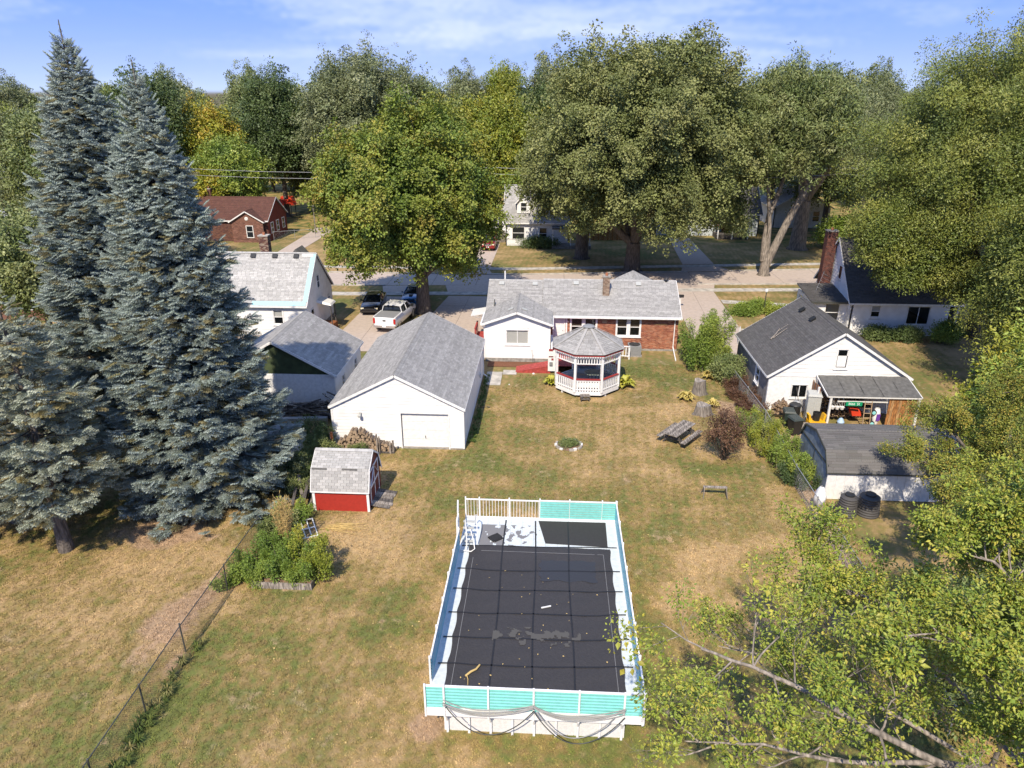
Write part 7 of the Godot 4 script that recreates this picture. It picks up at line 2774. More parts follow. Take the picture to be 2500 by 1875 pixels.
func plants() -> void:
	clumps()
	# the two large blue spruces and their smaller companions on the left
	spruce("blue_spruce", "tallest blue spruce tree on the far left with a pointed top", Vector3(-23.6, 0, -36.5), 20.9, 5.3, 2.2, 201)
	spruce("blue_spruce", "broad blue spruce with branches down to the ground near the red shed", Vector3(-16.7, 0, -29.9), 18.9, 4.7, 0.35, 202, 1.05)
	spruce("blue_spruce", "thin lower spruce with bare grey trunk showing on the left lawn", Vector3(-20.9, 0, -24.9), 11.5, 3.4, 3.3, 203, 0.75, 0.38, Color(1.2, 1.1, 0.95))
	spruce("blue_spruce", "sparse greyish spruce at the left edge beside the thin spruce", Vector3(-24.6, 0, -27.0), 12.5, 3.6, 1.6, 204, 0.7, 0.4, Color(1.25, 1.08, 0.9))
	# street trees
	leafy("yellowing_maple", "yellowing green maple standing by the parked cars", Vector3(-11.5, 0, -61.8), {"seed": 301, "c": Vector3(-0.9, 10.0, 0), "r": Vector3(7.6, 7.4, 7.2), "puffs": 95, "pr": 1.75, "n": 10500, "kind": "maple", "cols": AUTUMN, "tr": 0.62, "fork": 3.4, "limbs": 8, "low": -0.82, "bark": "bark"})
	leafy("big_maple", "huge green maple across the street above the brick house", Vector3(9.0, 0, -79.0), {"seed": 302, "c": Vector3(0.9, 13.4, 1.2), "r": Vector3(11.2, 10.3, 10.8), "puffs": 130, "pr": 2.1, "n": 17500, "kind": "maple", "cols": MAPLE, "tr": 0.85, "fork": 3.2, "limbs": 9, "low": -0.8, "bark": "bark"})
	leafy("maple", "green maple with straight trunk left of the huge maple", Vector3(3.6, 0, -85.5), {"seed": 303, "c": Vector3(-0.6, 10.5, 0), "r": Vector3(6.8, 7.2, 6.5), "puffs": 65, "pr": 1.9, "n": 7500, "kind": "maple", "cols": MAPLE, "tr": 0.75, "fork": 5.0, "limbs": 6, "low": -0.8})
	leafy("forked_willow", "tall pale barked tree with forked leaning trunk in the verge", Vector3(23.2, 0, -77.9), {"seed": 304, "c": Vector3(1.2, 15.0, -1.0), "r": Vector3(6.8, 6.2, 6.0), "puffs": 60, "pr": 1.6, "n": 6000, "kind": "willow", "cols": OLIVE, "tr": 0.52, "fork": 2.0, "limbs": 1, "low": -0.7, "bark": "bark_pale", "extra": [Vector3(-4.5, 7.5, 1), Vector3(-5.2, 6.3, 0.5), Vector3(-3.8, 5.8, 1.2)]})
	forked_trunk()
	leafy("tree", "thick trunked tree behind the forked tree across the street", Vector3(31.3, 0, -92.5), {"seed": 305, "c": Vector3(0.5, 13.5, 0), "r": Vector3(7.0, 6.5, 6.5), "puffs": 50, "pr": 1.8, "n": 4200, "kind": "willow", "cols": GREYG, "tr": 0.95, "fork": 6.0, "limbs": 6, "bark": "bark_pale"})
	leafy("small_tree", "small orange leaved tree on the far verge behind the yellowing maple", Vector3(-9.9, 0, -79.6), {"seed": 306, "c": Vector3(-0.4, 3.4, 0), "r": Vector3(1.6, 1.8, 1.6), "puffs": 14, "pr": 0.7, "n": 500, "kind": "mid", "scale": 0.7, "cols": [Color(0.3, 0.12, 0.03), Color(0.2, 0.16, 0.02)], "tr": 0.16, "fork": 1.6, "limbs": 4})
	leafy("locust_tree", "large feathery locust tree overhanging the white house on the right", Vector3(34.5, 0, -57.5), {"seed": 307, "c": Vector3(0.4, 13.6, 1.0), "r": Vector3(11.8, 9.4, 9.0), "puffs": 120, "pr": 2.0, "n": 21000, "kind": "locust", "scale": 0.95, "cols": LOCUST, "tr": 0.5, "fork": 4.0, "limbs": 9, "low": -0.5, "bark": "bark_dark", "extra": [Vector3(-11.0, 9.4, 4.0), Vector3(-10.2, 7.8, 4.0), Vector3(-8.5, 6.2, 4.0), Vector3(-7.6, 7.8, 4.0), Vector3(-5.6, 6.2, 4.2), Vector3(-9.4, 9.4, 4.0), Vector3(-4.0, 5.4, 4.4), Vector3(-5.8, 8.6, 4.0)]})
	leafy("locust_tree", "second feathery locust tree at the right picture edge behind the sheds", Vector3(32.0, 0, -43.5), {"seed": 308, "c": Vector3(0, 8.0, 0), "r": Vector3(5.6, 6.6, 6.0), "puffs": 70, "pr": 1.7, "n": 9000, "kind": "locust", "scale": 0.95, "cols": LOCUST, "tr": 0.35, "fork": 3.0, "limbs": 7, "low": -0.8, "bark": "bark_dark", "squash": 0.55})
	# trees beyond the street: kind, place, height, radius
	var far := [
		["grey_cottonwood", "tall grey green cottonwood with white limbs behind the yellowing maple", -27.0, -108.0, 24.0, 9.0, GREYG, "mid", 9000, 0.6, "bark_pale", 1.0],
		["dark_tree", "narrow dark green tree left of the cottonwood", -42.5, -114.0, 21.5, 5.0, DARKG, "mid", 4200, 0.4, "bark", 1.1],
		["yellow_tree", "golden yellow green tree right of the spruces", -53.0, -110.0, 17.0, 6.0, GOLD, "mid", 4200, 0.4, "bark", 1.1],
		["green_tree", "mid green rounded tree below the golden tree", -46.0, -103.0, 12.5, 5.0, BRIGHT, "mid", 3200, 0.3, "bark", 1.0],
		["golden_shrub_tree", "small golden tree above the brown roof", -48.0, -100.0, 9.0, 3.2, GOLD, "mid", 1500, 0.25, "bark", 1.0],
		["tree", "bushy green tree behind the red playhouse", -39.0, -119.0, 13.0, 5.5, OLIVE, "mid", 3200, 0.3, "bark", 1.1],
		["tree", "green tree right of the cottonwood with a ragged top", -19.5, -112.0, 20.5, 5.5, OLIVE, "mid", 4200, 0.4, "bark", 1.1],
		["yellow_green_tree", "yellow green tree above the white dormer house", -8.5, -108.0, 18.2, 6.8, YGREEN, "mid", 5200, 0.4, "bark", 1.1],
		["orange_tinged_tree", "orange tinged tree rising behind the yellowing maple", -15.5, -101.0, 18.0, 4.5, AUTUMN, "mid", 3200, 0.4, "bark", 1.0],
		["dark_tree", "dark rounded tree left of the huge maple's crown", -1.5, -116.0, 20.2, 5.5, DARKG, "mid", 4000, 0.4, "bark", 1.1],
		["olive_tree", "ragged olive green tree touching the huge maple's left side", 5.0, -112.0, 23.5, 5.0, OLIVE, "mid", 3600, 0.4, "bark", 1.1],
		["dark_tree", "dark tree top showing right of the huge maple", 33.0, -112.0, 21.5, 6.0, DARKG, "mid", 3800, 0.4, "bark", 1.1],
		["tree", "green tree filling the gap behind the forked tree", 38.0, -103.0, 17.0, 6.5, OLIVE, "mid", 4200, 0.4, "bark", 1.1],
		["umbrella_tree", "thin tree with flat umbrella top above the others", 52.0, -125.0, 21.5, 3.6, GREYG, "willow", 1500, 0.3, "bark", 1.1],
		["umbrella_tree", "smaller umbrella topped tree beside the first", 60.0, -128.0, 20.5, 3.4, GREYG, "willow", 1300, 0.3, "bark", 1.1],
		["yellow_topped_tree", "yellow topped tree left of the large locust", 50.5, -92.0, 18.5, 6.5, YGREEN, "mid", 4800, 0.4, "bark", 1.1],
		["green_tree", "broad bright green tree behind the large locust", 57.0, -99.0, 21.0, 8.0, BRIGHT, "mid", 5200, 0.4, "bark", 1.1],
		["olive_tree", "olive tree left of the tall spruce at the picture edge", -57.0, -84.0, 17.5, 6.5, OLIVE, "mid", 4200, 0.4, "bark", 1.1],
		["dark_tree", "dark tree top between the two tall spruces", -57.5, -105.0, 21.5, 5.5, DARKG, "mid", 3200, 0.4, "bark", 1.1],
		["olive_tree", "olive tree before the terracotta roofed house behind the spruces", -39.0, -51.0, 10.5, 4.2, OLIVE, "mid", 2600, 0.25, "bark", 0.8],
		["olive_tree", "low olive tree left of the white dormer house garage", -18.0, -97.5, 11.0, 4.6, OLIVE, "mid", 2600, 0.3, "bark", 1.0],
		["green_tree", "round green tree behind the tan fence below the maples", 12.5, -104.0, 12.0, 5.5, DARKG, "mid", 2800, 0.35, "bark", 1.0]]
	var sd := 400
	for t in far:
		sd += 1
		var h: float = t[4]
		var r: float = t[5]
		leafy(t[0], t[1], Vector3(t[2], 0, t[3]), {"seed": sd, "c": Vector3(0, h * 0.6, 0), "r": Vector3(r, h * 0.4, r), "puffs": int(24 + r * 4.0), "pr": 0.9 + r * 0.12, "n": t[8], "kind": t[7], "cols": t[6], "tr": t[9], "fork": h * 0.25, "limbs": 6, "low": -0.85, "bark": t[10], "scale": t[11]})
	# rows of trees that close the view behind the houses
	var protos := []
	var k := 0
	for q in [[OLIVE, 17.6, 6.8], [DARKG, 18.4, 6.8], [YGREEN, 17.0, 6.6], [GREYG, 18.4, 6.8]]:
		sd += 1
		protos.append(leafy("background_tree", ["olive green tree in the belt far behind the houses", "dark green tree in the belt far behind the houses", "yellow green tree in the belt far behind the houses", "grey green tree in the belt far behind the houses"][k], Vector3(-66.0 + k * 10.0, 0, -138.0 - (k % 2) * 6.0), {"seed": sd, "c": Vector3(0, q[1] * 0.55, 0), "r": Vector3(q[2], q[1] * 0.45, q[2]), "puffs": 34, "pr": 1.9, "n": 1500, "kind": "far", "cols": q[0], "tr": 0.35, "fork": 3.0, "limbs": 5, "low": -0.9}, "trees in the far belt"))
		k += 1
	rng.seed = 55
	for i in 52:
		var x := -130.0 + (i % 26) * 10.4 + (5.0 if i >= 26 else 0.0)
		if i < 26 and x > -72.0 and x < -30.0:
			continue
		var pr: Node3D = protos[rng.randi() % 4]
		var s := rf(0.86, 1.08)
		copy_of(pr, "background_tree", Vector3(x * (1.0 if i < 26 else 1.06) + rf(-2, 2), 0, rf(-150, -136) - (44.0 if i >= 26 else 0.0)), rf(0, TAU), "", Vector3(s, s * rf(0.92, 1.1) * (1.3 if i >= 26 else 1.0), s))
	# side fillers left and right of the frame's near trees
	for q in [[-62.0, -66.0, 0], [-70.0, -95.0, 3], [70.0, -88.0, 1], [46.0, -70.0, 0], [52.0, -78.0, 2], [-47.0, -74.0, 0]]:
		copy_of(protos[q[2]], "background_tree", Vector3(q[0], 0, q[1]), q[0], "", Vector3.ONE * rf(0.85, 0.95))
	# near trees on the right
	var b1 := Vector3(12.8, 0, -12.2)
	branchy("mulberry_tree", "leaning tree with pale limbs and yellow green leaves in the right foreground", b1, [[b1, 0.34], [b1 + Vector3(-0.6, 2.0, 0.1), 0.28], [Vector3(11.0, 4.2, -11.9), 0.24]], [
		{"depth": 3, "dens": 0.057, "p": [Vector3(11.0, 4.2, -11.9), Vector3(9.0, 5.9, -10.8), Vector3(7.3, 7.1, -9.9), Vector3(5.8, 7.8, -10.0), Vector3(4.3, 8.5, -10.4), Vector3(3.0, 8.7, -10.8)], "r": 0.102, "n": 15, "l": 1.09, "from": 0.4, "up": 0.1},
		{"depth": 3, "dens": 0.049, "p": [Vector3(7.3, 7.1, -9.9), Vector3(5.6, 7.2, -9.7), Vector3(4.1, 7.4, -9.8), Vector3(2.7, 7.2, -10.0)], "r": 0.051, "n": 11, "l": 0.87, "from": 0.3, "up": 0.05},
		{"depth": 3, "dens": 0.058, "p": [Vector3(9.0, 5.9, -10.8), Vector3(7.4, 6.4, -11.6), Vector3(5.6, 6.9, -12.4), Vector3(4.0, 6.8, -13.0)], "r": 0.058, "n": 13, "l": 1.04, "from": 0.25, "up": 0.1},
		{"depth": 3, "dens": 0.125, "p": [Vector3(11.0, 4.2, -11.9), Vector3(9.8, 6.3, -12.9), Vector3(8.6, 7.0, -13.9), Vector3(7.4, 7.2, -14.7), Vector3(6.4, 7.0, -15.3)], "r": 0.082, "n": 15, "l": 1.14, "from": 0.3, "up": 0.25},
		{"depth": 3, "dens": 0.234, "p": [Vector3(11.0, 4.2, -11.9), Vector3(10.6, 6.9, -12.3), Vector3(9.6, 9.2, -12.6), Vector3(9.0, 9.6, -12.8)], "r": 0.088, "n": 15, "l": 1.20, "from": 0.3, "up": 0.3},
		{"depth": 3, "dens": 0.278, "p": [Vector3(11.0, 4.2, -11.9), Vector3(11.6, 6.8, -13.4), Vector3(11.4, 8.6, -14.8), Vector3(11.2, 8.6, -16.0)], "r": 0.088, "n": 15, "l": 1.20, "from": 0.3, "up": 0.25},
		{"depth": 3, "dens": 0.140, "p": [Vector3(11.0, 4.2, -11.9), Vector3(10.2, 5.0, -13.6), Vector3(9.0, 5.6, -15.2), Vector3(8.0, 5.8, -16.6)], "r": 0.068, "n": 14, "l": 1.09, "from": 0.3, "up": 0.2},
		{"depth": 3, "dens": 0.126, "p": [Vector3(9.0, 5.9, -10.8), Vector3(8.6, 7.6, -10.3), Vector3(7.8, 9.0, -10.2), Vector3(6.8, 9.8, -10.4)], "r": 0.054, "n": 12, "l": 0.92, "from": 0.25, "up": 0.2},
		{"depth": 3, "dens": 0.16, "p": [Vector3(11.0, 4.2, -11.9), Vector3(10.2, 6.5, -10.7), Vector3(9.3, 8.0, -10.0), Vector3(8.4, 8.9, -9.6)], "r": 0.08, "n": 13, "l": 1.0, "from": 0.25, "up": 0.2}],
		501, [Color(0.12, 0.18, 0.02), Color(0.19, 0.255, 0.028), Color(0.27, 0.31, 0.04), Color(0.38, 0.34, 0.05)], 0.62, "bark_pale", ["twig", "big"], 1.0)
	var b2 := Vector3(18.2, 0, -24.6)
	branchy("crabapple_tree", "open branched small leaved tree in front of the blue grey shed", b2, [[b2, 0.26], [b2 + Vector3(-0.3, 1.6, 0.1), 0.22], [Vector3(17.6, 3.0, -24.6), 0.18]], [
		{"p": [Vector3(17.6, 3.0, -24.6), Vector3(16.4, 4.4, -25.0), Vector3(15.2, 4.9, -25.6), Vector3(14.2, 5.0, -26.0)], "r": 0.1, "n": 10, "l": 0.99, "from": 0.35, "up": 0.3},
		{"p": [Vector3(17.6, 3.0, -24.6), Vector3(16.8, 5.0, -25.6), Vector3(16.2, 5.9, -26.4), Vector3(15.7, 6.3, -27.0)], "r": 0.1, "n": 12, "l": 0.99, "from": 0.3, "up": 0.3},
		{"p": [Vector3(17.6, 3.0, -24.6), Vector3(17.8, 5.2, -25.4), Vector3(17.9, 7.0, -26.0), Vector3(17.9, 7.9, -26.4)], "r": 0.11, "n": 14, "l": 1.12, "from": 0.3, "up": 0.3},
		{"p": [Vector3(17.6, 3.0, -24.6), Vector3(16.4, 4.0, -23.6), Vector3(15.0, 4.8, -22.6), Vector3(13.8, 5.2, -22.0)], "r": 0.09, "n": 14, "l": 1.06, "from": 0.3, "up": 0.2},
		{"p": [Vector3(17.6, 3.0, -24.6), Vector3(17.4, 4.8, -23.4), Vector3(16.8, 6.4, -22.4), Vector3(16.2, 7.4, -21.6)], "r": 0.1, "n": 16, "l": 1.19, "from": 0.25, "up": 0.3},
		{"p": [Vector3(17.6, 3.0, -24.6), Vector3(19.0, 4.8, -24.8), Vector3(20.0, 6.8, -25.6), Vector3(20.6, 8.4, -26.4)], "r": 0.11, "n": 16, "l": 1.25, "from": 0.25, "up": 0.3},
		{"p": [Vector3(17.6, 3.0, -24.6), Vector3(18.8, 4.2, -23.0), Vector3(19.4, 5.4, -21.4), Vector3(19.6, 6.4, -20.2)], "r": 0.1, "n": 16, "l": 1.19, "from": 0.25, "up": 0.3}],
		502, [Color(0.10, 0.145, 0.02), Color(0.17, 0.21, 0.03), Color(0.26, 0.265, 0.04), Color(0.38, 0.29, 0.045)], 0.42, "bark", ["twig"], 1.0)
	leafy("undergrowth_shrub", "leafy yellow green shrub along the right fence below the foreground tree", Vector3(15.2, 0, -18.0), {"cat": "shrub", "seed": 503, "c": Vector3(0, 2.4, 0), "r": Vector3(3.2, 2.6, 3.4), "puffs": 46, "pr": 0.7, "n": 2600, "kind": "shrub", "scale": 1.5, "cols": OLIVE, "trunk": false, "tr": 0.04, "low": -0.6})
	leafy("undergrowth_tree", "dense green tree behind the open branched tree at the right edge", Vector3(22.5, 0, -27.5), {"seed": 504, "c": Vector3(0, 5.8, 0), "r": Vector3(4.2, 4.6, 4.4), "puffs": 60, "pr": 1.0, "n": 4200, "kind": "shrub", "scale": 1.9, "cols": BRIGHT, "tr": 0.2, "fork": 1.8, "limbs": 6, "low": -0.8})
	leafy("undergrowth_tree", "yellowing tree right of the lean to garage", Vector3(24.6, 0, -33.5), {"seed": 505, "c": Vector3(0, 4.6, 0), "r": Vector3(3.4, 4.2, 3.4), "puffs": 46, "pr": 0.9, "n": 2800, "kind": "shrub", "scale": 1.9, "cols": YGREEN, "tr": 0.18, "fork": 1.5, "limbs": 6, "low": -0.85})
	# shrubs and beds
	leafy("shrub", "large bright green shrub between brick house and right garage", Vector3(11.3, 0, -49.2), {"cat": "shrub", "seed": 601, "c": Vector3(0.3, 2.0, 0), "r": Vector3(1.35, 1.9, 1.3), "puffs": 40, "pr": 0.55, "n": 2300, "wild": true, "kind": "shrub", "scale": 1.0, "cols": BRIGHT, "trunk": false, "tr": 0.03, "low": -0.8})
	leafy("shrub", "lower shrub at the foot of the large green shrub by the fence", Vector3(12.3, 0, -46.6), {"cat": "shrub", "seed": 602, "c": Vector3(0, 0.9, 0), "r": Vector3(1.1, 1.0, 1.4), "puffs": 20, "pr": 0.4, "n": 900, "kind": "shrub", "cols": OLIVE, "trunk": false, "tr": 0.02, "low": -0.7})
	leafy("brown_shrub", "brown withered shrub with open twigs beside the picnic table", Vector3(9.6, 0, -34.9), {"cat": "shrub", "seed": 603, "c": Vector3(-0.1, 1.7, 0), "r": Vector3(1.25, 1.5, 1.1), "puffs": 40, "pr": 0.36, "n": 430, "kind": "shrub", "scale": 0.8, "cols": BROWN, "trunk": false, "tr": 0.025, "low": -0.6, "bark": "bark_dark"})
	var vines := [[12.6, -44.0, 0.7, BROWN], [12.8, -42.0, 0.5, BROWN], [12.0, -37.6, 1.1, OLIVE], [12.2, -36.0, 1.25, YGREEN], [12.5, -34.4, 1.4, BRIGHT], [12.7, -33.2, 1.15, BRIGHT], [13.0, -32.6, 0.8, DARKG], [12.2, -38.8, 0.8, YGREEN]]
	var names := ["reddish brown weeds along the fence beside the grey garage wall", "brown weeds at the foot of the grey garage wall", "olive shrub grown through the right fence", "yellow green shrub grown through the right fence", "bright green vine mound on the right fence", "lush green vine mound at the end of the fence shrubs", "dark green weeds below the blue shed's corner", "pale yellow weeds at the upper end of the fence shrubs"]
	for i in vines.size():
		var v: Array = vines[i]
		leafy("fence_shrub", names[i], Vector3(v[0], 0, v[1]), {"cat": "shrub", "seed": 620 + i, "c": Vector3(0, v[2] * 0.55, 0), "r": Vector3(0.75, v[2] * 0.6, 1.0), "puffs": 16, "pr": 0.32, "n": 620, "wild": true, "kind": "shrub", "scale": 0.7, "cols": v[3], "trunk": false, "tr": 0.012, "low": -0.6})
	for v in [[-11.3, -24.5, 1.0, BRIGHT, "leafy tomato like plants at the left end of the raised bed"], [-10.2, -23.8, 1.0, BRIGHT, "dense bright green plants filling the raised bed"], [-9.6, -23.9, 1.35, YGREEN, "tall yellow green plants at the right end of the raised bed"], [-12.1, -23.4, 0.6, BRIGHT, "low green plants spilling between bed and left fence"], [-11.9, -26.4, 0.7, OLIVE, "weeds behind the old window frame"]]:
		rng.seed = 700
		leafy("garden_plants", v[4], Vector3(v[0], 0.0, v[1]), {"cat": "plants", "seed": 640 + int(v[2] * 100.0), "c": Vector3(0, v[2] * 0.62 + 0.15, 0), "r": Vector3(0.75, v[2] * 0.6, 0.75), "puffs": 22, "pr": 0.3, "n": 1000, "wild": true, "kind": "shrub", "scale": 0.7, "cols": v[3], "trunk": false, "tr": 0.012, "low": -0.8})
	dry_plant()
	for v in [[-13.0, -35.2, 1.2, DARKG, "dark green weeds between small shed and long garage"], [-12.3, -34.2, 1.1, OLIVE, "green weeds climbing at the long garage's left corner"], [-12.4, -32.0, 1.0, DARKG, "shaded weeds behind the red shed"], [-10.9, -34.0, 0.6, OLIVE, "weeds growing before the log stack"], [-12.2, -30.2, 0.9, OLIVE, "vine covered brush left of the red shed"], [-13.2, -31.4, 1.0, GREYG, "grey twiggy weeds before the small grey shed"], [-11.9, -27.6, 0.6, BRIGHT, "green weeds at the red shed's left corner"]]:
		leafy("weeds", v[4], Vector3(v[0], 0, v[1]), {"cat": "weeds", "seed": 660 + int(absf(v[1]) * 10.0) % 97, "c": Vector3(0, v[2] * 0.55, 0), "r": Vector3(0.8, v[2] * 0.6, 0.7), "puffs": 16, "pr": 0.32, "n": 600, "wild": true, "kind": "shrub", "scale": 0.7, "cols": v[3], "trunk": false, "tr": 0.01, "low": -0.7})
	for v in [[19.0, -63.5, 1.0, BRIGHT, "green shrubs round the globe lamp"], [17.4, -62.6, 0.9, BRIGHT, "green shrubs left of the globe lamp"], [20.4, -61.8, 0.9, YGREEN, "yellow green shrub right of the globe lamp"], [26.5, -56.2, 0.9, DARKG, "dark shrubs below the white house's small window"], [28.6, -56.0, 1.0, DARKG, "dark shrubs below the white house's wide window"], [31.5, -55.6, 1.6, BRIGHT, "green shrub at the right end of the white house"]]:
		leafy("front_shrub", v[4], Vector3(v[0], 0, v[1]), {"cat": "shrub", "seed": 680 + int(v[0]), "c": Vector3(0, v[2] * 0.5, 0), "r": Vector3(1.2, v[2] * 0.6, 0.8), "puffs": 16, "pr": 0.42, "n": 600, "kind": "shrub", "scale": 1.2, "cols": v[3], "trunk": false, "tr": 0.015, "low": -0.6})
	leafy("shrub", "round green bush under the thick trunked tree across the street", Vector3(37.0, 0, -93.0), {"cat": "shrub", "seed": 691, "c": Vector3(0, 1.8, 0), "r": Vector3(3.4, 2.2, 2.2), "puffs": 24, "pr": 0.8, "n": 900, "kind": "mid", "cols": BRIGHT, "trunk": false, "tr": 0.03, "low": -0.4})
	leafy("shrub", "dark hedge bushes before the white dormer house", Vector3(-1.6, 0, -91.2), {"cat": "shrub", "seed": 692, "c": Vector3(0, 0.6, 0), "r": Vector3(2.6, 0.8, 0.8), "puffs": 16, "pr": 0.45, "n": 500, "kind": "shrub", "scale": 1.5, "cols": DARKG, "trunk": false, "tr": 0.015, "low": -0.4})
	var hy := [Color(0.26, 0.30, 0.03), Color(0.36, 0.36, 0.04), Color(0.46, 0.42, 0.08)]
	var hs := [Color(0.42, 0.34, 0.08), Color(0.52, 0.42, 0.12), Color(0.58, 0.46, 0.16)]
	hosta("large lime yellow hosta at the gazebo's right side", Vector3(5.15, 0, -45.0), 1.0, 80, hy, 801)
	hosta("lime yellow hosta at the gazebo's left side", Vector3(0.15, 0, -45.1), 0.75, 60, hy, 802)
	hosta("straw yellow hosta patch before the tall stump", Vector3(8.95, 0, -43.0), 0.75, 80, hs, 803)
	hosta("straw yellow hosta right of the broad stump", Vector3(10.45, 0, -42.0), 0.6, 50, hs, 804)
	hosta("yellow hosta below the large green shrub", Vector3(11.2, 0, -46.9), 0.75, 60, hs, 805)
	rng.seed = 812
	leafy("ring_plants", "low green trailing plants inside the stone ring", Vector3(1.2, 0.03, -36.0), {"cat": "plants", "seed": 811, "c": Vector3(0, 0.16, 0), "r": Vector3(0.62, 0.2, 0.5), "puffs": 12, "pr": 0.16, "n": 260, "kind": "shrub", "scale": 0.5, "cols": OLIVE, "trunk": false, "tr": 0.008, "low": 0.0})
	fence_grass()

func forked_trunk() -> void:
	var o: Node = get_node("forked_willow")
	rng.seed = 333
	var mb := MB.new()
	mb.tube(PackedVector3Array([Vector3(0.1, 1.2, 0), Vector3(0.9, 3.6, 0.1), Vector3(2.0, 6.6, 0.1), Vector3(3.3, 9.6, 0.0), Vector3(3.5, 11.2, -0.1)]), PackedFloat32Array([0.46, 0.4, 0.36, 0.32, 0.22]), 12)
	mb.tube(PackedVector3Array([Vector3(-0.2, 1.6, 0), Vector3(-0.35, 4.0, 0), Vector3(-0.2, 6.5, -0.2), Vector3(0.6, 9.0, -0.4), Vector3(1.2, 12.0, -0.6)]), PackedFloat32Array([0.42, 0.34, 0.28, 0.22, 0.12]), 10)
	mb.tube(PackedVector3Array([Vector3(3.3, 9.6, 0), Vector3(2.6, 10.8, 0), Vector3(2.1, 12.4, 0)]), PackedFloat32Array([0.24, 0.18, 0.1]), 8)
	part(o, "stem", mb.mesh(), M.bark_pale)
	var db := MB.new()
	db.tube(PackedVector3Array([Vector3(3.4, 10.2, 0.2), Vector3(4.6, 10.6, 0.6), Vector3(6.4, 10.9, 0.8), Vector3(6.0, 12.2, 0.9), Vector3(5.8, 13.3, 0.9), Vector3(6.2, 14.6, 0.8), Vector3(5.3, 15.6, 0.8), Vector3(4.0, 15.8, 0.8)]), PackedFloat32Array([0.1, 0.085, 0.07, 0.06, 0.055, 0.05, 0.04, 0.02]), 6)
	part(o, "dead_limb", db.mesh(), M.weathered_light)

func dry_plant() -> void:
	rng.seed = 71
	var o := thing("dry_plant", "tall straw coloured dried plant behind the raised bed", "plant", Vector3(-11.1, 0, -25.2))
	var mb := MB.new()
	for i in 70:
		var a := rf(0, TAU)
		var r := rf(0.1, 0.5)
		var h := rf(1.7, 2.9)
		var tip := Vector3(cos(a) * r, h, sin(a) * r)
		mb.tube(PackedVector3Array([Vector3(cos(a) * 0.08, 0, sin(a) * 0.08), Vector3(cos(a) * r * 0.55, h * 0.55, sin(a) * r * 0.55), tip]), PackedFloat32Array([0.009, 0.007, 0.004]), 3, false)
		for k in 10:
			var q := tip * rf(0.55, 1.0)
			mb.tube(PackedVector3Array([q, q + rv(0.12) + Vector3(0, 0.08, 0)]), PackedFloat32Array([0.008, 0.012]), 3, false)
	part(o, "stems", mb.mesh(), M.straw)

func fence_grass() -> void:
	rng.seed = 72
	var mb := MB.new()
	mb.colored = true
	for i in 30:
		var a := TAU * i / 30.0 + rf(-0.1, 0.1)
		var d := Vector3(cos(a), 0, sin(a))
		var s := Vector3(-d.z, 0, d.x) * 0.008
		var l := rf(0.12, 0.3)
		var h := rf(0.12, 0.3)
		mb.col = Color(1, 1, 1) * rf(0.8, 1.2)
		var p1 := d * l * 0.4 + Vector3(0, h, 0)
		var p2 := d * l + Vector3(0, h * 0.8, 0)
		mb.quad(-s, s, p1 + s, p1 - s)
		mb.tri(p1 - s, p1 + s, p2)
	var xf := []
	var cols := []
	for i in 80:
		var z := rf(0.0, 1.0) * rf(0.0, 1.0) * -10.0 - 12.0
		xf.append(Transform3D(Basis(Vector3.UP, rf(0, TAU)).scaled(Vector3.ONE * rf(0.6, 1.5)), Vector3(-12.5 + rf(-0.25, 0.3), 0, z)))
		cols.append(pick([Color(0.06, 0.1, 0.015), Color(0.12, 0.15, 0.025), Color(0.3, 0.24, 0.1)], rng.randf()))
	for i in 160:
		var z := rf(-46.5, -36.0)
		xf.append(Transform3D(Basis(Vector3.UP, rf(0, TAU)).scaled(Vector3.ONE * rf(0.3, 0.8)), Vector3(-4.5 + rf(0.0, 0.35), 0, z)))
		cols.append(pick([Color(0.06, 0.11, 0.015), Color(0.1, 0.16, 0.025)], rng.randf()))
	var o := Node3D.new()
	o.name = "tall_grass"
	add_child(o)
	tag(o, "uncut tufts of longer grass along fence and garage foot", "grass")
	o.set_meta("kind", "stuff")
	scatter(o, "tufts", [mb.mesh()], M.blade, xf, cols)
	o.get_child(0).set_meta("kind", "stuff")

# ---------------------------------------------------------------- cars, houses across the street, wires

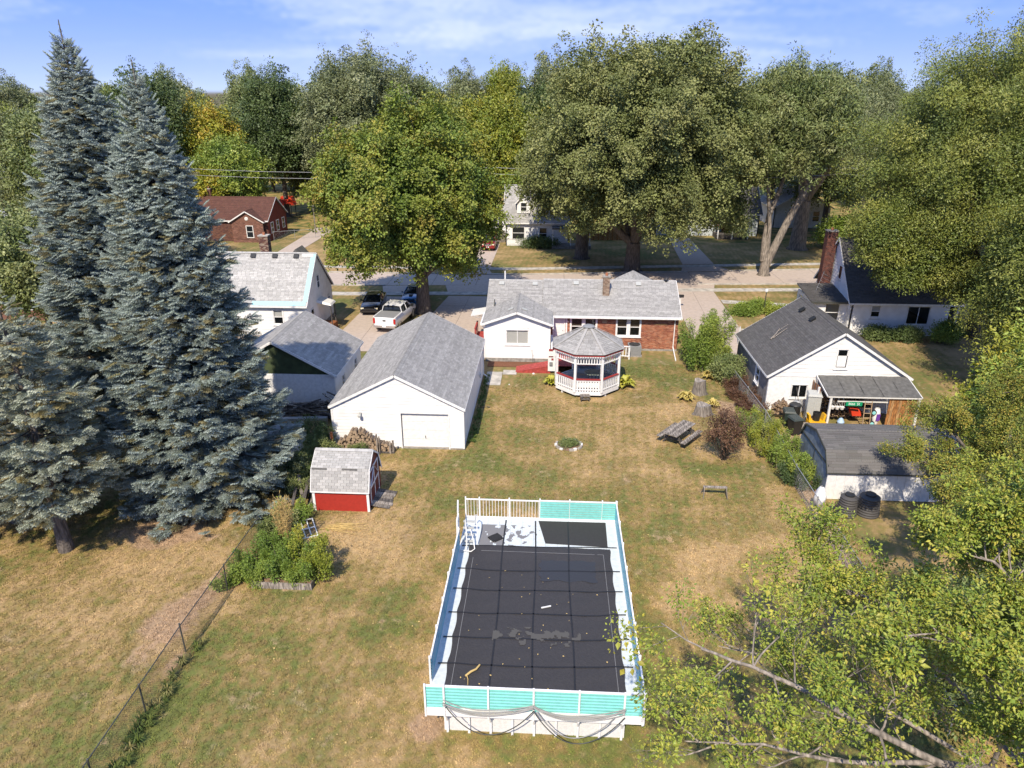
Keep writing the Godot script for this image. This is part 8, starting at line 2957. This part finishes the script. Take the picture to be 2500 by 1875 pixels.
func car(called: String, label: String, cat: String, at: Vector3, turn: float, s: Dictionary) -> void:
	var o := thing(called, label, cat, at, turn)
	var paint: Material = M[s.paint]
	var rows := []
	var low: Array = s.low
	var n := low.size()
	var ring_of := func(z: float, yb: float, yt: float, hw: float) -> PackedVector3Array:
		var m := (yb + yt) * 0.5
		var half := [Vector2(0, yt + 0.03), Vector2(hw * 0.55, yt + 0.022), Vector2(hw * 0.88, yt - 0.01), Vector2(hw * 0.985, yt - 0.09), Vector2(hw * 1.02, m), Vector2(hw * 0.985, yb + 0.08), Vector2(hw * 0.9, yb), Vector2(0, yb)]
		var r := PackedVector3Array()
		for i in range(7, 0, -1):
			r.append(Vector3(-half[i].x, half[i].y, z))
		for h in half:
			r.append(Vector3(h.x, h.y, z))
		return r
	var f: Array = low[0]
	rows.append(ring_of.call(f[0] - 0.05, f[1] + 0.1, f[2] - 0.1, f[3] * 0.88))
	for q in low:
		rows.append(ring_of.call(q[0], q[1], q[2], q[3]))
	f = low[n - 1]
	rows.append(ring_of.call(f[0] + 0.06, f[1] + 0.1, f[2] - 0.12, f[3] * 0.86))
	var mb := MB.new()
	mb.grid(rows)
	for e in [0, rows.size() - 1]:
		var r: PackedVector3Array = rows[e]
		var c := Vector3(0, (r[0].y + r[7].y) * 0.5, r[0].z)
		for i in r.size() - 1:
			if e == 0:
				mb.tri(c, r[i + 1], r[i])
			else:
				mb.tri(c, r[i], r[i + 1])
	part(o, "body", mb.mesh(), paint)
	# cabin: glass hull, painted roof and pillars
	var cab: Array = s.cab
	var gr := []
	for q in cab:
		var r := PackedVector3Array([Vector3(-q[3], q[1], q[0]), Vector3(-lerpf(q[3], q[4], 0.55), lerpf(q[1], q[2], 0.55), q[0]), Vector3(-q[4], q[2] - 0.03, q[0]), Vector3(-q[4] * 0.8, q[2], q[0]), Vector3(0, q[2] + 0.02, q[0]), Vector3(q[4] * 0.8, q[2], q[0]), Vector3(q[4], q[2] - 0.03, q[0]), Vector3(lerpf(q[3], q[4], 0.55), lerpf(q[1], q[2], 0.55), q[0]), Vector3(q[3], q[1], q[0])])
		gr.append(r)
	mb = MB.new()
	mb.grid(gr)
	part(o, "windows", mb.mesh(), M.car_glass)
	mb = MB.new()
	var rr := []
	for q in s.roof:
		rr.append(PackedVector3Array([Vector3(-q[2], q[1] - 0.06, q[0]), Vector3(-q[2] * 0.96, q[1] + 0.005, q[0]), Vector3(-q[2] * 0.5, q[1] + 0.035, q[0]), Vector3(q[2] * 0.5, q[1] + 0.035, q[0]), Vector3(q[2] * 0.96, q[1] + 0.005, q[0]), Vector3(q[2], q[1] - 0.06, q[0])]))
	mb.grid(rr)
	part(o, "roof", mb.mesh(), paint)
	for q in s.pillars:
		for e: float in [-1.0, 1.0]:
			mb = MB.new()
			mb.bar(Vector3(q[0] * e, q[1], q[2]), Vector3(q[3] * e, q[4], q[5]), 0.07, 0.05)
			part(o, "pillar", mb.mesh(), paint)
	for z in s.axles:
		for e: float in [-1.0, 1.0]:
			var x: float = (s.hw - 0.17) * e
			mb = MB.new()
			var w: float = s.wr
			mb.lathe(Vector3(x - 0.11, w, z), [[0.0, 0.0], [w * 0.6, 0.0], [w * 0.94, 0.01], [w, 0.05], [w, 0.2], [w * 0.94, 0.23], [w * 0.6, 0.24], [0.0, 0.23]], 20, Vector3.RIGHT)
			var wo := part(o, "wheel", mb.mesh(), M.rubber)
			mb = MB.new()
			mb.lathe(Vector3(x + (0.135 if e > 0 else -0.125), w, z), [[w * 0.6, 0.0], [w * 0.55, 0.012 * e], [w * 0.2, 0.0], [0.0, 0.01 * e]], 16, Vector3.RIGHT)
			part(wo, "rim", mb.mesh(), M.steel)
			mb = MB.new()
			mb.lathe(Vector3((s.hw + 0.004) * e, w + 0.02, z), [[w * 1.16, 0.0], [w * 0.9, 0.004 * e]], 20, Vector3.RIGHT)
			part(o, "wheel_arch", mb.mesh(), M.black_plastic)
	for q in s.bits:
		bpart(o, q[0], q[2], q[3], M[q[1]])

func cars() -> void:
	var sedan := {"hw": 0.9, "wr": 0.33, "axles": [-1.4, 1.45],
		"low": [[-2.3, 0.35, 0.95, 0.78], [-2.1, 0.28, 1.02, 0.87], [-1.2, 0.24, 0.99, 0.9], [0.0, 0.22, 0.95, 0.9], [0.9, 0.22, 0.94, 0.9], [1.7, 0.25, 0.84, 0.88], [2.15, 0.28, 0.74, 0.82], [2.3, 0.33, 0.66, 0.74]],
		"cab": [[-1.75, 1.0, 1.02, 0.74, 0.6], [-1.0, 0.97, 1.36, 0.82, 0.6], [-0.1, 0.95, 1.42, 0.84, 0.62], [0.3, 0.94, 1.36, 0.83, 0.6], [1.05, 0.93, 0.95, 0.8, 0.7]],
		"roof": [[-1.05, 1.36, 0.62], [-0.5, 1.42, 0.63], [0.3, 1.37, 0.62]],
		"pillars": [[0.78, 0.95, 1.0, 0.6, 1.36, 0.3], [0.76, 1.0, -1.65, 0.6, 1.36, -1.0], [0.84, 0.96, -0.25, 0.63, 1.38, -0.3]]}
	var a: Dictionary = sedan.duplicate(true)
	a.paint = "car_black"
	a.bits = [["headlight", "lamp_clear", Vector3(-0.62, 0.66, 2.24), Vector3(0.28, 0.12, 0.14)], ["headlight", "lamp_clear", Vector3(0.62, 0.66, 2.24), Vector3(0.28, 0.12, 0.14)], ["grille", "black_metal", Vector3(0, 0.6, 2.33), Vector3(0.8, 0.14, 0.06)], ["bumper", "car_black", Vector3(0, 0.42, 2.3), Vector3(1.6, 0.18, 0.2)], ["mirror", "car_black", Vector3(-0.98, 1.02, 0.7), Vector3(0.18, 0.12, 0.1)], ["mirror", "car_black", Vector3(0.98, 1.02, 0.7), Vector3(0.18, 0.12, 0.1)]]
	car("black_car", "shiny black car parked facing the garages on the left driveway", "car", Vector3(-16.25, 0.03, -62.6), 0.06, a)
	var b: Dictionary = sedan.duplicate(true)
	b.paint = "car_blue"
	b.bits = [["headlight", "lamp_clear", Vector3(-0.6, 0.62, 2.26), Vector3(0.22, 0.14, 0.1)], ["headlight", "lamp_clear", Vector3(0.6, 0.62, 2.26), Vector3(0.22, 0.14, 0.1)], ["grille", "black_metal", Vector3(0, 0.56, 2.33), Vector3(0.85, 0.18, 0.06)], ["bumper", "car_blue", Vector3(0, 0.4, 2.3), Vector3(1.55, 0.16, 0.2)], ["hood_scoop", "black_metal", Vector3(0, 0.93, 1.45), Vector3(0.32, 0.06, 0.5)], ["mirror", "car_blue", Vector3(-0.98, 1.0, 0.7), Vector3(0.16, 0.11, 0.1)], ["mirror", "car_blue", Vector3(0.98, 1.0, 0.7), Vector3(0.16, 0.11, 0.1)]]
	car("blue_car", "bright blue sports car parked behind the yellowing maple's trunk", "car", Vector3(-13.05, 0.0, -65.7), -0.02, b)
	var t := {"hw": 0.98, "wr": 0.4, "axles": [-1.9, 1.75], "paint": "car_white",
		"low": [[-2.85, 0.55, 1.3, 0.95], [-2.75, 0.5, 1.32, 0.98], [-1.0, 0.45, 1.31, 0.98], [0.3, 0.45, 1.28, 0.98], [1.4, 0.48, 1.25, 0.97], [2.4, 0.5, 1.14, 0.94], [2.8, 0.55, 1.02, 0.88]],
		"cab": [[-0.98, 1.28, 1.3, 0.86, 0.8], [-0.9, 1.28, 1.8, 0.9, 0.72], [-0.2, 1.28, 1.86, 0.92, 0.74], [0.75, 1.27, 1.82, 0.9, 0.72], [1.5, 1.24, 1.26, 0.88, 0.78]],
		"roof": [[-0.98, 1.8, 0.76], [-0.2, 1.87, 0.77], [0.75, 1.82, 0.75]],
		"pillars": [[0.86, 1.27, 1.45, 0.72, 1.82, 0.75], [0.88, 1.3, -0.98, 0.74, 1.8, -0.95], [0.92, 1.29, 0.15, 0.76, 1.84, 0.1]],
		"bits": [["tonneau_cover", "grey_metal", Vector3(0, 1.35, -1.93), Vector3(1.72, 0.05, 1.78)], ["tailgate", "car_white", Vector3(0, 0.98, -2.91), Vector3(1.55, 0.58, 0.06)], ["tailgate_handle", "black_plastic", Vector3(0, 1.1, -2.95), Vector3(0.25, 0.1, 0.03)], ["taillight", "lamp_red", Vector3(-0.88, 1.05, -2.9), Vector3(0.16, 0.42, 0.1)], ["taillight", "lamp_red", Vector3(0.88, 1.05, -2.9), Vector3(0.16, 0.42, 0.1)], ["bumper", "chrome", Vector3(0, 0.6, -2.96), Vector3(1.85, 0.2, 0.16)], ["licence_plate", "sign_white", Vector3(0, 0.64, -3.05), Vector3(0.3, 0.13, 0.02)], ["bed_rail", "car_white", Vector3(-0.92, 1.36, -1.93), Vector3(0.12, 0.07, 1.8)], ["bed_rail", "car_white", Vector3(0.92, 1.36, -1.93), Vector3(0.12, 0.07, 1.8)], ["mirror", "black_plastic", Vector3(-1.12, 1.4, 1.0), Vector3(0.22, 0.24, 0.12)], ["mirror", "black_plastic", Vector3(1.12, 1.4, 1.0), Vector3(0.22, 0.24, 0.12)]]}
	car("pickup_truck", "white pickup truck with grey bed cover parked behind the long garage", "pickup truck", Vector3(-13.25, 0.03, -58.3), PI - 0.13, t)
	var v := {"hw": 0.95, "wr": 0.37, "axles": [-1.45, 1.4], "paint": "car_red",
		"low": [[-2.4, 0.45, 1.1, 0.86], [-2.25, 0.38, 1.14, 0.93], [-1.0, 0.32, 1.12, 0.95], [0.6, 0.32, 1.1, 0.95], [1.4, 0.34, 1.05, 0.93], [2.1, 0.38, 0.98, 0.88], [2.35, 0.42, 0.85, 0.82]],
		"cab": [[-2.3, 1.12, 1.14, 0.84, 0.76], [-2.05, 1.12, 1.72, 0.88, 0.7], [-0.6, 1.1, 1.78, 0.9, 0.72], [0.55, 1.1, 1.72, 0.88, 0.7], [1.35, 1.06, 1.08, 0.84, 0.74]],
		"roof": [[-2.1, 1.73, 0.73], [-0.6, 1.79, 0.74], [0.55, 1.72, 0.72]],
		"pillars": [[0.84, 1.08, 1.3, 0.7, 1.72, 0.55], [0.86, 1.13, -2.25, 0.72, 1.72, -2.08], [0.9, 1.1, -0.3, 0.74, 1.76, -0.35]],
		"bits": [["headlight", "lamp_clear", Vector3(-0.66, 0.82, 2.32), Vector3(0.26, 0.16, 0.12)], ["headlight", "lamp_clear", Vector3(0.66, 0.82, 2.32), Vector3(0.26, 0.16, 0.12)], ["grille", "chrome", Vector3(0, 0.8, 2.4), Vector3(0.9, 0.22, 0.05)], ["bumper", "car_red", Vector3(0, 0.52, 2.38), Vector3(1.7, 0.26, 0.16)], ["licence_plate", "sign_white", Vector3(0, 0.55, 2.48), Vector3(0.3, 0.13, 0.02)], ["mirror", "car_red", Vector3(-1.05, 1.18, 0.95), Vector3(0.2, 0.15, 0.1)], ["mirror", "car_red", Vector3(1.05, 1.18, 0.95), Vector3(0.2, 0.15, 0.1)], ["roof_rack", "black_plastic", Vector3(0, 1.86, -0.7), Vector3(1.1, 0.04, 1.4)]]}
	car("red_suv", "dark red sport utility vehicle facing the street on the far driveway", "suv", Vector3(-8.05, 0.03, -91.0), 0.02, v)

func plain_window(o: Node, t: Transform3D, r: Rect2, bars := false) -> void:
	var q := MB.new()
	tbox(q, t, r.position.x, r.end.x, r.position.y, r.end.y, 0.003, 0.014)
	var w := part(o, "window", q.mesh(), M.car_glass)
	var f := MB.new()
	ring(f, t, r, 0.09, 0.0, 0.05)
	tbox(f, t, r.position.x, r.end.x, r.get_center().y - 0.03, r.get_center().y + 0.03, 0.014, 0.04)
	part(w, "frame", f.mesh(), M.white_trim)

func far_houses() -> void:
	rng.seed = 900
	# brown brick house
	var o := thing("brick_bungalow", "brown brick bungalow with rust brown roof across the street on the left", "house")
	var t := frame_z(-47.5, 0, -93.4)
	wall(o, t, 9.8, 2.8, Vector2.ZERO, [], M.mortar)
	bricks(o, t, 9.8, 2.75, [], BROWN_BRICKS, 0.0, 0.3, 0.09)
	var tr := frame_right(-37.7, 0, -93.4)
	wall(o, tr, 7.0, 2.8, Vector2(3.5, 5.1), [], M.mortar)
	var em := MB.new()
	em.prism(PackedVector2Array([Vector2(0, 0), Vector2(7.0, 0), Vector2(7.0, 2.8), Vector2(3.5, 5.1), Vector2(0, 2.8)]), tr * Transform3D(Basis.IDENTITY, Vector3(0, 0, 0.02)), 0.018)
	part(o, "end_wall", em.mesh(), M.maroon)  # darker than the front bricks: the shade of this side is painted in
	for x in [1.0, 3.0, 5.2]:
		plain_window(o, tr * Transform3D(Basis.IDENTITY, Vector3(0, 0, 0.02)), Rect2(x, 1.0, 0.8, 1.3))
	var tg := frame_z(-42.3, 0, -92.7)
	wall(o, tg, 4.2, 2.7, Vector2(2.1, 4.0), [], M.mortar)
	bricks(o, tg, 4.2, 2.7, [Rect2(1.9, 0.6, 0.95, 1.6)], [Color(0.26, 0.12, 0.085), Color(0.21, 0.095, 0.07), Color(0.31, 0.15, 0.11)], 0.0, 0.3, 0.09)
	var gb := MB.new()
	gb.prism(PackedVector2Array([Vector2(0.1, 2.7), Vector2(4.1, 2.7), Vector2(2.1, 3.95)]), tg * Transform3D(Basis.IDENTITY, Vector3(0, 0, 0.012)), 0.01)
	part(o, "gable_face", gb.mesh(), mat("brick_plain", Color(0.25, 0.12, 0.085), 0.9, M.mortar.albedo_texture, 1.0))
	plain_window(o, tg * Transform3D(Basis.IDENTITY, Vector3(0, 0, 0.012)), Rect2(1.98, 0.7, 0.8, 1.45))
	var vt := MB.new()
	vt.lathe(tg * Vector3(2.1, 3.1, 0.02), [[0.0, 0.06], [0.2, 0.06], [0.26, 0.0]], 16, Vector3(0, 0, 1))
	part(o, "round_vent", vt.mesh(), M.old_white)
	var rust := Color(0.145, 0.062, 0.045)
	gable_roof(o, -48.0, -37.5, -93.1, -100.7, 2.8, 5.4, "x", rust, 0.4, 0.2)
	gable_roof(o, -42.6, -37.85, -92.45, -96.2, 2.72, 4.12, "z", rust, 0.4, 0.2)
	chimney(o, "chimney", Vector3(-47.0, 0, -97.6), 0.7, 0.7, 4.5, 6.3, BROWN_BRICKS, M.concrete_light)
	settle(o, Vector3(-42.6, 0, -96.5))
	# white house with dormer
	var w := thing("dormer_house", "white house with grey roof and pointed dormers behind the red vehicle", "house")
	var tw := frame_z(-6.0, 0, -92.6)
	wall(w, tw, 8.2, 3.0, Vector2.ZERO, [], M.white_paint)
	plain_window(w, tw, Rect2(0.9, 0.9, 1.5, 1.5))
	plain_window(w, tw, Rect2(4.4, 0.9, 0.9, 1.4))
	wall(w, frame_right(2.2, 0, -92.6), 7.0, 3.0, Vector2(3.5, 7.2), [], M.white_paint)
	wall(w, frame_left(-6.0, 0, -99.6), 7.0, 3.0, Vector2(3.5, 7.2), [], M.white_paint)
	gable_roof(w, -6.3, 2.5, -92.2, -99.9, 3.0, 7.3, "x", ROOF_GREY, 0.4, 0.2)
	for x in [-3.7, 0.4]:
		var td := frame_z(x - 0.85, 4.1, -93.0)
		wall(w, td, 1.7, 1.3, Vector2(0.85, 2.35), [], M.white_paint)
		plain_window(w, td, Rect2(0.5, 0.3, 0.7, 1.0))
		gable_roof(w, x - 1.1, x + 1.1, -92.75, -96.2, 5.35, 6.6, "z", ROOF_GREY, 0.4, 0.2)
	var ts := frame_z(-9.8, 0, -95.2)
	wall(w, ts, 3.8, 2.7, Vector2.ZERO, [], M.white_paint)
	plain_window(w, ts, Rect2(2.5, 1.5, 0.7, 0.8))
	plain_window(w, ts, Rect2(1.3, 1.7, 0.6, 0.45))
	gable_roof(w, -10.1, -6.0, -94.9, -99.0, 2.7, 4.6, "x", ROOF_GREY, 0.4, 0.2)
	var pc := MB.new()
	pc.span(0.0, 5.0, 2.45, 2.6, -92.55, -90.8)
	part(w, "porch_roof", pc.mesh(), M.tarpaper)
	for x in [0.1, 2.4, 4.8]:
		bpart(w, "porch_post", Vector3(x, 1.25, -90.95), Vector3(0.12, 2.4, 0.12), M.white_trim)
	bpart(w, "porch_floor", Vector3(2.5, 0.2, -91.7), Vector3(5.0, 0.4, 1.8), M.block)
	settle(w, Vector3(-2.0, 0, -96.0))
	var gf := thing("board_fence", "tan board gate across the far driveway behind the red vehicle", "fence")
	for k in 14:
		bpart(gf, "board", Vector3(-9.6 + k * 0.25, 0.8, -94.6), Vector3(0.235, 1.6, 0.03), M.weathered)
	settle(gf, Vector3(-8.0, 0, -94.6))
	var ff := thing("board_fence", "orange brown cedar fence seen between the maple trunks", "fence")
	for k in 26:
		bpart(ff, "board", Vector3(4.6 + k * 0.21, 1.05, -97.0), Vector3(0.2, 2.1, 0.03), [M.cedar_light, M.cedar_light, M.cedar][k % 3])
	settle(ff, Vector3(7.2, 0, -97.0))
	# houses right of the maples
	var h := thing("grey_white_house", "pale grey house with dark porch behind the forked tree", "house")
	var th := frame_z(14.5, 0, -101.0)
	var pg := mat("pale_siding", Color(0.45, 0.5, 0.53), 0.7, M.white_siding.albedo_texture, 0.3)
	wall(h, th, 14.0, 3.0, Vector2.ZERO, [], pg)
	for x in [3.0, 8.6]:
		plain_window(h, th, Rect2(x, 1.0, 1.1, 1.4))
	wall(h, frame_right(28.5, 0, -101.0), 7.5, 3.0, Vector2(3.75, 6.2), [], pg)
	gable_roof(h, 14.2, 28.8, -100.6, -108.8, 3.0, 6.3, "x", ROOF_DARK, 0.4, 0.2)
	bpart(h, "porch_roof", Vector3(24.5, 2.75, -99.6), Vector3(4.4, 0.14, 2.7), M.tarpaper)
	for x in [22.5, 24.4, 26.5]:
		bpart(h, "porch_post", Vector3(x, 1.35, -98.5), Vector3(0.14, 2.66, 0.14), M.white_trim)
	bpart(h, "porch_floor", Vector3(24.5, 0.3, -99.7), Vector3(4.4, 0.6, 2.5), M.weathered_dark)
	bpart(h, "porch_door", Vector3(24.0, 1.65, -100.96), Vector3(1.0, 2.1, 0.08), M.maroon)
	settle(h, Vector3(21.5, 0, -104.8))
	var fl := thing("flag", "small striped flag hanging from the pale grey house's porch", "flag")
	var fs := MB.new()
	fs.rod(Vector3(22.4, 2.3, -98.4), Vector3(22.1, 2.9, -97.9), 0.015)
	part(fl, "pole", fs.mesh(), M.steel)
	for k in 5:
		bpart(fl, "stripe", Vector3(22.05 + k * 0.06, 2.35, -97.95), Vector3(0.058, 0.75, 0.01), M.red_plastic if k % 2 == 0 else M.sign_white)
	settle(fl, Vector3(22.2, 2.0, -98.0))
	var g2 := thing("white_gable_house", "white gabled house far behind the thick trunked tree", "house")
	wall(g2, frame_z(32.5, 0, -108.0), 8.0, 2.9, Vector2(4.0, 5.4), [], M.white_paint)
	plain_window(g2, frame_z(32.5, 0, -108.0), Rect2(3.0, 1.0, 0.9, 1.4))
	plain_window(g2, frame_z(32.5, 0, -108.0), Rect2(5.6, 1.0, 0.9, 1.4))
	wall(g2, frame_left(32.5, 0, -117.0), 9.0, 2.9, Vector2.ZERO, [], M.white_paint)
	gable_roof(g2, 32.1, 40.9, -107.6, -117.0, 2.9, 5.6, "z", ROOF_LIGHT, 0.4, 0.2)
	settle(g2, Vector3(36.5, 0, -112.5))
	# house seen through the right trees
	var rh := thing("right_far_house", "pale house with white rail glimpsed through the locust on the right", "house")
	wall(rh, frame_z(46.0, 0, -76.0), 10.0, 3.0, Vector2.ZERO, [], M.maroon)
	plain_window(rh, frame_z(46.0, 0, -76.0), Rect2(4.0, 1.0, 1.2, 1.4))
	gable_roof(rh, 45.6, 56.4, -75.6, -84.0, 3.0, 5.6, "x", ROOF_LIGHT, 0.4, 0.2)
	settle(rh, Vector3(51.0, 0, -80.0))
	# white house behind the yellowing maple
	var yh := thing("white_bungalow", "white bungalow glimpsed through the yellowing maple's leaves", "house")
	wall(yh, frame_z(-28.5, 0, -101.5), 9.0, 3.0, Vector2(4.5, 5.2), [], M.white_paint)
	plain_window(yh, frame_z(-28.5, 0, -101.5), Rect2(2.0, 1.0, 1.2, 1.4))
	plain_window(yh, frame_z(-28.5, 0, -101.5), Rect2(5.8, 1.0, 1.2, 1.4))
	gable_roof(yh, -28.9, -19.1, -101.1, -110.0, 3.0, 5.4, "z", ROOF_LIGHT, 0.4, 0.2)
	settle(yh, Vector3(-24.0, 0, -105.5))
	# left edge: pale roofed garages and a terracotta roofed house behind the spruces
	var lg := thing("far_garage", "small garage with pale metal roof at the left picture edge", "garage")
	wall(lg, frame_z(-70.5, 0, -88.5), 6.0, 2.4, Vector2(3.0, 3.7), [], M.white_paint)
	gable_roof(lg, -70.9, -64.1, -88.1, -95.0, 2.4, 3.9, "z", Color(0.55, 0.58, 0.62), 0.5, 0.3)
	settle(lg, Vector3(-67.5, 0, -91.5))
	var lg2 := thing("far_garage", "second pale roofed garage further left behind the first", "garage")
	wall(lg2, frame_z(-80.0, 0, -95.0), 6.0, 2.4, Vector2.ZERO, [], M.brick_plain)
	gable_roof(lg2, -80.5, -73.0, -94.6, -101.0, 2.4, 3.9, "x", Color(0.5, 0.53, 0.58), 0.5, 0.3)
	settle(lg2, Vector3(-77.0, 0, -98.0))
	var th2 := thing("terracotta_roof_house", "house with reddish brown roof glimpsed through the left spruces", "house")
	wall(th2, frame_z(-52.0, 0, -57.5), 9.0, 2.8, Vector2.ZERO, [], M.brick_plain)
	plain_window(th2, frame_z(-52.0, 0, -57.5), Rect2(6.0, 1.0, 1.2, 1.3))
	wall(th2, frame_right(-43.0, 0, -57.64), 6.9, 2.8, Vector2(3.45, 4.9), [], M.brick_plain)
	gable_roof(th2, -52.4, -42.6, -57.1, -65.0, 2.8, 5.2, "x", Color(0.3, 0.13, 0.08), 0.35, 0.2)
	settle(th2, Vector3(-47.5, 0, -61.0))
	# play things in the far left yard
	var sw := thing("play_canopy", "red fabric play canopy on posts in the far yard", "canopy")
	var cp := MB.new()
	cp.hexa(PackedVector3Array([Vector3(-44.2, 2.2, -112.6), Vector3(-41.2, 2.2, -112.6), Vector3(-41.2, 2.2, -115.0), Vector3(-44.2, 2.2, -115.0), Vector3(-43.4, 2.75, -113.4), Vector3(-42.0, 2.75, -113.4), Vector3(-42.0, 2.75, -114.2), Vector3(-43.4, 2.75, -114.2)]))
	part(sw, "canopy", cp.mesh(), M.red_plastic)
	for x in [-44.0, -41.4]:
		for z in [-112.8, -114.8]:
			bpart(sw, "post", Vector3(x, 1.1, z), Vector3(0.1, 2.2, 0.1), M.weathered_dark)
	settle(sw, Vector3(-42.7, 0, -113.8))
	var tp := thing("play_tent", "small red tent at the wood's edge in the far yard", "tent")
	var tm := MB.new()
	tm.prism(PackedVector2Array([Vector2(-1.3, 0), Vector2(1.3, 0), Vector2(0.9, 1.4), Vector2(-0.9, 1.5)]), frame_z(-47.0, 0.0, -126.0), 1.6)
	part(tp, "fabric", tm.mesh(), M.red_plastic)
	settle(tp, Vector3(-47.0, 0, -126.8))
	var gp := thing("utility_pole", "bare wooden pole in the far left yard", "pole")
	var pm := MB.new()
	pm.rod(Vector3(-33.4, 0, -99.6), Vector3(-33.4, 4.4, -99.6), 0.08, 8)
	part(gp, "pole", pm.mesh(), M.weathered_light)
	settle(gp, Vector3(-33.4, 0, -99.6))
	chain_fence("low chain link fence beside the brick bungalow's yard", [Vector3(-37.4, 0, -94.2), Vector3(-32.4, 0, -96.4), Vector3(-31.4, 0, -98.5)], 1.2, 2.5, M.galvanised, M.galvanised, 0.16)
	# wires along the far verge
	for q in [[10.15, "upper"], [9.45, "lower"]]:
		var c := MB.new()
		var p := PackedVector3Array()
		var r := PackedFloat32Array()
		for i in 25:
			var f := i / 24.0
			p.append(Vector3(lerpf(-86.0, 72.0, f), q[0] + 1.0 - 0.6 * sin(fposmod(f * 4.0, 1.0) * PI) + f * 0.6 - 0.85, -84.0))
			r.append(0.02)
		c.tube(p, r, 4)
		one("power_line", "%s overhead power line running along the far side of the street" % q[1], "wire", c.mesh(), M.galvanised)
	for x in [-86.0, 72.0]:
		var up := thing("utility_pole", "wooden utility pole carrying the overhead lines at the %s end" % ("left" if x < 0 else "right"), "pole")
		var m := MB.new()
		m.rod(Vector3(x, 0, -84.0), Vector3(x, 11.6, -84.0), 0.16, 8, 0.12)
		part(up, "pole", m.mesh(), M.weathered)
		m = MB.new()
		m.box(Vector3(x, 11.0, -84.0), Vector3(0.1, 0.14, 2.0))
		part(up, "crossarm", m.mesh(), M.weathered)
		settle(up, Vector3(x, 0, -84.0))

# ---------------------------------------------------------------- the scene

func _ready() -> void:
	# camera
	var cam := Camera3D.new()
	cam.name = "camera"
	cam.fov = 2.0 * rad_to_deg(atan(937.5 / 1736.0))
	cam.near = 0.2
	cam.far = 2000.0
	add_child(cam)
	cam.position = Vector3(0, 18.5, 0)
	cam.rotation = Vector3(deg_to_rad(-22.3), deg_to_rad(3.2), 0)
	cam.current = true
	# sky and sun
	var env := Environment.new()
	env.background_mode = Environment.BG_SKY
	var sm := PanoramaSkyMaterial.new()
	sm.panorama = make_sky()
	sm.energy_multiplier = 1.0
	env.sky = Sky.new()
	env.sky.sky_material = sm
	env.background_energy_multiplier = 1.0
	env.tonemap_mode = Environment.TONE_MAPPER_LINEAR
	env.tonemap_exposure = 1.3
	env.sdfgi_enabled = true
	env.ssao_enabled = true
	env.ssil_enabled = true
	var we := WorldEnvironment.new()
	we.name = "world"
	we.environment = env
	add_child(we)
	var sun := DirectionalLight3D.new()
	sun.name = "sun"
	sun.light_energy = 1.6
	sun.light_color = Color(1.0, 0.945, 0.86)
	sun.light_angular_distance = 0.53
	sun.shadow_enabled = true
	add_child(sun)
	var az := deg_to_rad(12.0)
	var el := deg_to_rad(48.0)
	sun.look_at_from_position(Vector3.ZERO, Vector3(sin(az) * cos(el), -sin(el), -cos(az) * cos(el)), Vector3.UP)
	# shared pieces
	materials()
	var ub := MB.new()
	ub.box(Vector3.ZERO, Vector3.ONE)
	UB = ub.mesh()
	var uw := MB.new()
	uw.hexa(PackedVector3Array([Vector3(-0.5, 0, 1), Vector3(0.5, 0, 1), Vector3(0.5, 0, 0), Vector3(-0.5, 0, 0), Vector3(-0.5, 1, 0.2), Vector3(0.5, 1, 0.2), Vector3(0.5, 1, 0), Vector3(-0.5, 1, 0)]))
	UW = uw.mesh()
	# setting
	make_ground()
	make_streets()
	rng.seed = 2
	main_house()
	big_garage()
	left_garage()
	left_house()
	right_garage()
	right_house()
	far_houses()
	# things in the yards
	red_shed()
	blue_shed()
	small_shed()
	gazebo()
	porch()
	pool()
	cars()
	rng.seed = 7
	chain_fence("rusty dark chain link fence along the left side of the yard", [Vector3(-12.65, 0, -11.0), Vector3(-12.75, 0, -19.2), Vector3(-12.65, 0, -26.0)], 1.2, 3.05, M.steel_dark, M.wire_dark)
	chain_fence("grey chain link fence along the right side of the yard", [Vector3(12.6, 0, -17.0), Vector3(12.55, 0, -26.0), Vector3(12.5, 0, -32.2), Vector3(12.8, 0, -38.8), Vector3(12.45, 0, -46.0)], 1.2, 3.05, M.galvanised, M.galvanised)
	firewood()
	garden()
	yard_things()
	lawn_litter()
	# plants last
	plants()
	make_grass()
